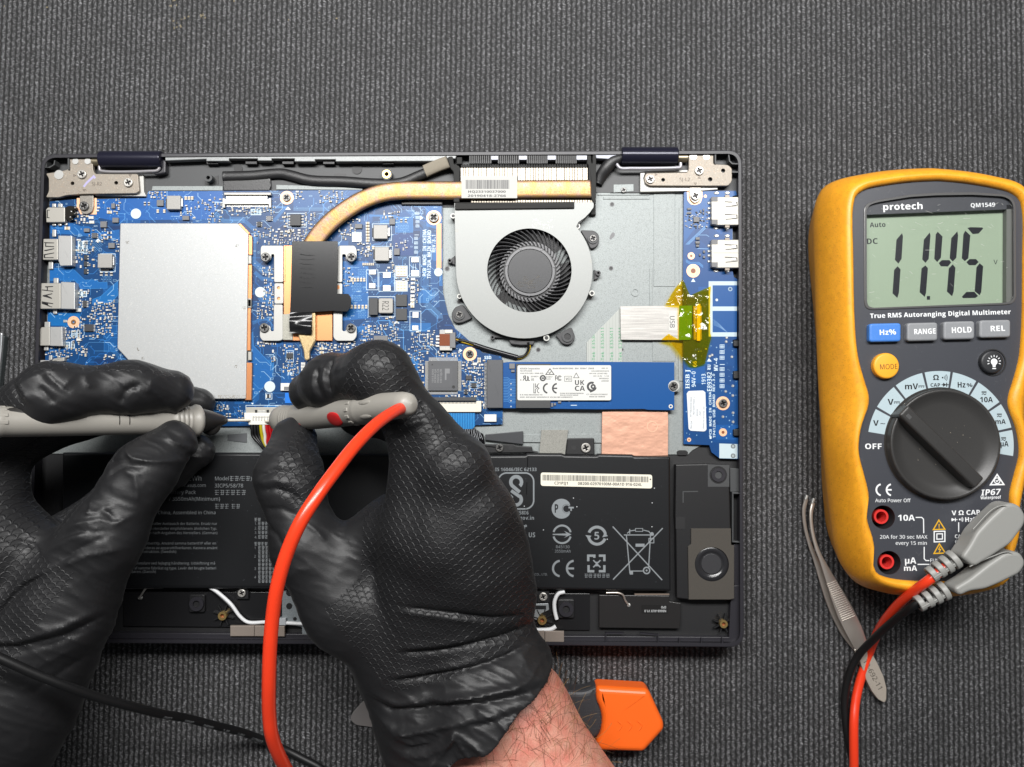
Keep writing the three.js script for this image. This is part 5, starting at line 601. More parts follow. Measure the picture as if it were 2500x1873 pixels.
  const tri = tg.toNonIndexed(); let parts = [tri]; const subdiv = (g) => { const p = g.attributes.position, o = []; for (let i = 0; i < p.count; i += 3) { const v = [0, 1, 2].map((k) => new THREE.Vector3().fromBufferAttribute(p, i + k)), m = [0, 1, 2].map((k) => v[k].clone().add(v[(k + 1) % 3]).multiplyScalar(0.5)); for (const t of [[v[0], m[0], m[2]], [m[0], v[1], m[1]], [m[2], m[1], v[2]], [m[0], m[1], m[2]]]) for (const q of t) o.push(q.x, q.y, q.z); } const n = new THREE.BufferGeometry(); n.setAttribute('position', new THREE.Float32BufferAttribute(o, 3)); return n; };
  let tg2 = tri; for (let i = 0; i < 5; i++) tg2 = subdiv(tg2); const tpp = tg2.attributes.position; for (let i = 0; i < tpp.count; i++) { const x = tpp.getX(i), z = tpp.getZ(i), n1 = Math.abs(fbm(x / 6, z / 7, 2, 44) - 0.5), n2 = Math.abs(fbm(x / 3, z / 3, 2, 51) - 0.5); tpp.setY(i, 14.5 - Math.min(0.9, n1 * 5) + 0.35 * n2); } tg2.computeVertexNormals();
  put('amber_tape', tg2, std([1.0, 0.74, 0.04], 0.1, 0, { transmission: 0.97, thickness: 0, side: THREE.DoubleSide, ior: 1.5 }), ub, 'creased see-through amber tape');
}
// ---------------------------------------------------------------- battery
{
  const BT = 15.6, q = [...pl(NN, BT, [150, 1105, 640, 1106]), ...pl(Y5, BT, [400, 226, 820, 222, 830, 208, 1150, 210, 1175, 222, 1460, 226, 1475, 214, 1785, 220, 1800, 232, 2125, 236, 2130, 1452]), ...pl(NN, BT, [1280, 1440, 780, 1440, 150, 1436])], b = bounds(q), pr = new Print(b[0], b[1], b[2], b[3], 7.6, '#17181a'), G = '#84898c', h = BT;
  const w = pr.w; for (let i = 0; i < 700; i++) pr.dot(NN, h, rr(160, 1630), rr(1115, 1435), rr(0.3, 0.9), rand() < 0.4 ? '#50545a' : '#26282a'); for (const [X, Y] of [[1980, 523], [1252, 612], [1283, 690], [1152, 722], [982, 898], [1958, 870], [1556, 982], [1960, 655], [810, 685]]) pr.dot(Y5, h, X, Y, 5, '#c9ccce');
  const T5 = (s, X, Y, sz, wd, o = {}) => pr.text(s, Y5, h, X, Y, sz, G, { width: wd, bold: true, ...o });
  T5('IS 16046/IEC 62133', 735, 356, 30, 375); T5('R-41015806', 745, 745, 32, 208); T5('bis.gov.in', 795, 790, 34, 212); T5('US', 878, 942, 44, 64); T5('7462', 786, 992, 24, 78, { bold: false }); T5('TS', 764, 1024, 24, 30, { bold: false }); T5('(THAILAND) CO., LTD.', 880, 1298, 22, 286, { bold: false }); T5('R45130', 1155, 1052, 26, 126, { bold: false }); T5('3550mAh', 1156, 1090, 26, 146, { bold: false });
  // marks
  const g = pr.g, k5 = (() => { const a = pt(Y5, h, 0, 0), c = pt(Y5, h, 100, 0); return (c[0] - a[0]) / 100; })(), arc = (X, Y, r, a0, a1, lw, ccw) => { const p = pt(Y5, h, X, Y); g.beginPath(); g.arc(p[0], p[1], r * k5, a0, a1, ccw); g.strokeStyle = G; g.lineWidth = lw * k5; g.stroke(); }, ln = (a, lw) => pr.line(Y5, h, a, G, lw * k5);
  { const p = pt(Y5, h, 575, 386), c = pt(Y5, h, 895, 710), r = 4; g.strokeStyle = G; g.lineWidth = 14 * k5; g.beginPath(); g.roundRect(p[0], p[1], c[0] - p[0], c[1] - p[1], r); g.stroke(); }
  arc(737, 468, 48, 2.3, 7.1, 32); arc(735, 626, 48, -0.85, 3.95, 32); ln([700, 500, 770, 560], 32); ln([692, 545, 770, 600], 30);
  T5('U', 780, 905, 100, 96, { italic: false }); pr.dot(Y5, h, 824, 862, 7, null, G, 0.4);
  arc(1145, 708, 82, 0.62, 5.66, 14); { const p = pt(Y5, h, 1148, 708); g.beginPath(); g.arc(p[0], p[1], 84 * k5, 0.5, 5.78); g.closePath(); g.fillStyle = G; g.fill(); } { g.fillStyle = '#1d1e20'; const p = pt(Y5, h, 1190, 708); g.beginPath(); g.arc(p[0], p[1], 40 * k5, 0, 7); g.fill(); } arc(1190, 708, 34, 0.7, 5.6, 8); pr.text('P', Y5, h, 1098, 705, 76, '#1d1e20', { width: 40 }); pr.poly(Y5, h, [1207, 690, 1256, 690, 1256, 706, 1238, 706, 1238, 728, 1224, 728, 1224, 706, 1207, 706], G);
  arc(1150, 938, 78, 3.4, 6.05, 18); arc(1150, 938, 78, 0.25, 2.9, 18); pr.poly(Y5, h, [1065, 934, 1190, 930, 1165, 905, 1235, 939, 1165, 972, 1190, 950, 1065, 944], G);
  arc(1464, 950, 76, 3.5, 6.1, 26); arc(1464, 950, 76, 0.35, 2.95, 26); pr.poly(Y5, h, [1358, 945, 1415, 950, 1390, 985], G); pr.poly(Y5, h, [1510, 965, 1535, 920, 1562, 955], G); T5('5', 1462, 950, 72, 52);
  arc(740, 1160, 90, -1.2, 1.2, 8); pr.poly(Y5, h, [778, 1120, 815, 1162, 790, 1175], G);
  arc(1137, 1245, 68, 1.7, 4.6, 20); arc(1262, 1245, 68, 1.7, 4.6, 20); ln([1190, 1245, 1258, 1245], 18);
  for (const [a, c] of [[[1385, 1180, 1385, 1130, 1440, 1130, 1440, 1150], 0], [[1480, 1130, 1530, 1130, 1530, 1180], 0], [[1530, 1215, 1530, 1270, 1480, 1270], 0], [[1440, 1270, 1388, 1270, 1388, 1215], 0]]) ln(a, 22); ln([1430, 1170, 1495, 1235], 12); ln([1495, 1170, 1430, 1235], 12); pr.poly(Y5, h, [1440, 1185, 1480, 1185, 1460, 1210], G); pr.poly(Y5, h, [1440, 1225, 1480, 1225, 1460, 1195], G);
  const glyphs = (X, Y, n, s, sp) => { for (let i = 0; i < n; i++) { const x = X + i * sp; ln([x, Y - s / 2, x + s, Y - s / 2], 3.5); ln([x, Y, x + s, Y], 3.5); ln([x + s * 0.1, Y + s / 2, x + s * 0.9, Y + s / 2], 3.5); ln([x + s * (0.25 + 0.15 * (i % 3)), Y - s * 0.6, x + s * 0.3, Y + s * 0.6], 3.5); ln([x + s * 0.8, Y - s / 2, x + s * (0.65 + 0.2 * (i % 2)), Y + s / 2], 3.5); if (i % 2) ln([x, Y - s * 0.5, x, Y + s * 0.5], 3.5); } };
  glyphs(1352, 1310, 6, 30, 39);
  ln([1605, 868, 2050, 1350], 11); ln([2055, 882, 1608, 1345], 11); ln([1705, 944, 1975, 944], 10); ln([1728, 945, 1760, 1290], 10); ln([1945, 945, 1928, 1235], 10); ln([1735, 930, 1760, 908, 1810, 900], 9); ln([1880, 900, 1930, 912, 1948, 935], 9); pr.poly(Y5, h, [1810, 886, 1875, 886, 1875, 912, 1810, 912], null, G, 0.35); ln([1758, 890, 1758, 935], 9); pr.dot(Y5, h, 1958, 935, 17, G); pr.poly(Y5, h, [1930, 975, 1975, 975, 1975, 1015, 1930, 1015], null, G, 0.4); pr.poly(Y5, h, [1810, 1022, 1892, 1022, 1892, 1050, 1810, 1050], G); ln([1760, 1268, 1880, 1268], 9); pr.poly(Y5, h, [1758, 1268, 1788, 1268, 1788, 1300, 1758, 1300], G); arc(1910, 1263, 28, 0, 6.3, 12); pr.dot(Y5, h, 1910, 1263, 9, G);
  // left columns of text
  const T1 = (s, Z, X, Y, sz, o = {}) => pr.text(s, Z, h, X, Y, sz, '#8d9193', { align: 'right', bold: false, ...o });
  T1('42Wh', Y1, 1815, 1168, 46); T1('www.asus.com', Y1, 1852, 1234, 30); T1('Battery Pack', Y1, 1760, 1295, 34); T1('/ 3550mAh(Minimum)', Y1, 1978, 1356, 34); T1('China, Assembled in China', Y1, 1940, 1478, 32); const lf = { align: 'left' }; T1('Model (', Y1, 1928, 1172, 34, lf); T1('3ICP5/58/78', Y1, 1928, 1236, 34, lf);
  const gl = (Z, X, Y, n, s, sp) => { const lw = (pt(Z, h, 4, 0)[0] - pt(Z, h, 0, 0)[0]) * 0.9, L2 = (a) => pr.line(Z, h, a, '#8d9193', lw); for (let i = 0; i < n; i++) { const x = X + i * sp; L2([x, Y - s / 2, x + s, Y - s / 2]); L2([x, Y, x + s, Y]); L2([x + s * 0.1, Y + s / 2, x + s * 0.9, Y + s / 2]); L2([x + s * (0.3 + 0.12 * (i % 3)), Y - s * 0.6, x + s * 0.3, Y + s * 0.6]); if (i % 2) L2([x + s * 0.85, Y - s / 2, x + s * 0.7, Y + s / 2]); } };
  gl(Y1, 2065, 1172, 2, 36, 44); T1('/', Y1, 2150, 1172, 34, lf); gl(Y1, 2165, 1172, 2, 36, 44); T1('):C', Y1, 2250, 1172, 34, lf); gl(Y1, 1930, 1298, 6, 38, 48); gl(Y1, 1932, 1422, 3, 36, 44); gl(Y1, 2080, 1422, 2, 34, 42);
  const T2 = (s, X, Y) => T1(s, Y2, X, Y, 17); T2('nsgemäßer Austausch der Batterie. Ersatz nur', 1410, 76); T2('vom Hersteller empfohlenem ähnlichen Typ.', 1410, 107); T2('Batterien nach Angaben des Herstellers. (German)', 1412, 136); T2('felaktigt batteritYp. Använd samma batteritYP eller en', 1404, 203); T2('rekommenderas av apparattillverkaren. Kassera använt', 1412, 233); T2('enligt instruktion. (Swedish)', 1144, 258); T2('eksplosionsfare ved fejlagtig håndtering. Udskiftning må', 1398, 332); T2('ri af samme fabrikat og type. Levér det brugte batteri', 1404, 365); T2('leverandøren. (Danish)', 1012, 388);
  for (let i = 0; i < 4; i++) { T1(['1.', '2.', '3.', '4.'][i], Y2, 1652, 76 + i * 29, 17, lf); gl(Y2, 1676, 76 + i * 29, 9, 18, 22); } gl(Y2, 1652, 50, 2, 18, 22); gl(Y2, 1652, 207, 6, 18, 22); for (let i = 0; i < 9; i++) { if ([0, 2, 5, 7].includes(i)) T1(['1', '', '2', '', '', '3', '', '4'][i], Y2, 1650, 234 + i * 27, 17, lf); gl(Y2, 1676, 234 + i * 27, 10, 18, 23); }
  const bat = put('battery', pr.on(slab(q, FLOOR + 0.3, BT, { r: 0.8, bevel: 1.3, bseg: 4 })), std(0xffffff, 0.36, 0, { map: pr.tex(), bumpMap: grainMap(1), bumpScale: 0.000013 }), laptop, 'flat black battery printed with grey text and marks');
  const lp = pl(Y5, BT + 0.2, [958, 382, 1960, 402, 1960, 526, 958, 502]), lb = bounds(lp), L = new Print(lb[0], lb[1], lb[2], lb[3], 22, '#e2ddcd'); { let X = 975; while (X < 1930) { const ww = [3, 4, 7, 5][Math.floor(rand() * 4)], y = 402 + (X - 975) * 0.018; L.poly(Y5, BT + 0.2, [X, y, X + ww, y, X + ww, y + 52, X, y + 52], '#4a4a48'); X += ww + [3, 4, 6][Math.floor(rand() * 3)]; } } L.text('C31PIJ1', Y5, BT + 0.2, 1143, 478, 26, '#3c3c3a', { width: 128, turn: 1 }); L.text('0B200-02970100M-00A1D 916-024L', Y5, BT + 0.2, 1580, 486, 26, '#3c3c3a', { width: 578, turn: 1 }); L.dot(Y5, BT + 0.2, 1944, 444, 7, '#333');
  put('barcode_label', L.on(slab(lp, BT - 0.1, BT + 0.15, { r: 1.2 })), std(0xffffff, 0.5, 0, { map: L.tex() }), bat, 'cream barcode label');
  // things between battery and boards
  put('copper_tape', mm20(slab([...pl(Z8, 12, [100, 1180, 200, 1178, 630, 1180, 634, 1230, 632, 1532]), ...pl(Y5, 12, [1790, 234, 1505, 215])], SHEET + 0.3, 12.3, { bevel: 0.1 })), std([0.66, 0.37, 0.26], 0.45, 0.5, { bumpMap: (() => { const t = dataTex(256, (x, y) => 0.5 + 0.6 * (fbm(x / 34, y / 22, 3, 77) - 0.5) + 0.03 * hash(x, y, 2), false); return t; })(), bumpScale: 0.0003 }), laptop, 'strip of wrinkled copper tape'); const tapeO = laptop.children[laptop.children.length - 1]; { const p = pt(Z8, 12.3, 505, 1300); put('embossed_ring', ringGeo(p[0], p[1], 2.1, 2.6, 12.2, 12.42, 30), S.copperTape, tapeO); }
  put('cloth_tape', slab(pl(Y5, 12.2, [965, 0, 1205, 0, 1175, 225, 945, 205]), SHEET + 0.3, 12.2, { bevel: 0.1 }), std([0.42, 0.40, 0.36], 0.6, 0.25, { map: speck, bumpMap: grainMap(1), bumpScale: 0.000075 }), laptop, 'grey conductive cloth tape');
  const br = put('clip_bracket', slab(pl(Y5, 14, [1200, 75, 1440, 72, 1445, 225, 1185, 222]), SHEET, 13.4, { r: 0.8, bevel: 0.4 }), S.black, laptop); screw(br, Y5, 1362, 160, 13.4, 44); { const p = pt(Y5, 13.4, 1254, 160); put('cross_hole', disc(p[0], p[1], 1.1, 13.3, 13.46, 14), S.floor, br); }
  const rb = put('holder_rail', slab(pl(Y5, 13.4, [300, 125, 720, 130, 740, 145, 880, 150, 885, 190, 940, 200, 400, 210]), SHEET, 13.2, { r: 0.5, bevel: 0.3 }), S.black, laptop); screw(rb, Y5, 588, 160, 13.2, 36, true); { const p = pt(Y5, 13.2, 690, 160); put('cross_hole', disc(p[0], p[1], 1.2, 13.1, 13.26, 14), S.floor, rb); } put('cover_plate', slab(pl(Y5, 12.6, [460, 40, 800, 10, 800, 130, 460, 90]), SHEET, 12.6, { bevel: 0.25 }), std([0.05, 0.052, 0.056], 0.35), rb);
  // blue striped ribbon under the hand
  { const a = pl(NN, 12.8, [1076, 1005, 1160, 1005, 1160, 1040, 1150, 1052, 1076, 1052]), rbn = bounds(a), R2 = new Print(rbn[0], rbn[1], rbn[2], rbn[3], 24, '#2a78b4'); for (let i = 0; i < 44; i++) R2.line(NN, 12.8, [1030 + i * 3, 1000, 1030 + i * 3, 1056], i % 2 ? '#1c5f9c' : '#3a8cc6', 0.22); const o = put('blue_ribbon_cable', R2.on(slab(a, 12.2, 12.7, { bevel: 0.05 })), std(0xffffff, 0.25, 0, { map: R2.tex() }), laptop, 'blue striped ribbon cable'); const e = pl(NN, 12.9, [1076, 1050, 1160, 1047, 1180, 1060, 1184, 1085, 1076, 1090]), eb = bounds(e), E = new Print(eb[0], eb[1], eb[2], eb[3], 24, '#0b0b0d'); for (let i = 0; i < 22; i++) E.line(NN, 12.9, [1078 + i * 4.5, 1048, 1078 + i * 4.5 + (i % 3) * 2, 1056 + (i * 7) % 18, 1084 + i * 4.5, 1066 + (i * 5) % 14], '#b9bcc0', 0.16); put('black_ribbon_end', E.on(slab(e, 12.3, 12.8, { bevel: 0.1 })), std(0xffffff, 0.18, 0, { map: E.tex() }), o); }
  put('tape_patch', slab(pl(Z5, 12, [2020, 1480, 2212, 1465, 2212, 1560, 2020, 1540]), SHEET, SHEET + 0.4), std([0.10, 0.105, 0.11], 0.4), laptop);
  // speakers
  const sp = put('speaker', slab(pl(Y6, 15, [635, 255, 860, 250, 1028, 258, 1030, 415, 1038, 720, 1045, 850, 1060, 1240, 735, 1250, 642, 1240, 636, 730, 630, 640]), FLOOR + 0.3, 14.6, { r: 0.6, bevel: 0.5 }), S.black, laptop, 'black speaker box with a foam pad and round cone');
  { const p = pt(Y6, 14.8, 945, 330); put('mount_ring', ringGeo(p[0], p[1], 1.7, 3.2, 14.4, 15.4, 32), S.shell, sp); put('mount_ring', ringGeo(p[0], p[1], 3.3, 4.0, 14.4, 14.9, 32), S.black, sp); put('mount_hole', disc(p[0], p[1], 1.75, 14.4, 14.7, 24), S.floor, sp); put('corner_cover', slab(pl(Y6, 14.7, [868, 252, 1026, 258, 1026, 418, 868, 418]), 14.5, 14.75), S.plastic, sp); put('mark', slab(pl(Y6, 14.6, [682, 450, 795, 448, 795, 456, 690, 458, 690, 535, 682, 535]), 14.5, 14.72), S.plastic, sp); put('tape_piece', slab(rect(Y6, 14.7, 632, 640, 700, 728), 14.5, 14.72), S.floor, sp); }
  const fo = pl(Y6, 15.4, [745, 725, 1038, 725, 1040, 845, 1062, 850, 1062, 1240, 1030, 1248, 728, 1248, 722, 860, 745, 840]), cc = pt(Y6, 15.4, 897, 987); put('foam_pad', slab(fo, 14.4, 15.6, { bevel: 0.3, holes: [[cc[0], cc[1], 8.1]], seg: 40 }), std([0.060, 0.054, 0.046], 0.95, 0, { bumpMap: grainMap(1), bumpScale: 0.000050 }), sp);
  put('cone', (() => { const g = new THREE.LatheGeometry([[0.01, 0.3], [2, 0.28], [4.6, 0.1], [5.0, -0.2], [5.6, 0.45], [6.6, 0.7], [7.6, 0.3], [8.3, -0.1]].map((v) => new THREE.Vector2(...v)), 48); g.translate(cc[0], 14.7, cc[1]); return g; })(), std([0.02, 0.02, 0.022], 0.22), sp); put('cone_cap', disc(cc[0], cc[1], 4.7, 14.8, 15.05, 40, 4.5), std([0.04, 0.04, 0.043], 0.3), sp);
  // near edge: antenna, wires, brackets
  const an = put('antenna_strip', slab(pl(Y6, 13, [70, 1215, 585, 1220, 585, 1262, 668, 1275, 668, 1400, 660, 1462, 70, 1455]), FLOOR + 0.3, 12.8, { bevel: 0.2 }), std([0.016, 0.015, 0.015], 0.35), laptop, 'black antenna strip with a soldered wire'); const A = new Print(...(() => { const a = pt(Y6, 12.9, 380, 1285), c = pt(Y6, 12.9, 575, 1350); return [...a, ...c]; })(), 24, '#1c1b1b'); A.text('N8668-AUX V1.0', Y6, 12.9, 482, 1332, 18, '#a9abac', { turn: 180, width: 162 }); A.text('SPD', Y6, 12.9, 543, 1304, 18, '#a9abac', { turn: 180, width: 40 }); put('antenna_print', A.on(slab(rect(Y6, 12.9, 380, 1285, 575, 1350), 12.7, 12.9)), std(0xffffff, 0.35, 0, { map: A.tex() }), an);
  put('antenna_wire', tube([p3(Y6, 120, 1198, 14), p3(Y6, 215, 1200, 14), p3(Y6, 245, 1215, 13.8), p3(Y6, 262, 1255, 13.3), p3(Y6, 285, 1288, 13)], 0.5, 24, 8), std([0.62, 0.56, 0.50], 0.3, 0.8), an); { const p = pt(Y6, 13, 287, 1288); put('solder_blob', (() => { const g = new THREE.SphereGeometry(0.9, 12, 8); g.scale(1, 0.5, 1); g.translate(p[0], 12.9, p[1]); return g; })(), S.bright, an); } put('silver_edge', slab(rect(Y6, 13.2, 330, 1205, 585, 1214), 12, 13.2), std([0.28, 0.22, 0.18], 0.4, 0.5), an);
  put('near_tray', slab(pl(NN, 11.5, [300, 1445, 1440, 1450, 1440, 1540, 300, 1530]), FLOOR + 0.3, 11, { bevel: 0.2 }), std([0.010, 0.010, 0.011], 0.3), laptop);
  const wht = std([0.72, 0.73, 0.74], 0.4);
  put('white_wire', tube([p3(Y2, 1360, 488, 13.5), p3(Y2, 1410, 520, 13.4), p3(Y2, 1500, 600, 13.2), p3(Y2, 1560, 680, 13), p3(Y2, 1610, 716, 13), p3(Y2, 1740, 716, 13), p3(Y2, 2050, 732, 13)], 0.85, 50, 8), wht, laptop, 'white wire running along the near edge behind the red lead'); put('white_wire', tube([p3(Y4, 2150, 676, 13.4), p3(Y4, 2108, 690, 13.4), p3(Y4, 2082, 740, 13.2), p3(Y4, 2082, 800, 13), p3(Y4, 2096, 862, 13)], 0.95, 30, 8), wht, laptop); put('white_wire', tube([p3(Y4, 1900, 932, 13.5), p3(Y4, 1990, 934, 13.5), p3(Y4, 2060, 928, 13.4), p3(Y4, 2090, 910, 13.3)], 1.0, 24, 8), wht, laptop); put('black_wire', tube([p3(Y2, 1350, 484, 13.2), p3(Y2, 1470, 590, 13.2), p3(Y2, 1570, 700, 12.8), p3(Y2, 1600, 722, 12.8)], 0.6, 30, 8), S.black, laptop); put('black_wire', tube([p3(Y4, 2150, 668, 13), p3(Y4, 2100, 676, 13), p3(Y4, 2070, 720, 13)], 0.5, 20, 8), S.black, laptop);
  put('antenna_wire', tube([p3(Y2, 800, 495, 13.5), p3(Y2, 930, 494, 13.5), p3(Y2, 1060, 492, 13.5)], 0.45, 20, 6), std([0.25, 0.25, 0.25], 0.3, 0.7), laptop); put('antenna_wire', tube([p3(Y2, 1000, 492, 13.6), p3(Y2, 950, 496, 13.6), p3(Y2, 930, 520, 13.3), p3(Y2, 905, 560, 12.6)], 0.5, 20, 6), std([0.5, 0.47, 0.44], 0.3, 0.8), laptop); { const p = pt(Y2, 12.6, 902, 562); put('solder_blob', disc(p[0], p[1], 1.0, 11, 12.7, 12, 0.4), S.bright, laptop); }
  const stb = put('touchpad_bracket', slab(pl(Y2, 12.6, [1830, 510, 1900, 495, 1940, 540, 1975, 560, 2000, 640, 2060, 760, 2100, 790, 1960, 800, 1960, 750, 1830, 725]), 11, 12.4, { r: 0.6, bevel: 0.2 }), std([0.42, 0.45, 0.47], 0.45, 0.4, { map: speck }), laptop); for (const [X, Y, R] of [[1880, 525, 22], [1878, 612, 20], [2002, 758, 20], [1915, 695, 12]]) { const p = pt(Y2, 12.4, X, Y); put('hole', disc(p[0], p[1], R * 0.072, 12.3, 12.48, 18), S.black, stb); }
  put('wire_clip', slab(rect(Y2, 14, 1812, 692, 1856, 736), 11, 14.2, { bevel: 0.2 }), std([0.40, 0.42, 0.44], 0.5), stb);
  const b2 = put('touchpad_bracket', slab(pl(Y4, 12.6, [1930, 760, 2040, 755, 2045, 800, 1990, 825, 1960, 870, 1930, 850]), 11, 12.4, { r: 0.5, bevel: 0.2 }), std([0.30, 0.32, 0.33], 0.45, 0.4), laptop); put('slot', slab(rect(Y4, 12.4, 1955, 770, 2025, 795), 12.3, 12.5), S.black, b2);
  for (const [Z, X, Y, R] of [[Y2, 1572, 526, 26], [Y4, 2005, 708, 28], [Y5, 985, 1490, 0]]) { if (!R) continue; const pb = put('screw_pad', slab(rect(Z, 13, X - R * 1.5, Y - R * 1.6, X + R * 1.5, Y + R * 1.6), 11, 12.8, { bevel: 0.3 }), S.black, laptop); screw(pb, Z, X, Y, 12.8, R, false); }
  for (const [Z, X, Y, R] of [[Y2, 1276, 598, 46], [Y4, 2160, 795, 50]]) { const p = pt(Z, 13.6, X, Y), k = R * 0.187 / Z[2], o = put('rubber_mount', slab(rect(Z, 13, X - R * 1.1, Y - R * 1.3, X + R * 1.1, Y + R * 1.2), 11, 12.8, { r: 1, bevel: 0.3 }), S.black, laptop); put('mount_ring', ringGeo(p[0], p[1], k * 0.5, k, 12.7, 14, 28), S.shell, o); put('mount_hole', disc(p[0], p[1], k * 0.5, 12.7, 12.9, 20), S.floor, o); }
  for (const [Z, X, Y, R] of [[Y2, 1443, 676, 28], [Y4, 1998, 870, 30], [Y6, 985, 1428, 29]]) { const p = pt(Z, 13.6, X, Y), k = R * 0.187 / Z[2], o = put('brass_insert', ringGeo(p[0], p[1], k * 0.5, k, 11, 13.8, 24), std([0.60, 0.42, 0.16], 0.32, 0.85), laptop); put('threaded_hole', disc(p[0], p[1], k * 0.52, 11, 12.4, 18), S.brown, o); for (let i = 0; i < 8; i++) { const a = i * Math.PI / 4 + 0.3; const f = box(0, 0, 0, k * 1.6, 1.6, 0.5); f.rotateY(-a); f.translate(p[0] + Math.cos(a) * k * 1.7, 11.6, p[1] + Math.sin(a) * k * 1.7); put('rib', f, S.black, o); } }
}
// ---------------------------------------------------------------- digital multimeter
{
  const FH = 40, axT = [at(2291, 470, 41)[0], at(2291, 470, 41)[2]], axB = [at(2288, 1410, 41)[0] + 1.2, at(2288, 1410, 41)[2]];
  const mirror = (p) => { const d = [axB[0] - axT[0], axB[1] - axT[1]], L = Math.hypot(...d), n = [-d[1] / L, d[0] / L], k = (p[0] - axT[0]) * n[0] + (p[1] - axT[1]) * n[1]; return [p[0] - 2 * k * n[0], p[1] - 2 * k * n[1]]; };
  const half = (rows) => rows.map(([u, v, h]) => { const p = at(u, v, h); return [p[0], p[2]]; });
  const outH = half([[2300, 394, 37], [2230, 395.5, 37], [2165, 401, 37], [2108, 412, 36], [2066, 423, 34], [2034, 440, 30], [2006, 466, 25], [1990, 505, 22], [1987, 560, 22], [1989, 650, 22], [1992, 800, 22], [1998, 950, 22], [2006, 1060, 22], [2014, 1150, 22], [2023, 1230, 22], [2031, 1286, 22], [2040, 1340, 22], [2056, 1385, 22], [2088, 1422, 22], [2136, 1441, 22], [2199, 1452, 22], [2282, 1455, 22]]);
  const innH = half([[2298, 440, 41], [2230, 443, 41], [2160, 452, 41], [2112, 463, 41], [2090, 480, 41], [2083, 510, 41], [2084, 620, 41], [2088, 791, 41], [2096, 872, 41], [2112, 930, 41], [2123, 967, 41], [2121, 992, 41], [2105, 1035, 41], [2097, 1080, 41], [2098, 1110, 41], [2109, 1152, 41], [2122, 1210, 41], [2116, 1259, 41], [2134, 1326, 41], [2130, 1378, 41], [2142, 1400, 41], [2177, 1413, 41], [2231, 1419, 41], [2285, 1420, 41]]);
  const onAx = (p) => { const m = mirror(p); return [(p[0] + m[0]) / 2, (p[1] + m[1]) / 2]; };
  const N = 90, sample = (raw) => { const pts = raw.map((p, i) => (i === 0 || i === raw.length - 1 ? onAx(p) : p)); const c = new THREE.CatmullRomCurve3(pts.map((p) => new THREE.Vector3(p[0], 0, p[1])), false, 'centripetal'), o = []; for (let i = 0; i <= N; i++) { const p = c.getPointAt(i / N); o.push([p.x, p.z]); } return [...o, ...o.slice(1, N).reverse().map(mirror)]; };
  const A = sample(outH), I0 = sample(innH), mid = at(2290, 900, 41), base = at(2290, 930, 0), meter = thing('multimeter', 'yellow digital multimeter with a dark face, showing 11.45 on its display', 'multimeter', [base[0], 0, base[2]]);
  const I = A.map(([x, z]) => { const dx = x - mid[0], dz = z - mid[2]; let best = null; for (let i = 0; i < I0.length; i++) { const p = I0[i], q = I0[(i + 1) % I0.length], ex = q[0] - p[0], ez = q[1] - p[1], det = dx * ez - dz * ex; if (Math.abs(det) < 1e-9) continue; const t = ((p[0] - mid[0]) * ez - (p[1] - mid[2]) * ex) / det, u = ((p[0] - mid[0]) * dz - (p[1] - mid[2]) * dx) / det; if (t > 0 && u >= -1e-6 && u <= 1 + 1e-6 && (!best || t > best)) best = t; } best = Math.min(best ?? 0.9, 0.99); return [mid[0] + dx * best, mid[2] + dz * best]; });
  const cx = A.reduce((s, p) => s + p[0], 0) / A.length, cz = A.reduce((s, p) => s + p[1], 0) / A.length;
  const mix = (t) => A.map((p, i) => [p[0] + (I[i][0] - p[0]) * t, p[1] + (I[i][1] - p[1]) * t]), grow = (pts, d) => pts.map((p) => { const L = Math.hypot(p[0] - cx, p[1] - cz); return [p[0] + (p[0] - cx) / L * d, p[1] + (p[1] - cz) / L * d]; });
  const rings = [[grow(A, -11), 0.4], [grow(A, -9.4), 1.6], [grow(A, -7), 6], [grow(A, -3.9), 13], [grow(A, -1.2), 19], [A, 23], [mix(0.05), 27], [mix(0.14), 31.5], [mix(0.27), 35.5], [mix(0.42), 39], [mix(0.58), 41.6], [mix(0.74), 42.9], [mix(0.88), 42.6], [mix(0.97), 41.4], [I, 40.2], [I, 36]];
  const pos = [], idx = [], n = A.length; rings.forEach(([p, h]) => p.forEach((q) => pos.push(q[0], h, q[1]))); for (let r = 0; r < rings.length - 1; r++) for (let i = 0; i < n; i++) { const a = r * n + i, b = r * n + (i + 1) % n; idx.push(a, b, a + n, b, b + n, a + n); }
  const hg = new THREE.BufferGeometry(); hg.setAttribute('position', new THREE.Float32BufferAttribute(pos, 3)); hg.setIndex(idx.map((_, k) => idx[k - (k % 3) + [0, 2, 1][k % 3]])); hg.computeVertexNormals(); { const u = new Float32Array(rings.length * n * 2); let run = [0]; for (let i = 1; i < n; i++) run.push(run[i - 1] + Math.hypot(A[i][0] - A[i - 1][0], A[i][1] - A[i - 1][1])); let hv = 0; rings.forEach(([p, h], r) => { if (r) hv += Math.hypot(p[20][0] - rings[r - 1][0][20][0], p[20][1] - rings[r - 1][0][20][1], h - rings[r - 1][1]); p.forEach((q, i) => { u[(r * n + i) * 2] = run[i] / 40; u[(r * n + i) * 2 + 1] = hv / 40; }); }); hg.setAttribute('uv', new THREE.BufferAttribute(u, 2)); }
  { const nn = hg.attributes.normal; let up = 0; for (let i = 0; i < n; i++) up += nn.getY(10 * n + i); if (up < 0) { hg.setIndex(idx); hg.computeVertexNormals(); } }
  const dirty = dataTex(512, (x, y) => { const a = fbm(x / 40, y / 40, 4, 3), b = fbm(x / 4, y / 7, 2, 9), k = 1 - 0.10 * a - (b > 0.72 ? 0.1 : 0); return [246 * k, 172 * k * (1 - 0.04 * a), 40 * k]; }, true);
  const rub = std(0xffffff, 0.42, 0, { map: dirty, bumpMap: grainMap(1), bumpScale: 0.000020 });
  const hol = put('holster', hg, rub, meter, 'yellow rubber holster');
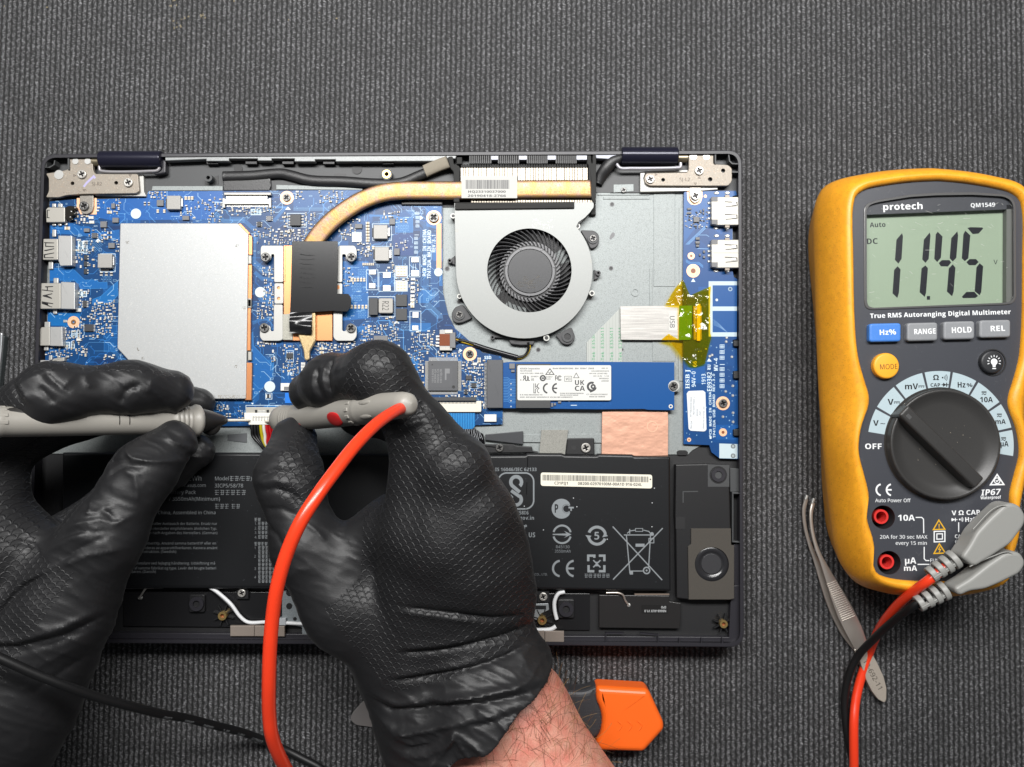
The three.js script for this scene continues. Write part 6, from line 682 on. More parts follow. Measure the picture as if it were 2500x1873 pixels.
  // face plate with window and jack openings
  const px = (h, a) => pl(NN, h, a), face = I.map((p) => { const L = Math.hypot(p[0] - cx, p[1] - cz); return [p[0] + (p[0] - cx) / L * 0.3, p[1] + (p[1] - cz) / L * 0.3]; });
  const win = pl(M1, FH, [572, 540, 600, 490, 680, 460, 1000, 405, 1250, 388, 1600, 385, 1900, 405, 1970, 440, 2000, 500, 2003, 1385, 1970, 1435, 1900, 1445, 640, 1492, 590, 1475, 575, 1420]);
  const jacks = [[M3, 724, 416, 105], [M3, 775, 825, 105]].map(([Z, X, Y, R]) => { const p = pt(Z, FH, X, Y); return [p[0], p[1], R / Z[2] * 0.1763]; });
  const fb = bounds(face), F = new Print(fb[0], fb[1], fb[2], fb[3], 16, '#3b3d43'), W = '#e3e5e6', h = FH;
  for (let i = 0; i < 2600; i++) { const q = rand(); F.g.fillStyle = q < 0.5 ? 'rgba(120,122,122,0.35)' : 'rgba(25,26,30,0.4)'; F.g.fillRect(rr(fb[0], fb[2]), rr(fb[1], fb[3]), rr(0.06, 0.3), rr(0.05, 0.2)); } for (let i = 0; i < 130; i++) { F.g.strokeStyle = 'rgba(150,150,146,0.45)'; F.g.lineWidth = 0.07; const x = rr(fb[0], fb[2]), z = rr(fb[1], fb[3]); F.g.beginPath(); F.g.moveTo(x, z); F.g.quadraticCurveTo(x + rr(-1, 1), z + rr(-1, 1), x + rr(-2, 2), z + rr(-2, 2)); F.g.stroke(); }
  const t = (s, Z, X, Y, sz, w, o = {}) => F.text(s, Z, h, X, Y, sz, W, { width: w, turn: -1.7, ...o });
  t('True RMS Autoranging Digital Multimeter', M2, 1238, 60, 42, 1268);
  t('OFF', M2, 635, 1250, 52, 158, { turn: 0 }); t('IP67', M3, 1692, 190, 54, 178, { italic: true, turn: -3 }); t('Waterproof', M3, 1690, 238, 28, 184, { turn: -2 }); t('Auto Power Off', M3, 810, 264, 32, 318, { bold: false, turn: 0 }); t('10A', M3, 930, 420, 54, 156, { turn: 0 }); t('20A for 30 sec MAX', M3, 906, 592, 34, 428, { bold: false, turn: 0 }); t('every 15 min', M3, 976, 648, 34, 286, { bold: false, turn: 0 }); t('µA', M3, 966, 806, 56, 108, { turn: 0 }); t('mA', M3, 966, 872, 50, 124, { turn: 0 }); t('FUSED', M3, 1212, 804, 34, 140, { bold: false, turn: 0 }); t('MAX', M3, 1168, 845, 20, 52, { bold: false, turn: 0 }); t('V Ω CAP', M3, 1468, 374, 42, 258); t('Hz%', M3, 1520, 436, 42, 130); t('CAT III', M3, 1440, 588, 34, 150, { turn: 0 }); t('600V', M3, 1440, 636, 30, 150, { bold: false, turn: 0 });
  const l = (Z, a, lw = 0.45) => F.line(Z, h, a, W, lw); l(M3, [1015, 418, 1070, 418, 1086, 434, 1088, 560]); l(M3, [1092, 682, 1092, 790, 1108, 806, 1138, 806]); l(M3, [1032, 840, 1138, 840]); l(M3, [1402, 462, 1402, 550]); F.poly(M3, h, [1338, 422, 1370, 438, 1338, 454], W); l(M3, [1335, 438, 1392, 438], 0.3); l(M3, [1372, 422, 1372, 454], 0.4); F.dot(M3, h, 1412, 436, 8, W); for (const r of [16, 24, 30]) { const p = pt(M3, h, 1412, 436); F.g.beginPath(); F.g.arc(p[0], p[1], r * 0.0479, -0.8, 0.8); F.g.strokeStyle = W; F.g.lineWidth = 0.2; F.g.stroke(); }
  const arcF = (Z, X, Y, r, a0, a1, lw, c = W) => { const p = pt(Z, h, X, Y); F.g.beginPath(); F.g.arc(p[0], p[1], r * 0.1763 / Z[2], a0, a1); F.g.strokeStyle = c; F.g.lineWidth = lw; F.g.stroke(); };
  arcF(M3, 712, 170, 50, 1.8, 4.5, 0.75); arcF(M3, 804, 170, 50, 1.8, 4.5, 0.75); l(M3, [758, 170, 800, 170], 0.7);
  F.poly(M3, h, [1224, 442, 1278, 524, 1174, 528], null, '#d9a521', 0.5); F.text('!', M3, h, 1226, 496, 42, '#d9a521', {}); F.poly(M3, h, [1228, 655, 1282, 738, 1180, 742], null, '#d9a521', 0.5); F.line(M3, h, [1234, 680, 1222, 706, 1240, 706, 1226, 732], '#d9a521', 0.4); F.poly(M3, h, [1182, 544, 1278, 542, 1278, 634, 1182, 638], null, W, 0.5); F.poly(M3, h, [1206, 566, 1256, 565, 1256, 612, 1206, 614], null, W, 0.45); F.poly(M3, h, [1748, 32, 1808, 122, 1688, 124], null, W, 0.6); arcF(M3, 1748, 88, 25, 0, 6.3, 0.45); l(M3, [1736, 84, 1746, 96, 1764, 76], 0.45);
  // selector scale
  const kc = pt(M2, FH, 1240, 1230), K = 0.1763 / 3.682; const sector = (a0, a1) => { F.g.beginPath(); const r0 = 508 * K, r1 = 655 * K; F.g.arc(kc[0], kc[1], r1, a0, a1); F.g.arc(kc[0], kc[1], r0, a1, a0, true); F.g.closePath(); F.g.fillStyle = '#a9bac0'; F.g.fill(); };
  const D = Math.PI / 180; for (const [a, b] of [[-170.5, -151.5], [-149.5, -128.8], [-126.8, -103.5], [-101.5, -81], [-79, -59.5], [-57.5, -35], [-33, -13], [-11, 9.5]]) sector(a * D, b * D);
  const s = (q, X, Y, sz, w, o = {}) => F.text(q, M2, h, X, Y, sz, '#151517', { width: w, ...o }); s('V', 658, 1042, 50, 50); s('~', 720, 1046, 40, 50); s('V', 790, 852, 54, 54); s('mV', 975, 712, 54, 124); s('Ω', 1198, 632, 48, 58); s('CAP', 1192, 700, 32, 92); s('Hz', 1426, 698, 50, 78); s('%', 1500, 702, 34, 56); s('10A', 1650, 832, 48, 118); s('mA', 1776, 1028, 44, 98); s('µA', 1812, 1230, 48, 76);
  const dl = (X, Y, w) => { F.line(M2, h, [X, Y, X + w, Y], '#151517', 0.3); for (let i = 0; i < 3; i++) F.line(M2, h, [X + i * w / 2.6, Y + 11, X + i * w / 2.6 + w * 0.2, Y + 11], '#151517', 0.3); }; dl(820, 852, 54); dl(1040, 708, 54); for (const [X, Y] of [[1630, 768], [1768, 968], [1806, 1180]]) { F.line(M2, h, [X - 22, Y - 8, X + 22, Y - 8], '#151517', 0.22); F.line(M2, h, [X - 22, Y, X + 22, Y], '#151517', 0.22); F.line(M2, h, [X - 20, Y + 18, X - 8, Y + 10, X + 8, Y + 20, X + 20, Y + 10], '#151517', 0.28); }
  F.poly(M2, h, [1262, 680, 1290, 698, 1262, 716], '#151517'); F.line(M2, h, [1248, 698, 1312, 698], '#151517', 0.35); F.line(M2, h, [1294, 680, 1294, 716], '#151517', 0.4); F.dot(M2, h, 1258, 634, 7, '#151517'); for (const r of [18, 30, 42]) { const p = pt(M2, h, 1258, 634); F.g.beginPath(); F.g.arc(p[0], p[1], r * K, -0.75, 0.75); F.g.strokeStyle = '#33373a'; F.g.lineWidth = 0.22; F.g.stroke(); }
  const winH = win; winH.r = 2; const plate = put('face_plate', F.on(slab(face, 28, FH, { holes: [winH, ...jacks], seg: 24 })), std(0xffffff, 0.42, 0, { map: F.tex(), bumpMap: grainMap(1), bumpScale: 0.000013 }), meter, 'dark grey printed face plate');
  // display
  const lift = win.map((p) => { const L = Math.hypot(p[0] - pt(M1, FH, 1290, 950)[0], p[1] - pt(M1, FH, 1290, 950)[1]); const c = pt(M1, FH, 1290, 950); return [p[0] + (c[0] - p[0]) / L * 0.9, p[1] + (c[1] - p[1]) / L * 0.9]; }); lift.r = 2;
  put('window_frame', slab(win, 38, FH + 0.5, { r: 2.2, bevel: 0.35, holes: [lift] }), std([0.09, 0.09, 0.09], 0.25), plate);
  const ld = pl(M1, 36.4, [560, 560, 2010, 510, 2010, 1450, 560, 1500]), lbn = bounds(ld), L = new Print(lbn[0], lbn[1], lbn[2], lbn[3], 24, '#8f9f8a'), lh = 36.4, ink = '#15171f';
  for (const a of [[935, 768, 943, 800, 930, 1010, 900, 1055, 868, 1020, 882, 830], [893, 1080, 920, 1110, 905, 1330, 890, 1378, 845, 1335, 860, 1115], [1195, 762, 1202, 790, 1185, 1010, 1155, 1048, 1125, 1015, 1140, 830], [1155, 1072, 1178, 1100, 1160, 1330, 1148, 1368, 1100, 1325, 1118, 1100], [1168, 1360, 1198, 1360, 1198, 1395, 1168, 1395], [1270, 755, 1315, 800, 1300, 1000, 1265, 1040, 1238, 1010, 1252, 780], [1280, 1050, 1310, 1022, 1380, 1022, 1397, 1045, 1365, 1082, 1300, 1080], [1455, 752, 1462, 790, 1445, 1000, 1412, 1035, 1383, 1005, 1398, 815], [1412, 1062, 1437, 1095, 1420, 1320, 1405, 1362, 1357, 1318, 1375, 1100], [1550, 720, 1580, 712, 1690, 715, 1698, 725, 1655, 772, 1600, 778], [1530, 745, 1577, 790, 1558, 1005, 1525, 1032, 1497, 1005, 1512, 780], [1540, 1042, 1570, 1012, 1630, 1012, 1655, 1040, 1625, 1070, 1565, 1070], [1665, 1052, 1698, 1080, 1680, 1320, 1665, 1352, 1618, 1315, 1635, 1090], [1497, 1368, 1540, 1322, 1615, 1320, 1650, 1360, 1625, 1378, 1510, 1380]]) L.poly(M1, lh, a, ink);
  L.text('Auto', M1, lh, 706, 688, 46, ink, { bold: true, width: 152, turn: -2 }); L.text('DC', M1, lh, 652, 843, 54, ink, { bold: true, width: 112, turn: -2 }); L.text('V', M1, lh, 1815, 1040, 44, ink, { bold: false, width: 38 });
  put('display', L.on(slab(ld, 33, 36.4)), std(0xffffff, 0.35, 0, { map: L.tex() }), plate, 'grey green display reading 11.45 V DC');
  const bp = [...pl(M1, 39, [568, 560, 590, 490, 680, 458, 1000, 402, 1250, 386, 1600, 383, 1900, 403, 1975, 440, 2008, 500, 2008, 540, 590, 595])], bbn = bounds(bp), B = new Print(bbn[0], bbn[1], bbn[2], bbn[3], 24, '#3f4146'); B.text('protech', M1, 39, 942, 515, 62, '#eceded', { width: 386, turn: -1.6 }); B.text('QM1549', M1, 39, 1695, 502, 40, '#dcdedf', { width: 236, turn: -1.6 });
  put('brand_strip', B.on(slab(bp, 37.6, 39)), std(0xffffff, 0.4, 0, { map: B.tex() }), plate);
  put('side_strip', slab(pl(M1, 39, [1918, 500, 2010, 500, 2010, 1450, 1915, 1440]), 36.5, 39), std([0.12, 0.125, 0.115], 0.5), plate);
  const scr = dataTex(512, (x, y) => 0.30 + 0.25 * fbm(x / 6, y / 40, 3, 12) * (fbm(x / 90, y / 90, 2, 3) > 0.5 ? 1 : 0.3), false);
  put('window', mm20(slab(lift, 39.6, 39.9, { r: 2 })), std(0xffffff, 0.12, 0, { transmission: 1, thickness: 0, ior: 1.45, roughnessMap: scr }), plate, 'scratched clear window');
  { const list = []; for (let i = 0; i < 60; i++) { const X = rr(620, 1960), Y = rr(430, 1440), a = rr(-0.9, 0.6), ln = rr(10, 80) * (i < 40 ? 0.5 : 1), p = p3(M1, X, Y, 39.95), q = p3(M1, X + Math.cos(a) * ln, Y - Math.sin(a) * ln, 39.95); list.push(new THREE.TubeGeometry(new THREE.LineCurve3(p, q), 1, rr(0.025, 0.06), 4)); } const m = put('scratches', join(list), std([0.6, 0.6, 0.56], 0.6), plate); m.userData.kind = 'stuff'; }
  // buttons
  const btn = (X0, Y0, X1, Y1, base2, txt, w, sz) => { const q = pl(M2, 42.6, [X0, Y0 + 6, X1, Y0, X1, Y1 - 6, X0, Y1]), b = bounds(q), P = new Print(b[0], b[1], b[2], b[3], 24, base2); for (let i = 0; i < 160; i++) { P.g.fillStyle = 'rgba(235,238,238,0.10)'; P.g.fillRect(rr(b[0], b[2]), rr(b[1], b[3]), rr(0.1, 0.4), 0.12); } P.text(txt, M2, 42.6, (X0 + X1) / 2 + 20, (Y0 + Y1) / 2 - 4, sz, '#e4e6e6', { width: w, turn: -2 }); return put('button', P.on(slab(q, 38, 42.6, { r: 1.4, bevel: 0.8, bseg: 3 })), std(0xffffff, 0.45, 0, { map: P.tex() }), meter, txt + ' button'); };
  btn(600, 142, 886, 314, '#3f79c8', 'Hz%', 156, 48); btn(940, 136, 1216, 306, '#85878a', 'RANGE', 202, 48); btn(1268, 124, 1548, 292, '#85878a', 'HOLD', 188, 52); btn(1592, 112, 1872, 276, '#85878a', 'REL', 140, 50);
  const round = (X, Y, R, hh, base2, draw, lbl) => { const p = pt(M2, hh, X, Y), r = R * K, P = new Print(p[0] - r, p[1] - r, p[0] + r, p[1] + r, 28, base2); draw(P, hh); const g = new THREE.LatheGeometry([[r, 0], [r, hh - 38 - 0.9], [r - 0.25, hh - 38 - 0.35], [r - 0.9, hh - 38], [0.001, hh - 38 + 0.12]].map((v) => new THREE.Vector2(...v)), 40); g.translate(p[0], 38, p[1]); return put('button', P.on(g), std(0xffffff, 0.45, 0, { map: P.tex() }), meter, lbl); };
  round(757, 527, 116, 42.8, '#eda52a', (P, hh) => P.text('MODE', M2, hh, 772, 534, 46, '#4a2a12', { width: 166, turn: -2, bold: false }), 'round yellow MODE button');
  const bb2 = round(1710, 492, 104, 42.4, '#26272a', (P, hh) => { P.dot(M2, hh, 1720, 492, 30, W); P.poly(M2, hh, [1704, 512, 1736, 512, 1732, 540, 1708, 540], W); P.line(M2, hh, [1704, 552, 1738, 552], W, 0.45); for (let i = 0; i < 9; i++) { const a = Math.PI * (0.9 + 1.2 * i / 8), x = 1720, y = 492; P.line(M2, hh, [x + Math.cos(a) * 44, y + Math.sin(a) * 44, x + Math.cos(a) * 62, y + Math.sin(a) * 62], W, 0.35); } }, 'round black button with a bulb symbol');
  { const p = pt(M2, FH, 1704, 496); put('button_ring', ringGeo(p[0], p[1], 112 * K, 122 * K, 39.5, FH + 0.5, 40), std([0.02, 0.02, 0.022], 0.5), bb2); }
  // rotary selector
  const R = 490 * K, dish = [[R + 0.9, 39.8], [R + 0.9, 40.5], [R + 0.2, 40.6], [R + 0.1, 43.4], [R - 0.6, 43.9], [R - 1.4, 43.7], [R - 3.5, 42.2], [R - 6.5, 41.4], [8, 41.0], [0.01, 41.0]].map((v) => new THREE.Vector2(...v)); const kg = new THREE.LatheGeometry(dish, 72); kg.translate(kc[0], 0, kc[1]); mm20(kg);
  const knobM = std([0.034, 0.033, 0.032], 0.4, 0, { bumpMap: grainMap(1), bumpScale: 0.000030 }), knob = put('selector_knob', kg, knobM, meter, 'round dark selector knob turned to V DC');
  const a0 = p3(M2, 905, 925, 47), a1 = p3(M2, 1590, 1585, 47), ax = a1.clone().sub(a0), len = ax.length(); { const g = new RoundedBoxGeometry(len, 8.4, 6.0, 3, 1.0); const p = g.attributes.position; for (let i = 0; i < p.count; i++) { const k = (p.getY(i) + 4.2) / 8.4; p.setZ(i, p.getZ(i) * (1.25 - 0.3 * k)); } g.computeVertexNormals(); g.rotateY(-Math.atan2(ax.z, ax.x)); g.translate((a0.x + a1.x) / 2, 43.2, (a0.z + a1.z) / 2); put('ridge', g, knobM, knob); const pp = p3(M2, 955, 985, 47.4), m = box(0, 0, 0, 2.2, 0.14, 1.6, 0.05); m.rotateY(-Math.atan2(ax.z, ax.x)); m.translate(pp.x, 47.4, pp.z); put('pointer_mark', m, std([0.06, 0.06, 0.06], 0.5), knob); }
  { const list = []; for (let i = 0; i < 90; i++) { const f = rand() < 0.6, a = rr(0, 6.28), r = rr(4, 22), x = f ? 960 + rr(-30, 90) : 0, y = f ? 900 + (x - 960) * 0.9 + rr(-16, 16) : 0, q = f ? p3(M2, x, y, 43.9) : new THREE.Vector3(kc[0] + Math.cos(a) * r, 41.15, kc[1] + Math.sin(a) * r); if (f) q.y = 42; const g = new THREE.IcosahedronGeometry(rr(0.08, 0.2), 0); g.translate(q.x, q.y, q.z); list.push(g); } const m = put('dust', join(list), std([0.35, 0.31, 0.24], 0.9), knob); m.userData.kind = 'stuff'; }
  // sockets
  jacks.forEach(([x, z, r]) => { const j = put('socket', (() => { const g = new THREE.LatheGeometry([[r, FH - 0.05], [r - 0.3, 38], [r - 0.4, 29], [0.01, 29]].map((v) => new THREE.Vector2(...v)), 36); g.translate(x, 0, z); return g; })(), std([0.02, 0.02, 0.022], 0.4), meter, 'empty red test socket'); put('socket_ring', ringGeo(x, z, 2.2, 3.1, 29, 38.2, 28), std([0.62, 0.035, 0.03], 0.3), j); put('contact_bore', disc(x, z, 2.2, 29, 31, 20), std([0.25, 0.02, 0.02], 0.4), j); });
}
// ---------------------------------------------------------------- test leads: probe, cable and plug are one thing
const GREY = std([0.30, 0.285, 0.255], 0.42, 0, fine), GREYP = std([0.27, 0.27, 0.255], 0.45, 0, fine), REDC = std([0.78, 0.045, 0.012], 0.3, 0, { clearcoat: 0.25, clearcoatRoughness: 0.25 }), BLKC = std([0.012, 0.012, 0.013], 0.32);
const uOf = (p) => { const w = new THREE.Vector3(p.x, p.y - REACH * ct, p.z - REACH * st), d = w.y * ct + w.z * st; return 1250 - LENS * w.x / d; };
function along(A, B, u) { let a = 0, b = 3; const inc = uOf(A.clone().lerp(B, 1)) > uOf(A); for (let i = 0; i < 50; i++) { const m = (a + b) / 2, v = uOf(A.clone().lerp(B, m)); if (inc ? v < u : v > u) a = m; else b = m; } return a * A.distanceTo(B); }
function lathe(A, B, prof, seg = 36) { const g = new THREE.LatheGeometry(prof.map((v) => new THREE.Vector2(Math.max(v[1], 0.01), v[0])), seg), d = B.clone().sub(A).normalize(); g.applyQuaternion(new THREE.Quaternion().setFromUnitVectors(new THREE.Vector3(0, 1, 0), d)); g.translate(A.x, A.y, A.z); return g; }
function plug(parent, poly, spine, cableEnd, h0, h1, mat) {
  const m = put('plug', slab(poly, h0, h1, { r: 2.0, bevel: 1.5, bseg: 4, seg: 6 }), mat, parent, 'grey angled plug');
  const a = spine[0], b = spine[1], d = b.clone().sub(a), L = d.length(); d.normalize();
  const q = new THREE.Quaternion().setFromUnitVectors(new THREE.Vector3(1, 0, 0), d), place = (g, s) => { g.applyQuaternion(q); const p = a.clone().addScaledVector(d, s); g.translate(p.x, p.y, p.z); return g; };
  put('relief_spine', place(new RoundedBoxGeometry(L, 1.9, 1.5, 2, 0.3).translate(0, 2.5, 0), L / 2), mat, m); put('relief_spine', place(new RoundedBoxGeometry(L, 1.9, 1.5, 2, 0.3).translate(0, -2.5, 0), L / 2), mat, m);
  for (let i = 0; i < 4; i++) { const f = i / 3, r = 4.1 - 0.7 * f, g = new THREE.LatheGeometry([[2.1, -1.25], [r - 0.3, -1.25], [r, -0.9], [r, 0.9], [r - 0.3, 1.25], [2.1, 1.25]].map((v) => new THREE.Vector2(...v)), 24); g.rotateZ(-Math.PI / 2); put('relief_ring', place(g, 1.4 + (L - 2.6) * f), mat, m); }
  return m;
}
{ // red lead
  const A = p3(NN, 655, 1029, 17), B = p3(NN, 1003, 986, 106), lead = thing('test_lead', 'grey test probe and plug joined by a bright red cable', 'test lead', [A.x, 0, A.z]);
  const T = (u) => along(A, B, u), e = A.distanceTo(B), r1 = 5.2, X3 = (X) => T(560 + X / 3.682);
  const prof = [[X3(430), 2.0], [X3(445), 4.0], [X3(470), 6.0], [X3(500), 6.4], [X3(530), 6.0]]; for (let i = 0; i < 4; i++) { const s = X3(540 + i * 22); prof.push([s, 5.3], [s + 0.5, 5.8], [s + 1.1, 5.7], [s + 1.5, 5.2]); } prof.push([X3(660), 5.4], [X3(800), 5.7], [X3(1000), 5.7], [X3(1190), 5.45], [X3(1200), 5.7], [X3(1225), 5.7], [X3(1240), 5.4], [X3(1400), 5.1], [X3(1560), 4.6], [X3(1610), 3.9], [X3(1632), 2.6], [X3(1640), 0.01]);
  const hd = put('probe_handle', lathe(A, B, prof), GREY, lead); put('probe_tip', lathe(A, B, [[-8, 0.01], [-7, 0.5], [X3(450), 0.9], [X3(460), 0.01]], 14), S.ivory, lead); put('finger_guard', lathe(A, B, [[X3(418), 0.01], [X3(420), 2.8], [X3(440), 3.2], [X3(446), 0.01]], 20), std([0.5, 0.03, 0.03], 0.35), hd);
  const d = B.clone().sub(A).normalize(), side = new THREE.Vector3(0, 0, 1), up = new THREE.Vector3().crossVectors(side, d).normalize(); if (up.y < 0) up.negate(); const toCam = (ang) => side.clone().multiplyScalar(Math.cos(ang)).addScaledVector(up, Math.sin(ang)).normalize();
  const inlay = (X, len, wid, ang, mat, r) => { const c = A.clone().addScaledVector(d, X3(X)), n = toCam(ang), g = new THREE.SphereGeometry(1, 24, 16); g.scale(len, 0.9, wid); const m = new THREE.Matrix4().makeBasis(d, n, new THREE.Vector3().crossVectors(d, n)); g.applyMatrix4(m); c.addScaledVector(n, r - 0.55); g.translate(c.x, c.y, c.z); return put('grip_inlay', g, mat, hd); };
  const rm = std([0.52, 0.02, 0.02], 0.35); inlay(1040, 5.6, 3.2, 1.0, rm, 5.75); inlay(695, 4.4, 2.2, 0.75, rm, 5.5);
  for (let i = 0; i < 5; i++) { const g = new RoundedBoxGeometry(2.6, 0.9, 1.5, 2, 0.35), n = toCam(0.1 + i * 0.5), c = A.clone().addScaledVector(d, X3(1160)).addScaledVector(n, 5.4); g.applyMatrix4(new THREE.Matrix4().makeBasis(d, n, new THREE.Vector3().crossVectors(d, n))); g.translate(c.x, c.y, c.z); put('grip_rib', g, GREY, hd); }
  for (const an of [0.9, -0.2, 2.0]) { const g = new THREE.SphereGeometry(1, 14, 10); g.scale(4.5, 0.7, 1.1); const n = toCam(an), c = A.clone().addScaledVector(d, X3(1310)).addScaledVector(n, 5.0); g.applyMatrix4(new THREE.Matrix4().makeBasis(d, n, new THREE.Vector3().crossVectors(d, n))); g.translate(c.x, c.y, c.z); put('grip_rib', g, GREY, hd); }
  const pts = [p3(Y3, 1570, 715, 104), p3(Y3, 1500, 745, 110), p3(Y3, 1330, 860, 122), p3(Y3, 1130, 1060, 134), p3(Y3, 950, 1290, 142), p3(Y3, 800, 1495, 147), p3(Y4, 370, 205, 150), p3(Y4, 275, 420, 150), p3(Y4, 212, 640, 149), p3(Y4, 180, 850, 147), p3(Y4, 163, 1060, 145), p3(Y4, 156, 1300, 142), p3(Y4, 158, 1500, 138), p3(Y4, 178, 1657, 134), p3(NN, 705, 1890, 120), p3(NN, 800, 2010, 70), p3(NN, 980, 2110, 18), p3(NN, 1250, 2150, 2.1), p3(NN, 1700, 2150, 2.1), p3(NN, 2010, 2080, 2.1), p3(NN, 2082, 1950, 2.6), p3(M4, 424, 1657, 6), p3(M4, 423, 1500, 6.6), p3(M4, 424, 1400, 6), p3(M4, 432, 1300, 4), p3(M4, 452, 1200, 2.6), p3(M4, 482, 1100, 2.3), p3(M4, 512, 1010, 3), p3(M4, 545, 930, 8), p3(M4, 590, 850, 20), p3(M3, 850, 1210, 33), p3(M3, 1000, 1080, 44), p3(M3, 1130, 985, 50), p3(M3, 1300, 850, 51)];
  put('cable', tube(pts, 2.05, 420, 14), REDC, lead, 'bright red cable');
  plug(lead, pl(M3, 46, [1694, 282, 1760, 264, 1830, 290, 1885, 375, 1872, 460, 1750, 625, 1600, 725, 1429, 830, 1315, 742, 1392, 630, 1452, 520, 1560, 405]), [p3(M3, 1380, 780, 51), p3(M3, 1140, 940, 50)], null, 44.6, 55, GREYP); put('seam', tube([p3(M3, 1530, 525, 55), p3(M3, 1700, 350, 55), p3(M3, 1790, 312, 54.9), p3(M3, 1880, 340, 54.6)], 0.25, 20, 6), GREYP, lead);
}
{ // black lead
  const A = p3(NN, 612, 1026, 15.4), B = p3(NN, 0, 1030, 86), lead = thing('test_lead', 'grey test probe and plug joined by a black cable', 'test lead', [A.x, 0, A.z]);
  const X1 = (X) => along(A, B, X / 3.682);
  put('probe_tip', lathe(A, B, [[0, 0.01], [0.8, 0.45], [2, 0.62], [X1(2035), 0.62], [X1(2030), 0.01]], 14), S.ivory, lead);
  const prof = [[X1(1800), 0.01], [X1(1802), 5.4], [X1(1780), 6.9], [X1(1755), 7.1], [X1(1735), 6.6]]; for (let i = 0; i < 4; i++) { const s = X1(1700 - i * 42); prof.push([s, 5.9], [s + 0.7, 6.35], [s + 1.4, 6.3], [s + 2.0, 5.8]); } prof.push([X1(1500), 5.7], [X1(1100), 5.7], [X1(600), 5.75], [X1(100), 5.7], [X1(20), 5.6], [X1(0), 5.9], [X1(-60), 5.9], [X1(-70), 5.4], [X1(-300), 4.6], [X1(-420), 3], [X1(-430), 0.01]);
  const hd = put('probe_handle', lathe(A, B, prof), GREY, lead); put('probe_nose', lathe(A, B, [[X1(2035), 0.01], [X1(2033), 1.5], [X1(1990), 2.6], [X1(1900), 4.2], [X1(1820), 5.3], [X1(1795), 5.3]], 28), std([0.016, 0.015, 0.014], 0.4), hd); put('nose_flare', (() => { const g = new THREE.SphereGeometry(1, 20, 14); g.scale(4.4, 2.6, 4.2); const c = A.clone().lerp(B, X1(1850) / A.distanceTo(B)); g.translate(c.x + 1, c.y - 3.0, c.z + 2.6); return g; })(), std([0.016, 0.015, 0.014], 0.4), hd);
  const d = B.clone().sub(A).normalize(), side = new THREE.Vector3(0, 0, -1), up = new THREE.Vector3().crossVectors(side, d).normalize(); if (up.y < 0) up.negate(); const toCam = (a) => side.clone().multiplyScalar(Math.cos(a)).addScaledVector(up, Math.sin(a)).normalize();
  const inl = (X, len, wid, a) => { const c = A.clone().addScaledVector(d, X1(X)), n = toCam(a), g = new THREE.SphereGeometry(1, 24, 14); g.scale(len, 0.9, wid); g.applyMatrix4(new THREE.Matrix4().makeBasis(d, n, new THREE.Vector3().crossVectors(d, n))); c.addScaledVector(n, 5.15); g.translate(c.x, c.y, c.z); put('grip_inlay', g, std([0.03, 0.028, 0.026], 0.4), hd); }; inl(310, 11.5, 2.2, 0.62); inl(1300, 3.6, 1.7, 0.6);
  for (const X of [1030, 1120]) { const c = A.clone().addScaledVector(d, X1(X)), g = new THREE.TorusGeometry(5.75, 0.16, 6, 40, 1.1); g.rotateZ(0.7); const n = toCam(0); g.applyMatrix4(new THREE.Matrix4().makeBasis(n, toCam(Math.PI / 2), d)); g.translate(c.x, c.y, c.z); put('embossed_line', g, GREY, hd); }
  for (const an of [-0.4, 0.1, 0.6, 1.1, 1.6]) { const g = new RoundedBoxGeometry(3.4, 0.9, 1.6, 2, 0.4), n = toCam(an), c = A.clone().addScaledVector(d, X1(-5)).addScaledVector(n, 5.5); g.applyMatrix4(new THREE.Matrix4().makeBasis(d, n, new THREE.Vector3().crossVectors(d, n))); g.translate(c.x, c.y, c.z); put('grip_rib', g, GREY, hd); }
  const E = A.clone().addScaledVector(d, X1(-300));
  const left = [E, E.clone().addScaledVector(d, 25), p3(NN, -330, 1120, 112), p3(NN, -400, 1300, 112), p3(NN, -260, 1480, 107), p3(Y2, -300, 830, 101), p3(Y2, 0, 950, 95), p3(Y2, 200, 1040, 90), p3(Y2, 400, 1120, 84), p3(Y2, 640, 1205, 74), p3(Y2, 850, 1262, 64), p3(Y2, 1050, 1312, 52), p3(Y2, 1200, 1338, 42), p3(Y2, 1400, 1388, 29), p3(Y2, 1560, 1428, 18), p3(Y2, 1700, 1478, 8.5), p3(Y2, 1850, 1545, 3), p3(Y2, 1960, 1600, 2.1), p3(Y2, 2080, 1665, 2.1), p3(NN, 850, 1935, 2.1), p3(NN, 1100, 2060, 2.1), p3(NN, 1600, 2090, 2.1), p3(NN, 1980, 2050, 2.1), p3(NN, 2090, 1960, 2.1), p3(M4, 452, 1700, 2.1), p3(M4, 420, 1620, 2.1), p3(M4, 392, 1500, 2.1), p3(M4, 376, 1380, 2.1), p3(M4, 372, 1290, 2.3), p3(M4, 384, 1190, 3.4), p3(M4, 412, 1100, 5.5), p3(M4, 455, 1025, 8.5), p3(M4, 525, 950, 15), p3(M4, 600, 880, 25), p3(M4, 685, 808, 36), p3(M3, 1010, 1200, 45), p3(M3, 1120, 1130, 46)];
  const cv = curveOf(left), n = 460, T = (() => { const W = 2048, c = document.createElement('canvas'); c.width = W; c.height = 64; const g = c.getContext('2d'); g.fillStyle = '#0d0d0e'; g.fillRect(0, 0, W, 64); return [c, g]; })();
  // print on the cable, spaced along its own length
  const total = cv.getLength(), uv = (() => { let best = [0, 1e9], end = [0, 1e9]; const a = p3(Y2, 1010, 1303, 54), b = p3(Y2, 1720, 1487, 8); for (let i = 0; i <= 2000; i++) { const p = cv.getPointAt(i / 2000); if (p.distanceTo(a) < best[1]) best = [i / 2000, p.distanceTo(a)]; if (p.distanceTo(b) < end[1]) end = [i / 2000, p.distanceTo(b)]; } return [best[0], end[0]]; })();
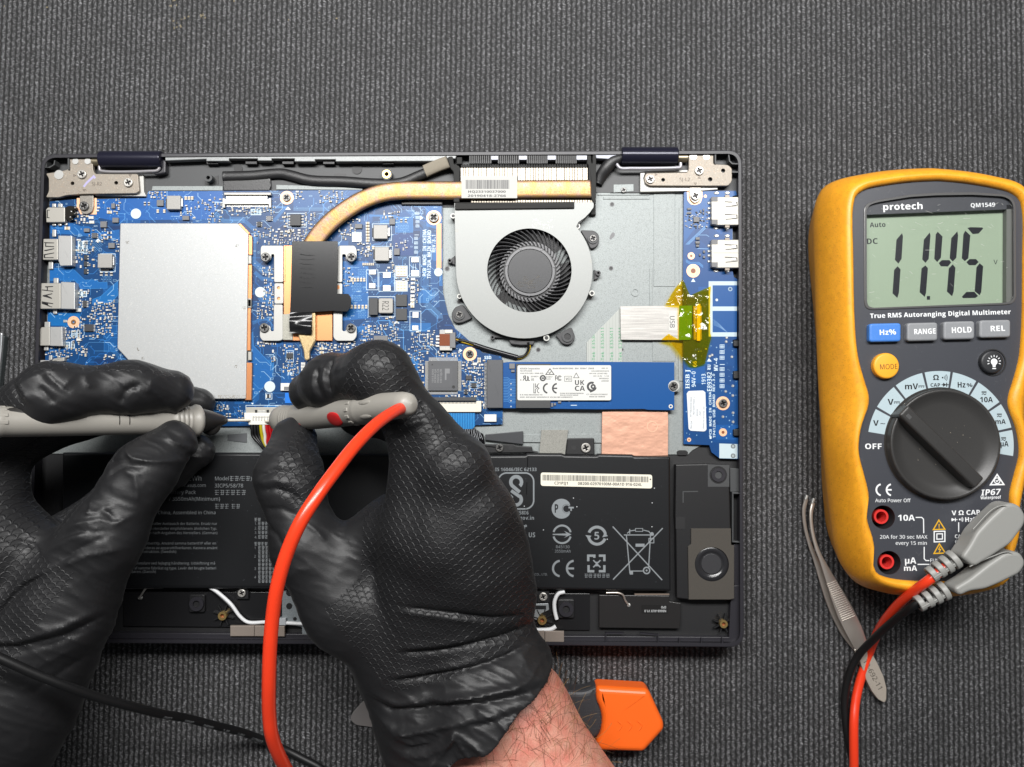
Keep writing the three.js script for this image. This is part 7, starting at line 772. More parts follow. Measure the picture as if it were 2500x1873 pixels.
  { const [c, g] = T; g.save(); g.translate(1024, 48); g.rotate(Math.PI); g.font = 'bold 11px sans-serif'; g.fillStyle = '#6f7172'; g.textAlign = 'center'; g.textBaseline = 'middle'; for (const [s, x] of [['E198279', -860], ['VW-1', -520], ['80°C', -220], ['18AWG', 110], ['2000V', 470], ['LEAD', 850]]) { g.save(); g.translate(x, 0); g.scale(5.2, 1.25); g.fillText(s, 0, 0); g.restore(); } g.restore(); }
  const ct2 = new THREE.CanvasTexture(T[0]); ct2.colorSpace = THREE.SRGBColorSpace; const geo = sweep(cv, n, oval(1.75, 1.75, 16)); { const u = geo.attributes.uv; for (let i = 0; i < u.count; i++) { u.setX(i, (u.getX(i) - uv[0]) / (uv[1] - uv[0])); } }
  put('cable', geo, std(0xffffff, 0.5, 0, { map: ct2 }), lead, 'black cable with small pale print');
  plug(lead, pl(M3, 45, [1690, 708, 1770, 690, 1835, 702, 1875, 765, 1875, 815, 1830, 885, 1650, 972, 1530, 1022, 1390, 1040, 1300, 1085, 1250, 1012, 1385, 932, 1550, 802]), [p3(M3, 1290, 1065, 47), p3(M3, 1030, 1200, 46)], null, 43.9, 54, GREYP); put('seam', tube([p3(M3, 1500, 860, 54.05), p3(M3, 1700, 770, 54.05), p3(M3, 1850, 730, 53.9), p3(M3, 1940, 800, 53.4)], 0.25, 20, 6), GREYP, lead);
}
// ---------------------------------------------------------------- tweezers
{
  const steel = std([0.62, 0.56, 0.50], 0.38, 0.75, { bumpMap: grainMap(1), bumpScale: 0.000015 }), b = at(2110, 1640, 0), tw = thing('tweezers', 'steel curved tip tweezers lying on the mat beside the multimeter', 'tweezers', [b[0], 0, b[2]]);
  const up = new THREE.Vector3(0, 1, 0);
  const arm = (pts, widths, label) => { const cv = curveOf(pts); const g = sweep(cv, 70, oval(1, 0.22, 8, 5), up, () => 1); const p = g.attributes.position, m = 8; for (let i = 0; i <= 70; i++) { const t = i / 70, c = cv.getPointAt(t), k = Math.min(widths.length - 1.001, t * (widths.length - 1)), w = widths[Math.floor(k)] + (widths[Math.floor(k) + 1] - widths[Math.floor(k)]) * (k - Math.floor(k)); for (let j = 0; j < m; j++) { const q = i * m + j; p.setX(q, c.x + (p.getX(q) - c.x) * w); p.setZ(q, c.z + (p.getZ(q) - c.z) * w); p.setY(q, c.y + (p.getY(q) - c.y) * 2.4); } } g.computeVertexNormals(); return put('arm', g, steel, tw, label); };
  const top = arm([p3(M4, 196, 178, 4.6), p3(M4, 184, 235, 5.0), p3(M4, 190, 330, 5.4), p3(M4, 215, 430, 6), p3(M4, 262, 540, 6.6), p3(M4, 320, 670, 7), p3(M4, 375, 790, 6.8), p3(M4, 430, 905, 6), p3(M4, 465, 985, 4.6)], [0.9, 0.75, 0.8, 1.1, 2.2, 3.5, 4.3, 4.2, 3.4]);
  arm([p3(M4, 157, 158, 4.4), p3(M4, 143, 220, 3.6), p3(M4, 152, 320, 2.6), p3(M4, 180, 420, 1.8), p3(M4, 225, 530, 1.4), p3(M4, 285, 670, 1.2), p3(M4, 345, 800, 1.2), p3(M4, 410, 920, 1.6), p3(M4, 460, 990, 2.4)], [0.9, 0.75, 0.8, 1.1, 2.2, 3.4, 4.1, 4.1, 3.2]);
  for (let i = 0; i < 19; i++) { const f = i / 18, a = p3(M4, 300 + 95 * f, 625 + 200 * f, 7.55 - 0.55 * Math.abs(f - 0.3)), g = new THREE.CapsuleGeometry(0.32, 4.6 + 1.6 * f, 3, 8); g.rotateZ(Math.PI / 2); g.rotateY(0.38); g.translate(a.x, a.y - 0.1, a.z); put('grip_ridge', g, steel, tw); }
  for (const [X, Y, hh] of [[196, 172, 4.4], [157, 155, 4.2]]) { const q = p3(M4, X, Y, hh), g = new RoundedBoxGeometry(1.2, 1.6, 3.4, 2, 0.4); g.rotateY(-0.35); g.translate(q.x, q.y - 0.5, q.z); put('tip', g, S.bright, tw); }
  const tq = pl(M4, 4, [430, 985, 490, 968, 520, 1010, 555, 1075, 590, 1150, 607, 1215, 606, 1280, 595, 1298, 560, 1280, 525, 1235, 495, 1175, 455, 1060]), tb = bounds(tq), P = new Print(tb[0], tb[1], tb[2], tb[3], 24, '#c4b9ac'); P.text('10-692-11', M4, 4, 530, 1140, 28, '#4a443d', { turn: 62, width: 190, bold: false }); for (let i = 0; i < 800; i++) { P.g.fillStyle = rand() < 0.5 ? 'rgba(225,216,204,0.4)' : 'rgba(150,140,128,0.4)'; P.g.fillRect(rr(tb[0], tb[2]), rr(tb[1], tb[3]), rr(0.1, 0.4), 0.1); }
  put('joined_end', P.on(slab(tq, 0.3, 4.2, { r: 0.8, bevel: 0.4 })), std(0xffffff, 0.4, 0.5, { map: P.tex() }), tw, 'flat joined end stamped with a number');
}
// ---------------------------------------------------------------- pry tool under the wrist
{
  const b = at(1250, 1740, 0), t = thing('pry_tool', 'metal pry tool with a dark grip and bright orange end under the gloved wrist', 'pry tool', [b[0], 0, b[2]]);
  put('blade', slab(pl(Y7, 2, [130, 630, 150, 590, 235, 500, 420, 440, 900, 430, 900, 720, 500, 715, 355, 693, 165, 668]), 0.3, 1.6, { r: 3, bevel: 0.25 }), std([0.34, 0.32, 0.31], 0.42, 0.7, { bumpMap: grainMap(1), bumpScale: 0.000025 }), t);
  put('grip', slab(pl(Y7, 12, [850, 470, 1200, 450, 1420, 462, 1545, 465, 1600, 440, 1625, 440, 1630, 520, 1660, 600, 1660, 680, 1620, 760, 1500, 740, 1200, 735, 850, 720]), 0.3, 11.5, { r: 3, bevel: 2.6, bseg: 4 }), std([0.035, 0.036, 0.04], 0.5, 0, { bumpMap: grainMap(0.5), bumpScale: 0.000100 }), t);
  const hd = put('handle_end', slab(pl(Y7, 14, [1612, 438, 1920, 456, 1940, 480, 2022, 660, 2022, 700, 1910, 825, 1890, 835, 1625, 828, 1608, 780, 1640, 720, 1650, 640, 1640, 580, 1612, 520]), 0.3, 13.6, { r: 2.2, bevel: 2.8, bseg: 5, seg: 6 }), std([0.90, 0.135, 0.012], 0.4, 0, fine), t, 'bright orange handle end');
  for (let k = 0; k < 3; k++) put('embossed_mark', tube([p3(Y7, 1740 + k * 60, 640, 13.5), p3(Y7, 1765 + k * 60, 665, 13.5), p3(Y7, 1745 + k * 60, 700, 13.5)], 0.35, 10, 6), hd.material, hd);
  const kn = []; for (let i = 0; i < 9; i++) for (let j = 0; j < 7; j++) { const p = p3(Y7, 1540 + i * 13 + (j % 2) * 6, 580 + j * 18, 11.5), g = new THREE.ConeGeometry(0.45, 0.5, 4); g.translate(p.x, p.y, p.z); kn.push(g); } const kk = put('knurling', join(kn), std([0.04, 0.041, 0.045], 0.5), t); kk.userData.kind = 'stuff';
}
// ---------------------------------------------------------------- blade of a tool reaching in beside the laptop
{
  const b = at(-40, 900, 0), t = thing('scraper', 'bright steel scraper edge lying on the mat beside the laptop ports', 'scraper', [b[0], 0, b[2]]);
  put('blade', slab(pl(NN, 5, [-60, 812, -3, 812, 4, 814, 1, 860, -4, 905, -10, 950, -60, 950]), 3.2, 4.6, { r: 0.6, bevel: 0.3 }), std([0.55, 0.56, 0.57], 0.32, 0.75), t);
  put('backing', slab(pl(NN, 4, [-60, 816, 0, 816, 8, 820, 4, 870, -1, 915, -8, 975, -60, 975]), 0.2, 3.3, { r: 0.6, bevel: 0.4 }), std([0.06, 0.07, 0.072], 0.35, 0.3), t);
}
// ---------------------------------------------------------------- gloved hands and forearm
// closed surface of a distance field (millimetres) on a grid, by joining the midpoints of crossed cells
function netSurface(f, lo, hi, cell) {
  const nx = Math.ceil((hi[0] - lo[0]) / cell) + 1, ny = Math.ceil((hi[1] - lo[1]) / cell) + 1, nz = Math.ceil((hi[2] - lo[2]) / cell) + 1, v = new Float32Array(nx * ny * nz).fill(9), B = 8, at3 = (i, j, k) => (k * ny + j) * nx + i;
  for (let k0 = 0; k0 < nz; k0 += B) for (let j0 = 0; j0 < ny; j0 += B) for (let i0 = 0; i0 < nx; i0 += B) {
    const c = f(lo[0] + (i0 + B / 2) * cell, lo[1] + (j0 + B / 2) * cell, lo[2] + (k0 + B / 2) * cell), skip = Math.abs(c) > B * cell * 1.25 + 3;
    for (let k = k0; k < Math.min(nz, k0 + B); k++) for (let j = j0; j < Math.min(ny, j0 + B); j++) for (let i = i0; i < Math.min(nx, i0 + B); i++) v[at3(i, j, k)] = skip ? c : f(lo[0] + i * cell, lo[1] + j * cell, lo[2] + k * cell);
  }
  const id = new Int32Array(nx * ny * nz).fill(-1), pos = [], idx = [], E = [[0, 1], [2, 3], [4, 5], [6, 7], [0, 2], [1, 3], [4, 6], [5, 7], [0, 4], [1, 5], [2, 6], [3, 7]];
  for (let k = 0; k < nz - 1; k++) for (let j = 0; j < ny - 1; j++) for (let i = 0; i < nx - 1; i++) {
    const q = []; let m = 0; for (let b = 0; b < 8; b++) { const w = v[at3(i + (b & 1), j + (b >> 1 & 1), k + (b >> 2))]; q.push(w); if (w < 0) m |= 1 << b; }
    if (m === 0 || m === 255) continue;
    let x = 0, y = 0, z = 0, n = 0; for (const [a, b] of E) if ((m >> a & 1) !== (m >> b & 1)) { const t = q[a] / (q[a] - q[b]); x += (a & 1) + ((b & 1) - (a & 1)) * t; y += (a >> 1 & 1) + ((b >> 1 & 1) - (a >> 1 & 1)) * t; z += (a >> 2) + ((b >> 2) - (a >> 2)) * t; n++; }
    id[at3(i, j, k)] = pos.length / 3; pos.push(lo[0] + (i + x / n) * cell, lo[1] + (j + y / n) * cell, lo[2] + (k + z / n) * cell);
  }
  for (let k = 1; k < nz - 1; k++) for (let j = 1; j < ny - 1; j++) for (let i = 1; i < nx - 1; i++) {
    const a = v[at3(i, j, k)] < 0;
    const quad = (p, q, r, s, flip) => { if (p < 0 || q < 0 || r < 0 || s < 0) return; flip ? idx.push(p, r, q, p, s, r) : idx.push(p, q, r, p, r, s); };
    if (a !== v[at3(i + 1, j, k)] < 0) quad(id[at3(i, j - 1, k - 1)], id[at3(i, j, k - 1)], id[at3(i, j, k)], id[at3(i, j - 1, k)], !a);
    if (a !== v[at3(i, j + 1, k)] < 0) quad(id[at3(i - 1, j, k - 1)], id[at3(i - 1, j, k)], id[at3(i, j, k)], id[at3(i, j, k - 1)], !a);
    if (a !== v[at3(i, j, k + 1)] < 0) quad(id[at3(i - 1, j - 1, k)], id[at3(i, j - 1, k)], id[at3(i, j, k)], id[at3(i - 1, j, k)], !a);
  }
  const g = new THREE.BufferGeometry(); g.setAttribute('position', new THREE.Float32BufferAttribute(pos, 3)); g.setIndex(idx); g.computeVertexNormals(); return g;
}
const smin = (a, b, k) => { const h = Math.max(0, Math.min(1, 0.5 + 0.5 * (b - a) / k)); return b + (a - b) * h - k * h * (1 - h); };
// chains of joints (u, v, height, radius) -> tapered bones
function bonesOf(chains) { const out = []; chains.forEach((c, ci) => { for (let i = 0; i < c.length - 1; i++) { const a = at(c[i][0], c[i][1], c[i][2]), b = at(c[i + 1][0], c[i + 1][1], c[i + 1][2]); out.push([...a, c[i][3], ...b, c[i + 1][3], ci]); } }); return out; }
function boneField(bones, groups, k, kk) {
  const n = bones.length, dd = new Float64Array(24);
  return (x, y, z) => {
    dd.fill(1e3);
    for (let i = 0; i < n; i++) { const b = bones[i], dx = b[4] - b[0], dy = b[5] - b[1], dz = b[6] - b[2], px = x - b[0], py = y - b[1], pz = z - b[2]; let t = (px * dx + py * dy + pz * dz) / (dx * dx + dy * dy + dz * dz); t = t < 0 ? 0 : t > 1 ? 1 : t; const ex = px - dx * t, ey = py - dy * t, ez = pz - dz * t, d = Math.sqrt(ex * ex + ey * ey + ez * ez) - (b[3] + (b[7] - b[3]) * t), g = groups[b[8]]; dd[g] = dd[g] > 900 ? d : smin(dd[g], d, k); }
    let r = dd[0]; for (let g = 1; g < 24; g++) if (dd[g] < 900) r = smin(r, dd[g], kk); return r;
  };
}
// embossed fish-scale relief: one tile is two scales wide and two high
const scaleTex = (() => { const W = 192, H = 128; return dataTex(W, (x, y) => { let best = 0; for (let r = -1; r < 4; r++) { const cy = r * 32 + 8, off = (r & 1) ? 24 : 0; for (let c = -1; c < 6; c++) { const cx = c * 48 + off, dx = (x - cx) / 27, dy = (y - cy) / 34; const d = Math.hypot(dx, dy); if (d < 1 && dy > -0.05) { const rim = Math.exp(-(((d - 0.84) / 0.09) ** 2)), slope = 0.30 + 0.25 * d, edge = Math.min(1, (1 - d) / 0.06); best = Math.max(best, (slope + 0.45 * rim) * edge); } } } return 0.15 + 0.85 * best; }, false, H); })();
const gloveBase = { color: new THREE.Color().setRGB(0.013, 0.013, 0.014), roughness: 0.48, specularIntensity: 0.85, sheen: 0.12, sheenColor: new THREE.Color(0.5, 0.5, 0.5), sheenRoughness: 0.5 };
const gloveFine = dataTex(512, (x, y) => 0.5 + 0.25 * (fbm(x / 2.2, y / 2.2, 2, 61) - 0.5) + 0.3 * (fbm(x / 22, y / 22, 3, 71) - 0.5), false);
function makeGlove(name, chains, groups, reach, cell, clip, folds, scaled, crumple, turn, label, parent, pitch = 6.6) {
  const lo = [1e3, 1e3, 1e3], hi = [-1e3, -1e3, -1e3]; for (const c of chains) for (const [u, v, h, r] of c) at(u, v, h).forEach((q, i) => { lo[i] = Math.min(lo[i], q - r - 4); hi[i] = Math.max(hi[i], q + r + 4); }); hi[2] = Math.min(hi[2], reach); lo[1] = Math.max(lo[1], 5);
  const bones = bonesOf(chains), field = boneField(bones, groups, 8, 6);
  const fl = folds.map(([Z, a, w, hgt]) => { const p = []; for (let i = 0; i < a.length; i += 2) { const q = at(Z[0] + a[i] / Z[2], Z[1] + a[i + 1] / Z[2], 60); p.push([q[0], q[2]]); } return { p, w, hgt, b: bounds(p) }; });
  const fold = (x, z) => { let s = 0; for (const q of fl) { const m = q.w * 2.6; if (x < q.b[0] - m || x > q.b[2] + m || z < q.b[1] - m || z > q.b[3] + m) continue; let best = 1e9, end = 1; for (let i = 0; i < q.p.length - 1; i++) { const [ax, az] = q.p[i], [bx, bz] = q.p[i + 1], dx = bx - ax, dz = bz - az; let t = ((x - ax) * dx + (z - az) * dz) / (dx * dx + dz * dz); const tc = t < 0 ? 0 : t > 1 ? 1 : t, d = Math.hypot(x - ax - dx * tc, z - az - dz * tc); if (d < best) { best = d; const g = (i + tc) / (q.p.length - 1); end = Math.min(1, Math.min(g, 1 - g) * 5 + 0.12); } } if (best < m) { const n = best / q.w; s += q.hgt * end * Math.exp(-(n ** 1.3) * 1.2); } } return s; };
  const f = (x, y, z) => { let d = field(x, y, z); if (d < 5 && d > -5) { d -= fold(x, z); d -= 0.7 * (fbm(x / 13 + y / 17, z / 13 - y / 21, 3, 91) - 0.5); const cm = crumple(x, y, z); if (cm > 0) { const a = (x * 0.9 + z * 0.43) / 15, b = (z * 0.9 - x * 0.43 + y * 0.4) / 3.6, n1 = 1 - Math.abs(2 * vn(a, b, 5) - 1), n2 = 1 - Math.abs(2 * vn(a * 1.9 + 7, b * 1.1 + a, 15) - 1); d -= cm * (n1 ** 4 + 0.7 * n2 ** 5 - 0.35); } } return clip ? Math.max(d, clip(x, y, z)) : d; };
  const g = netSurface(f, lo, hi, cell), p = g.attributes.position, nrm = g.attributes.normal, u = new Float32Array(p.count * 2), c = Math.cos(turn), s = Math.sin(turn);
  for (let i = 0; i < p.count; i++) { const x = p.getX(i), y = p.getY(i), z = p.getZ(i), X = x + (nrm.getX(i) > 0 ? 1 : -1) * 0.55 * Math.max(0, 60 - y) * Math.abs(nrm.getX(i)), Z = z + (nrm.getZ(i) > 0 ? 1 : -1) * 0.45 * Math.max(0, 60 - y) * Math.abs(nrm.getZ(i)) * 0.6; const wx = 2.2 * (fbm(x / 16, z / 16, 2, 31) - 0.5), wz = 2.2 * (fbm(x / 16 + 9, z / 16 + 5, 2, 37) - 0.5); u[i * 2] = (X * c + Z * s + wx) / (pitch * 2); u[i * 2 + 1] = -(Z * c - X * s + wz) / (pitch * 1.15); }
  g.setAttribute('uv', new THREE.BufferAttribute(u, 2));
  const idx = g.index.array, A = [], S2 = []; for (let i = 0; i < idx.length; i += 3) { const x = (p.getX(idx[i]) + p.getX(idx[i + 1]) + p.getX(idx[i + 2])) / 3, y = (p.getY(idx[i]) + p.getY(idx[i + 1]) + p.getY(idx[i + 2])) / 3, z = (p.getZ(idx[i]) + p.getZ(idx[i + 1]) + p.getZ(idx[i + 2])) / 3; (scaled(x, y, z) ? S2 : A).push(idx[i], idx[i + 1], idx[i + 2]); }
  g.setIndex([...[], ].concat()); const all = new Uint32Array(A.length + S2.length); all.set(A); all.set(S2, A.length); g.setIndex(new THREE.BufferAttribute(all, 1)); g.clearGroups(); g.addGroup(0, A.length, 0); g.addGroup(A.length, S2.length, 1);
  return put(name, g, [GLOVE_SMOOTH, GLOVE_SCALE], parent, label);
}
const GLOVE_SMOOTH = new THREE.MeshPhysicalMaterial({ ...gloveBase, bumpMap: gloveFine, bumpScale: 0.00006 });
const GLOVE_SCALE = new THREE.MeshPhysicalMaterial({ ...gloveBase, bumpMap: scaleTex, bumpScale: 0.0003 });
// plan polygon test for the embossed zones, drawn on the sheet at hand height
const zone = (Z, h, a) => { const p = pl(Z, h, a); return (x, z) => { let c = false; for (let i = 0, j = p.length - 1; i < p.length; j = i++) if ((p[i][1] > z) !== (p[j][1] > z) && x < (p[j][0] - p[i][0]) * (z - p[i][1]) / (p[j][1] - p[i][1]) + p[i][0]) c = !c; return c; }; };
const pb = at(1000, 1400, 0), person = thing('person', 'person in black textured gloves holding two test probes, bare forearm at the cuff', 'person', [pb[0], 0, pb[2]]);
{ // hand with the red lead's probe
  const chains = [
    [[1030, 1060, 76, 11.5], [926, 914, 82, 11], [806, 932, 63, 9.3], [754, 957, 49, 8.3]],           // index finger
    [[1000, 1580, 54, 17], [1020, 1300, 72, 13.5], [1030, 1060, 76, 11.5]],
    [[1060, 1590, 54, 17], [1090, 1330, 76, 13.5], [1112, 1150, 80, 12]],
    [[1110, 1600, 52, 16], [1150, 1390, 70, 13.5], [1166, 1258, 75, 12.4]],
    [[1150, 1610, 50, 16], [1190, 1450, 60, 13.5], [1206, 1378, 64, 12.5]],
    [[1000, 1600, 50, 18], [850, 1478, 56, 17], [748, 1335, 60, 13]],                                 // thumb base
    [[748, 1335, 60, 13], [706, 1165, 58, 12], [717, 1074, 46, 9.4]],                                 // thumb
    [[1112, 1150, 80, 12], [985, 1015, 50, 10.5], [875, 1015, 34, 8.8]], [[1166, 1258, 75, 12.4], [1070, 1120, 40, 10.5], [1010, 1190, 28, 8.8]], [[1206, 1378, 64, 12.5], [1130, 1250, 34, 9.5], [1075, 1310, 26, 8.2]],
    [[1120, 1150, 74, 11], [1190, 1300, 66, 12], [1222, 1440, 54, 12.5], [1226, 1540, 48, 13]],       // outer edge
    [[1150, 1590, 48, 22], [1192, 1690, 50, 29], [1330, 1930, 54, 38]], [[1000, 1630, 46, 22], [1085, 1770, 46, 26], [1250, 2000, 50, 34]],
    [[800, 1390, 56, 13], [960, 1290, 58, 12], [1040, 1250, 60, 12]],                                 // web
  ], groups = [1, 0, 0, 0, 0, 0, 2, 3, 4, 5, 0, 0, 0, 0];
  const c0 = at(1370, 1668, 76), c1 = at(1062, 1876, 70), cn = [c0[2] - c1[2], c1[0] - c0[0]], cl = Math.hypot(...cn), wob = (x, z) => 1.6 * Math.sin(x / 7.5) + 1.0 * Math.sin(x / 3.1 + 1);
  const clip = (x, y, z) => { const d = ((x - c1[0]) * -cn[0] + (z - c1[2]) * -cn[1]) / cl; return (Math.sign(-cn[1]) > 0 ? d : -d) + wob(x, z) + (72 - y) * 0.10; };
  const folds = [
    [Y3, [890, 380, 870, 480, 900, 620], 1.1, -1.3], [Y3, [1020, 300, 985, 450, 1010, 620], 1.2, -1.5], [Y3, [950, 330, 925, 480, 960, 640], 1.3, 0.8], [Y3, [1080, 330, 1050, 440, 1070, 600], 1.6, 0.7], [Y3, [830, 400, 815, 520, 850, 640], 1.2, 0.6], [Y3, [700, 400, 640, 470, 560, 520], 1.6, 0.5],
    [Y3, [1640, 590, 1660, 640, 1750, 690, 1840, 740], 1.1, -1.4], [Y3, [1400, 900, 1560, 830, 1700, 800, 1860, 770], 1.2, -1.2], [Y3, [1480, 960, 1640, 880, 1800, 830], 1.2, 0.8], [Y3, [1560, 1010, 1700, 930, 1850, 850], 1.1, -0.8],
    [Y3, [330, 1330, 480, 1270, 620, 1290, 790, 1330], 1.2, -1.1], [Y3, [340, 1450, 500, 1420, 640, 1470, 720, 1560], 1.2, -1.2], [Y3, [300, 1380, 480, 1350, 660, 1390], 1.4, 0.8], [Y3, [600, 1270, 700, 1250, 800, 1240], 1.0, -0.8], [Y3, [560, 1180, 660, 1170, 780, 1160], 1.0, -0.7], [Y3, [420, 1130, 540, 1100, 640, 1120], 1.1, 0.5],
    [Y4, [440, 170, 530, 240, 580, 310], 0.9, 0.7], [Y4, [130, 200, 260, 260, 340, 350], 1.3, -0.9], [Y4, [300, 560, 420, 480, 520, 470], 1.8, 0.5], [Y4, [180, 100, 300, 90, 420, 150], 1.2, -0.7],
    [Y4, [1070, 700, 1300, 715, 1450, 735, 1650, 780, 1870, 805], 1.3, -1.7], [Y4, [1070, 730, 1300, 745, 1600, 800], 1.8, 0.9], [Y4, [1060, 1020, 1300, 995, 1600, 945, 1950, 895], 1.3, -1.8], [Y4, [1060, 985, 1300, 960, 1600, 915], 1.8, 1.0], [Y4, [1000, 1215, 1200, 1185, 1450, 1130, 1700, 1070, 1900, 1010], 1.3, -1.9], [Y4, [1000, 1180, 1250, 1145, 1600, 1060], 1.9, 1.0],
    [Y4, [830, 1350, 1000, 1420, 1200, 1390, 1450, 1330, 1700, 1290, 2090, 1240], 1.5, -1.7], [Y4, [850, 1320, 1050, 1380, 1400, 1290, 1700, 1240, 2050, 1190], 2.2, 1.4], [Y4, [1300, 1350, 1450, 1280, 1700, 1230, 1900, 1190, 2000, 1110], 1.3, 1.2], [Y4, [1540, 1320, 1700, 1400, 1800, 1500], 1.3, 1.0], [Y4, [900, 1500, 1100, 1560, 1300, 1480, 1480, 1400], 2.2, 1.4], [Y4, [940, 1560, 1150, 1620, 1350, 1560, 1430, 1490, 1560, 1560, 1640, 1657], 1.4, 1.2], [Y4, [1430, 1490, 1400, 1570, 1300, 1657], 1.3, 1.2], [Y4, [1500, 1440, 1600, 1430, 1900, 1350], 1.5, -1.0], [Y4, [1100, 1657, 1250, 1600, 1420, 1520], 1.4, -1.2], [Y7, [450, 790, 620, 760, 780, 620, 880, 760], 1.3, 1.1], [Y7, [600, 850, 720, 720, 780, 610], 1.2, 1.0], [Y7, [250, 560, 420, 660, 640, 600, 860, 520, 1200, 420], 2.0, 1.0],
  ];
  const zA = zone(NN, 70, [812, 1000, 870, 930, 880, 860, 905, 838, 960, 838, 1010, 900, 1020, 960, 1100, 1040, 1200, 1120, 1260, 1240, 1300, 1400, 1325, 1560, 1200, 1600, 1100, 1650, 960, 1690, 900, 1630, 800, 1480, 880, 1410, 885, 1330, 880, 1230, 900, 1120, 960, 1010, 900, 1000]), zB = zone(NN, 60, [718, 1035, 745, 1030, 800, 1110, 795, 1190, 745, 1240, 700, 1200, 690, 1150]);
  makeGlove('glove', chains, groups, 205, 0.75, clip, folds, (x, y, z) => zA(x, z) || zB(x, z), (x, y, z) => { const c = clip(x, y, z); return c > -34 ? 0.55 * Math.min(1, (c + 34) / 12) : zA(x, z) ? 0.1 : 0.24; }, 0.16, 'black textured glove gripping the probe of the red lead', person);
  // forearm skin
  const skinT = dataTex(512, (x, y) => { const a = fbm(x / 30, y / 30, 4, 14), b = fbm(x / 2.5, y / 2.5, 2, 24), c = vn(x / 60, y / 60, 5); const k = 0.9 + 0.18 * (b - 0.5); return [(222 + 14 * (a - 0.5)) * k, (158 + 44 * (a - 0.5) - 18 * c) * k, (136 + 40 * (a - 0.5) - 14 * c) * k]; }, true), skinB = dataTex(512, (x, y) => 0.5 + 0.5 * (fbm(x / 3.2, y / 3.2, 3, 34) - 0.5) + 0.25 * (fbm(x / 14, y / 9, 2, 44) - 0.5), false);
  const arm = boneField(bonesOf([[[1155, 1640, 46, 17], [1248, 1745, 46, 22.5], [1405, 2080, 50, 33]], [[1080, 1650, 45, 16], [1160, 1790, 45, 21], [1320, 2120, 50, 31]]]), [0, 0], 10, 6), alo = at(960, 1590, 70), ahi = at(1560, 2010, 10);
  const ag = netSurface((x, y, z) => arm(x, y, z) - 0.4 * (fbm(x / 9, z / 9, 2, 7) - 0.5), [alo[0], 8, alo[2]], [ahi[0], 92, ahi[2]], 2.0); mm20(ag);
  const fore = put('forearm', ag, std(0xffffff, 0.5, 0, { map: skinT, bumpMap: skinB, bumpScale: 0.00012, sheen: 0.2, sheenColor: new THREE.Color(0.8, 0.5, 0.4) }), person, 'bare hairy forearm');
  const top = (u, v) => { let h = 90; for (let i = 0; i < 400; i++) { const p = at(u, v, h), d = arm(p[0], p[1], p[2]); if (d < 0.05) return new THREE.Vector3(...p); h -= Math.max(0.1, d * 0.8); if (h < 0) return null; } return null; };
  const strands = []; for (let i = 0; i < 330; i++) { const q = rand(), u = q < 0.45 ? rr(1330, 1500) - rr(0, 60) * rand() : rr(1080, 1480), v = rr(1670, 1880); const a = top(u, v); if (!a) continue; const c = clip(a.x, a.y, a.z); if (c < 1.2) continue; const an = rr(-2.6, -0.3) + (u > 1380 ? 0.5 : 0), L = rr(5, 14), bend = rr(-0.8, 0.8), pts = [a]; for (let k = 1; k <= 3; k++) { const aa = an + bend * k * 0.5, p = pts[k - 1]; pts.push(new THREE.Vector3(p.x + Math.cos(aa) * L / 3, p.y + [1.2, 0.6, -0.4][k - 1] * rr(0.1, 0.6), p.z + Math.sin(aa) * L / 3)); } strands.push(tint(tube(pts, rr(0.03, 0.055), 6, 4), [0x5a3a1e, 0x7a5428, 0x3a2818, 0x9a7a4a][i & 3])); }
  const hair = put('arm_hair', join(strands), std(0xffffff, 0.5, 0, { vertexColors: true }), fore); hair.userData.kind = 'stuff';
}
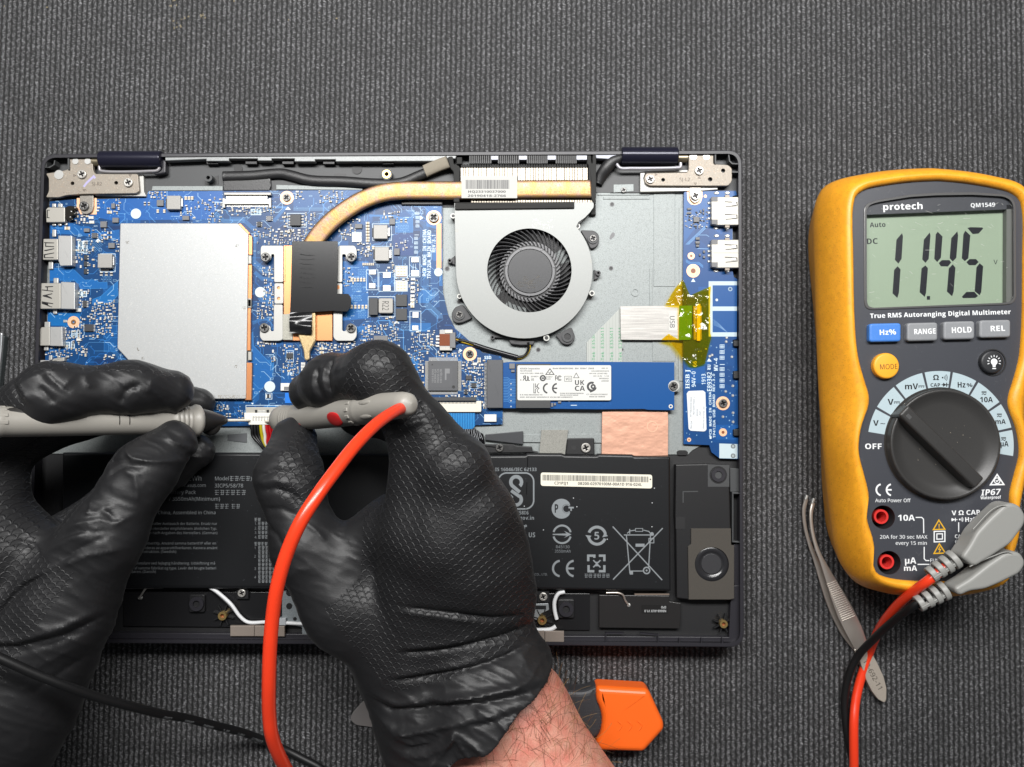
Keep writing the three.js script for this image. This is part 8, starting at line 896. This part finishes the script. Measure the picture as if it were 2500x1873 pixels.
{ // hand with the black lead's probe
  const chains = [
    [[-70, 1075, 66, 13], [126, 962, 74, 10.8], [325, 946, 56, 9.4], [420, 955, 45, 8.9]],             // index finger
    [[-10, 1600, 56, 22], [-40, 1350, 62, 18], [-45, 1120, 58, 16]], [[-120, 1600, 58, 22], [-150, 1350, 64, 18], [-160, 1150, 62, 15]],
    [[30, 1640, 55, 22], [150, 1490, 58, 19], [252, 1310, 60, 14.5]],                                  // thumb base
    [[252, 1310, 60, 14.5], [352, 1150, 54, 11.2], [424, 1078, 45, 8.9]],                              // thumb
    [[-60, 1120, 60, 12], [200, 1010, 40, 9.5], [370, 990, 27, 8.4], [487, 984, 18.5, 6.8]],           // middle finger
    [[110, 1350, 38, 12], [300, 1220, 28, 9.5], [408, 1142, 25, 8.2], [482, 1104, 23.5, 7]],           // ring finger
    [[95, 1600, 54, 22], [20, 1700, 54, 26], [-110, 1930, 54, 30]], [[-40, 1620, 54, 24], [-120, 1800, 54, 27], [-220, 1960, 54, 30]],
    [[190, 1400, 58, 13], [40, 1330, 56, 13], [-40, 1280, 58, 14]],
  ], groups = [1, 0, 0, 0, 2, 3, 4, 0, 0, 0];
  const folds = [
    [Y1, [370, 230, 450, 340, 560, 490], 1.2, -1.4], [Y1, [430, 260, 560, 400, 640, 500], 1.3, 0.6], [Y1, [500, 380, 620, 300, 740, 240], 1.6, 0.7], [Y1, [720, 250, 780, 320, 900, 420], 1.3, -1.3], [Y1, [700, 360, 760, 440, 800, 510], 1.6, -1.2], [Y1, [960, 210, 970, 300, 1010, 380], 1.3, 0.8], [Y1, [900, 230, 880, 320, 840, 400], 1.4, 0.7], [Y1, [1290, 330, 1210, 390, 1150, 500], 1.3, -1.1], [Y1, [1390, 250, 1380, 340, 1350, 420], 1.4, 0.6], [Y1, [1120, 300, 1200, 380, 1330, 320], 1.4, -0.6], [Y1, [1500, 240, 1600, 250, 1680, 250], 1.0, 0.4],
    [Y1, [1160, 900, 1240, 980, 1350, 1000, 1600, 1030], 1.2, 1.2], [Y1, [1000, 1030, 1150, 1010, 1250, 985], 1.3, -1.1], [Y1, [1430, 770, 1520, 850, 1600, 900, 1620, 1020], 1.2, 0.9], [Y1, [1030, 1150, 1200, 1050, 1400, 1050], 1.4, -1.0], [Y1, [1180, 1080, 1290, 1130, 1310, 1250, 1300, 1400], 1.4, 0.9], [Y1, [920, 1330, 960, 1400, 940, 1460], 1.0, 1.0], [Y1, [840, 1450, 1000, 1440, 1160, 1380], 1.2, 0.9], [Y1, [1040, 1390, 1120, 1480, 1170, 1540], 1.3, -1.0], [Y1, [760, 1580, 900, 1520, 1060, 1500, 1180, 1540, 1300, 1460], 1.3, 1.0], [Y1, [700, 1657, 900, 1600, 1150, 1600], 1.4, -1.0],
    [Y2, [30, 780, 150, 600, 300, 440, 450, 350], 1.2, -1.6], [Y2, [120, 580, 280, 410, 460, 320, 640, 250], 1.6, 1.0], [Y2, [0, 800, 300, 790, 560, 730, 720, 650], 1.4, -1.7], [Y2, [0, 770, 300, 750, 560, 680, 730, 600], 1.8, 1.0], [Y2, [420, 230, 600, 130, 760, 80], 1.4, 1.0], [Y2, [480, 330, 640, 200, 840, 110], 1.5, -0.9], [Y2, [560, 300, 700, 240, 900, 210], 1.4, 0.8], [Y2, [0, 840, 250, 830, 500, 780, 700, 700], 1.6, -1.0], [Y2, [200, 160, 320, 200, 380, 260], 1.3, -0.9], [Y2, [0, 1490, 60, 1440, 110, 1400], 1.4, 1.2], [Y2, [0, 1560, 80, 1510, 140, 1450], 1.4, -1.2], [Y2, [300, 980, 450, 900, 600, 820], 1.8, 0.6], [Y2, [340, 1100, 470, 1000, 600, 900], 1.6, -0.7],
  ];
  const zA = zone(NN, 68, [-200, 1000, 30, 900, 110, 880, 280, 884, 400, 905, 400, 918, 300, 905, 200, 908, 115, 920, 140, 990, 110, 1010, 60, 1060, 105, 1120, 100, 1200, 80, 1290, 90, 1340, 210, 1390, 180, 1440, 60, 1620, 0, 1700, -200, 1700]), zB = zone(NN, 55, [250, 1140, 330, 1050, 400, 1040, 330, 1090, 280, 1150, 240, 1240, 190, 1300, 170, 1290]);
  makeGlove('glove', chains, groups, 205, 0.75, null, folds, (x, y, z) => zA(x, z) || zB(x, z), (x, y, z) => (zA(x, z) ? 0.1 : 0.32), -0.12, 'black textured glove gripping the probe of the black lead', person);
}
renderer.render(scene, camera);
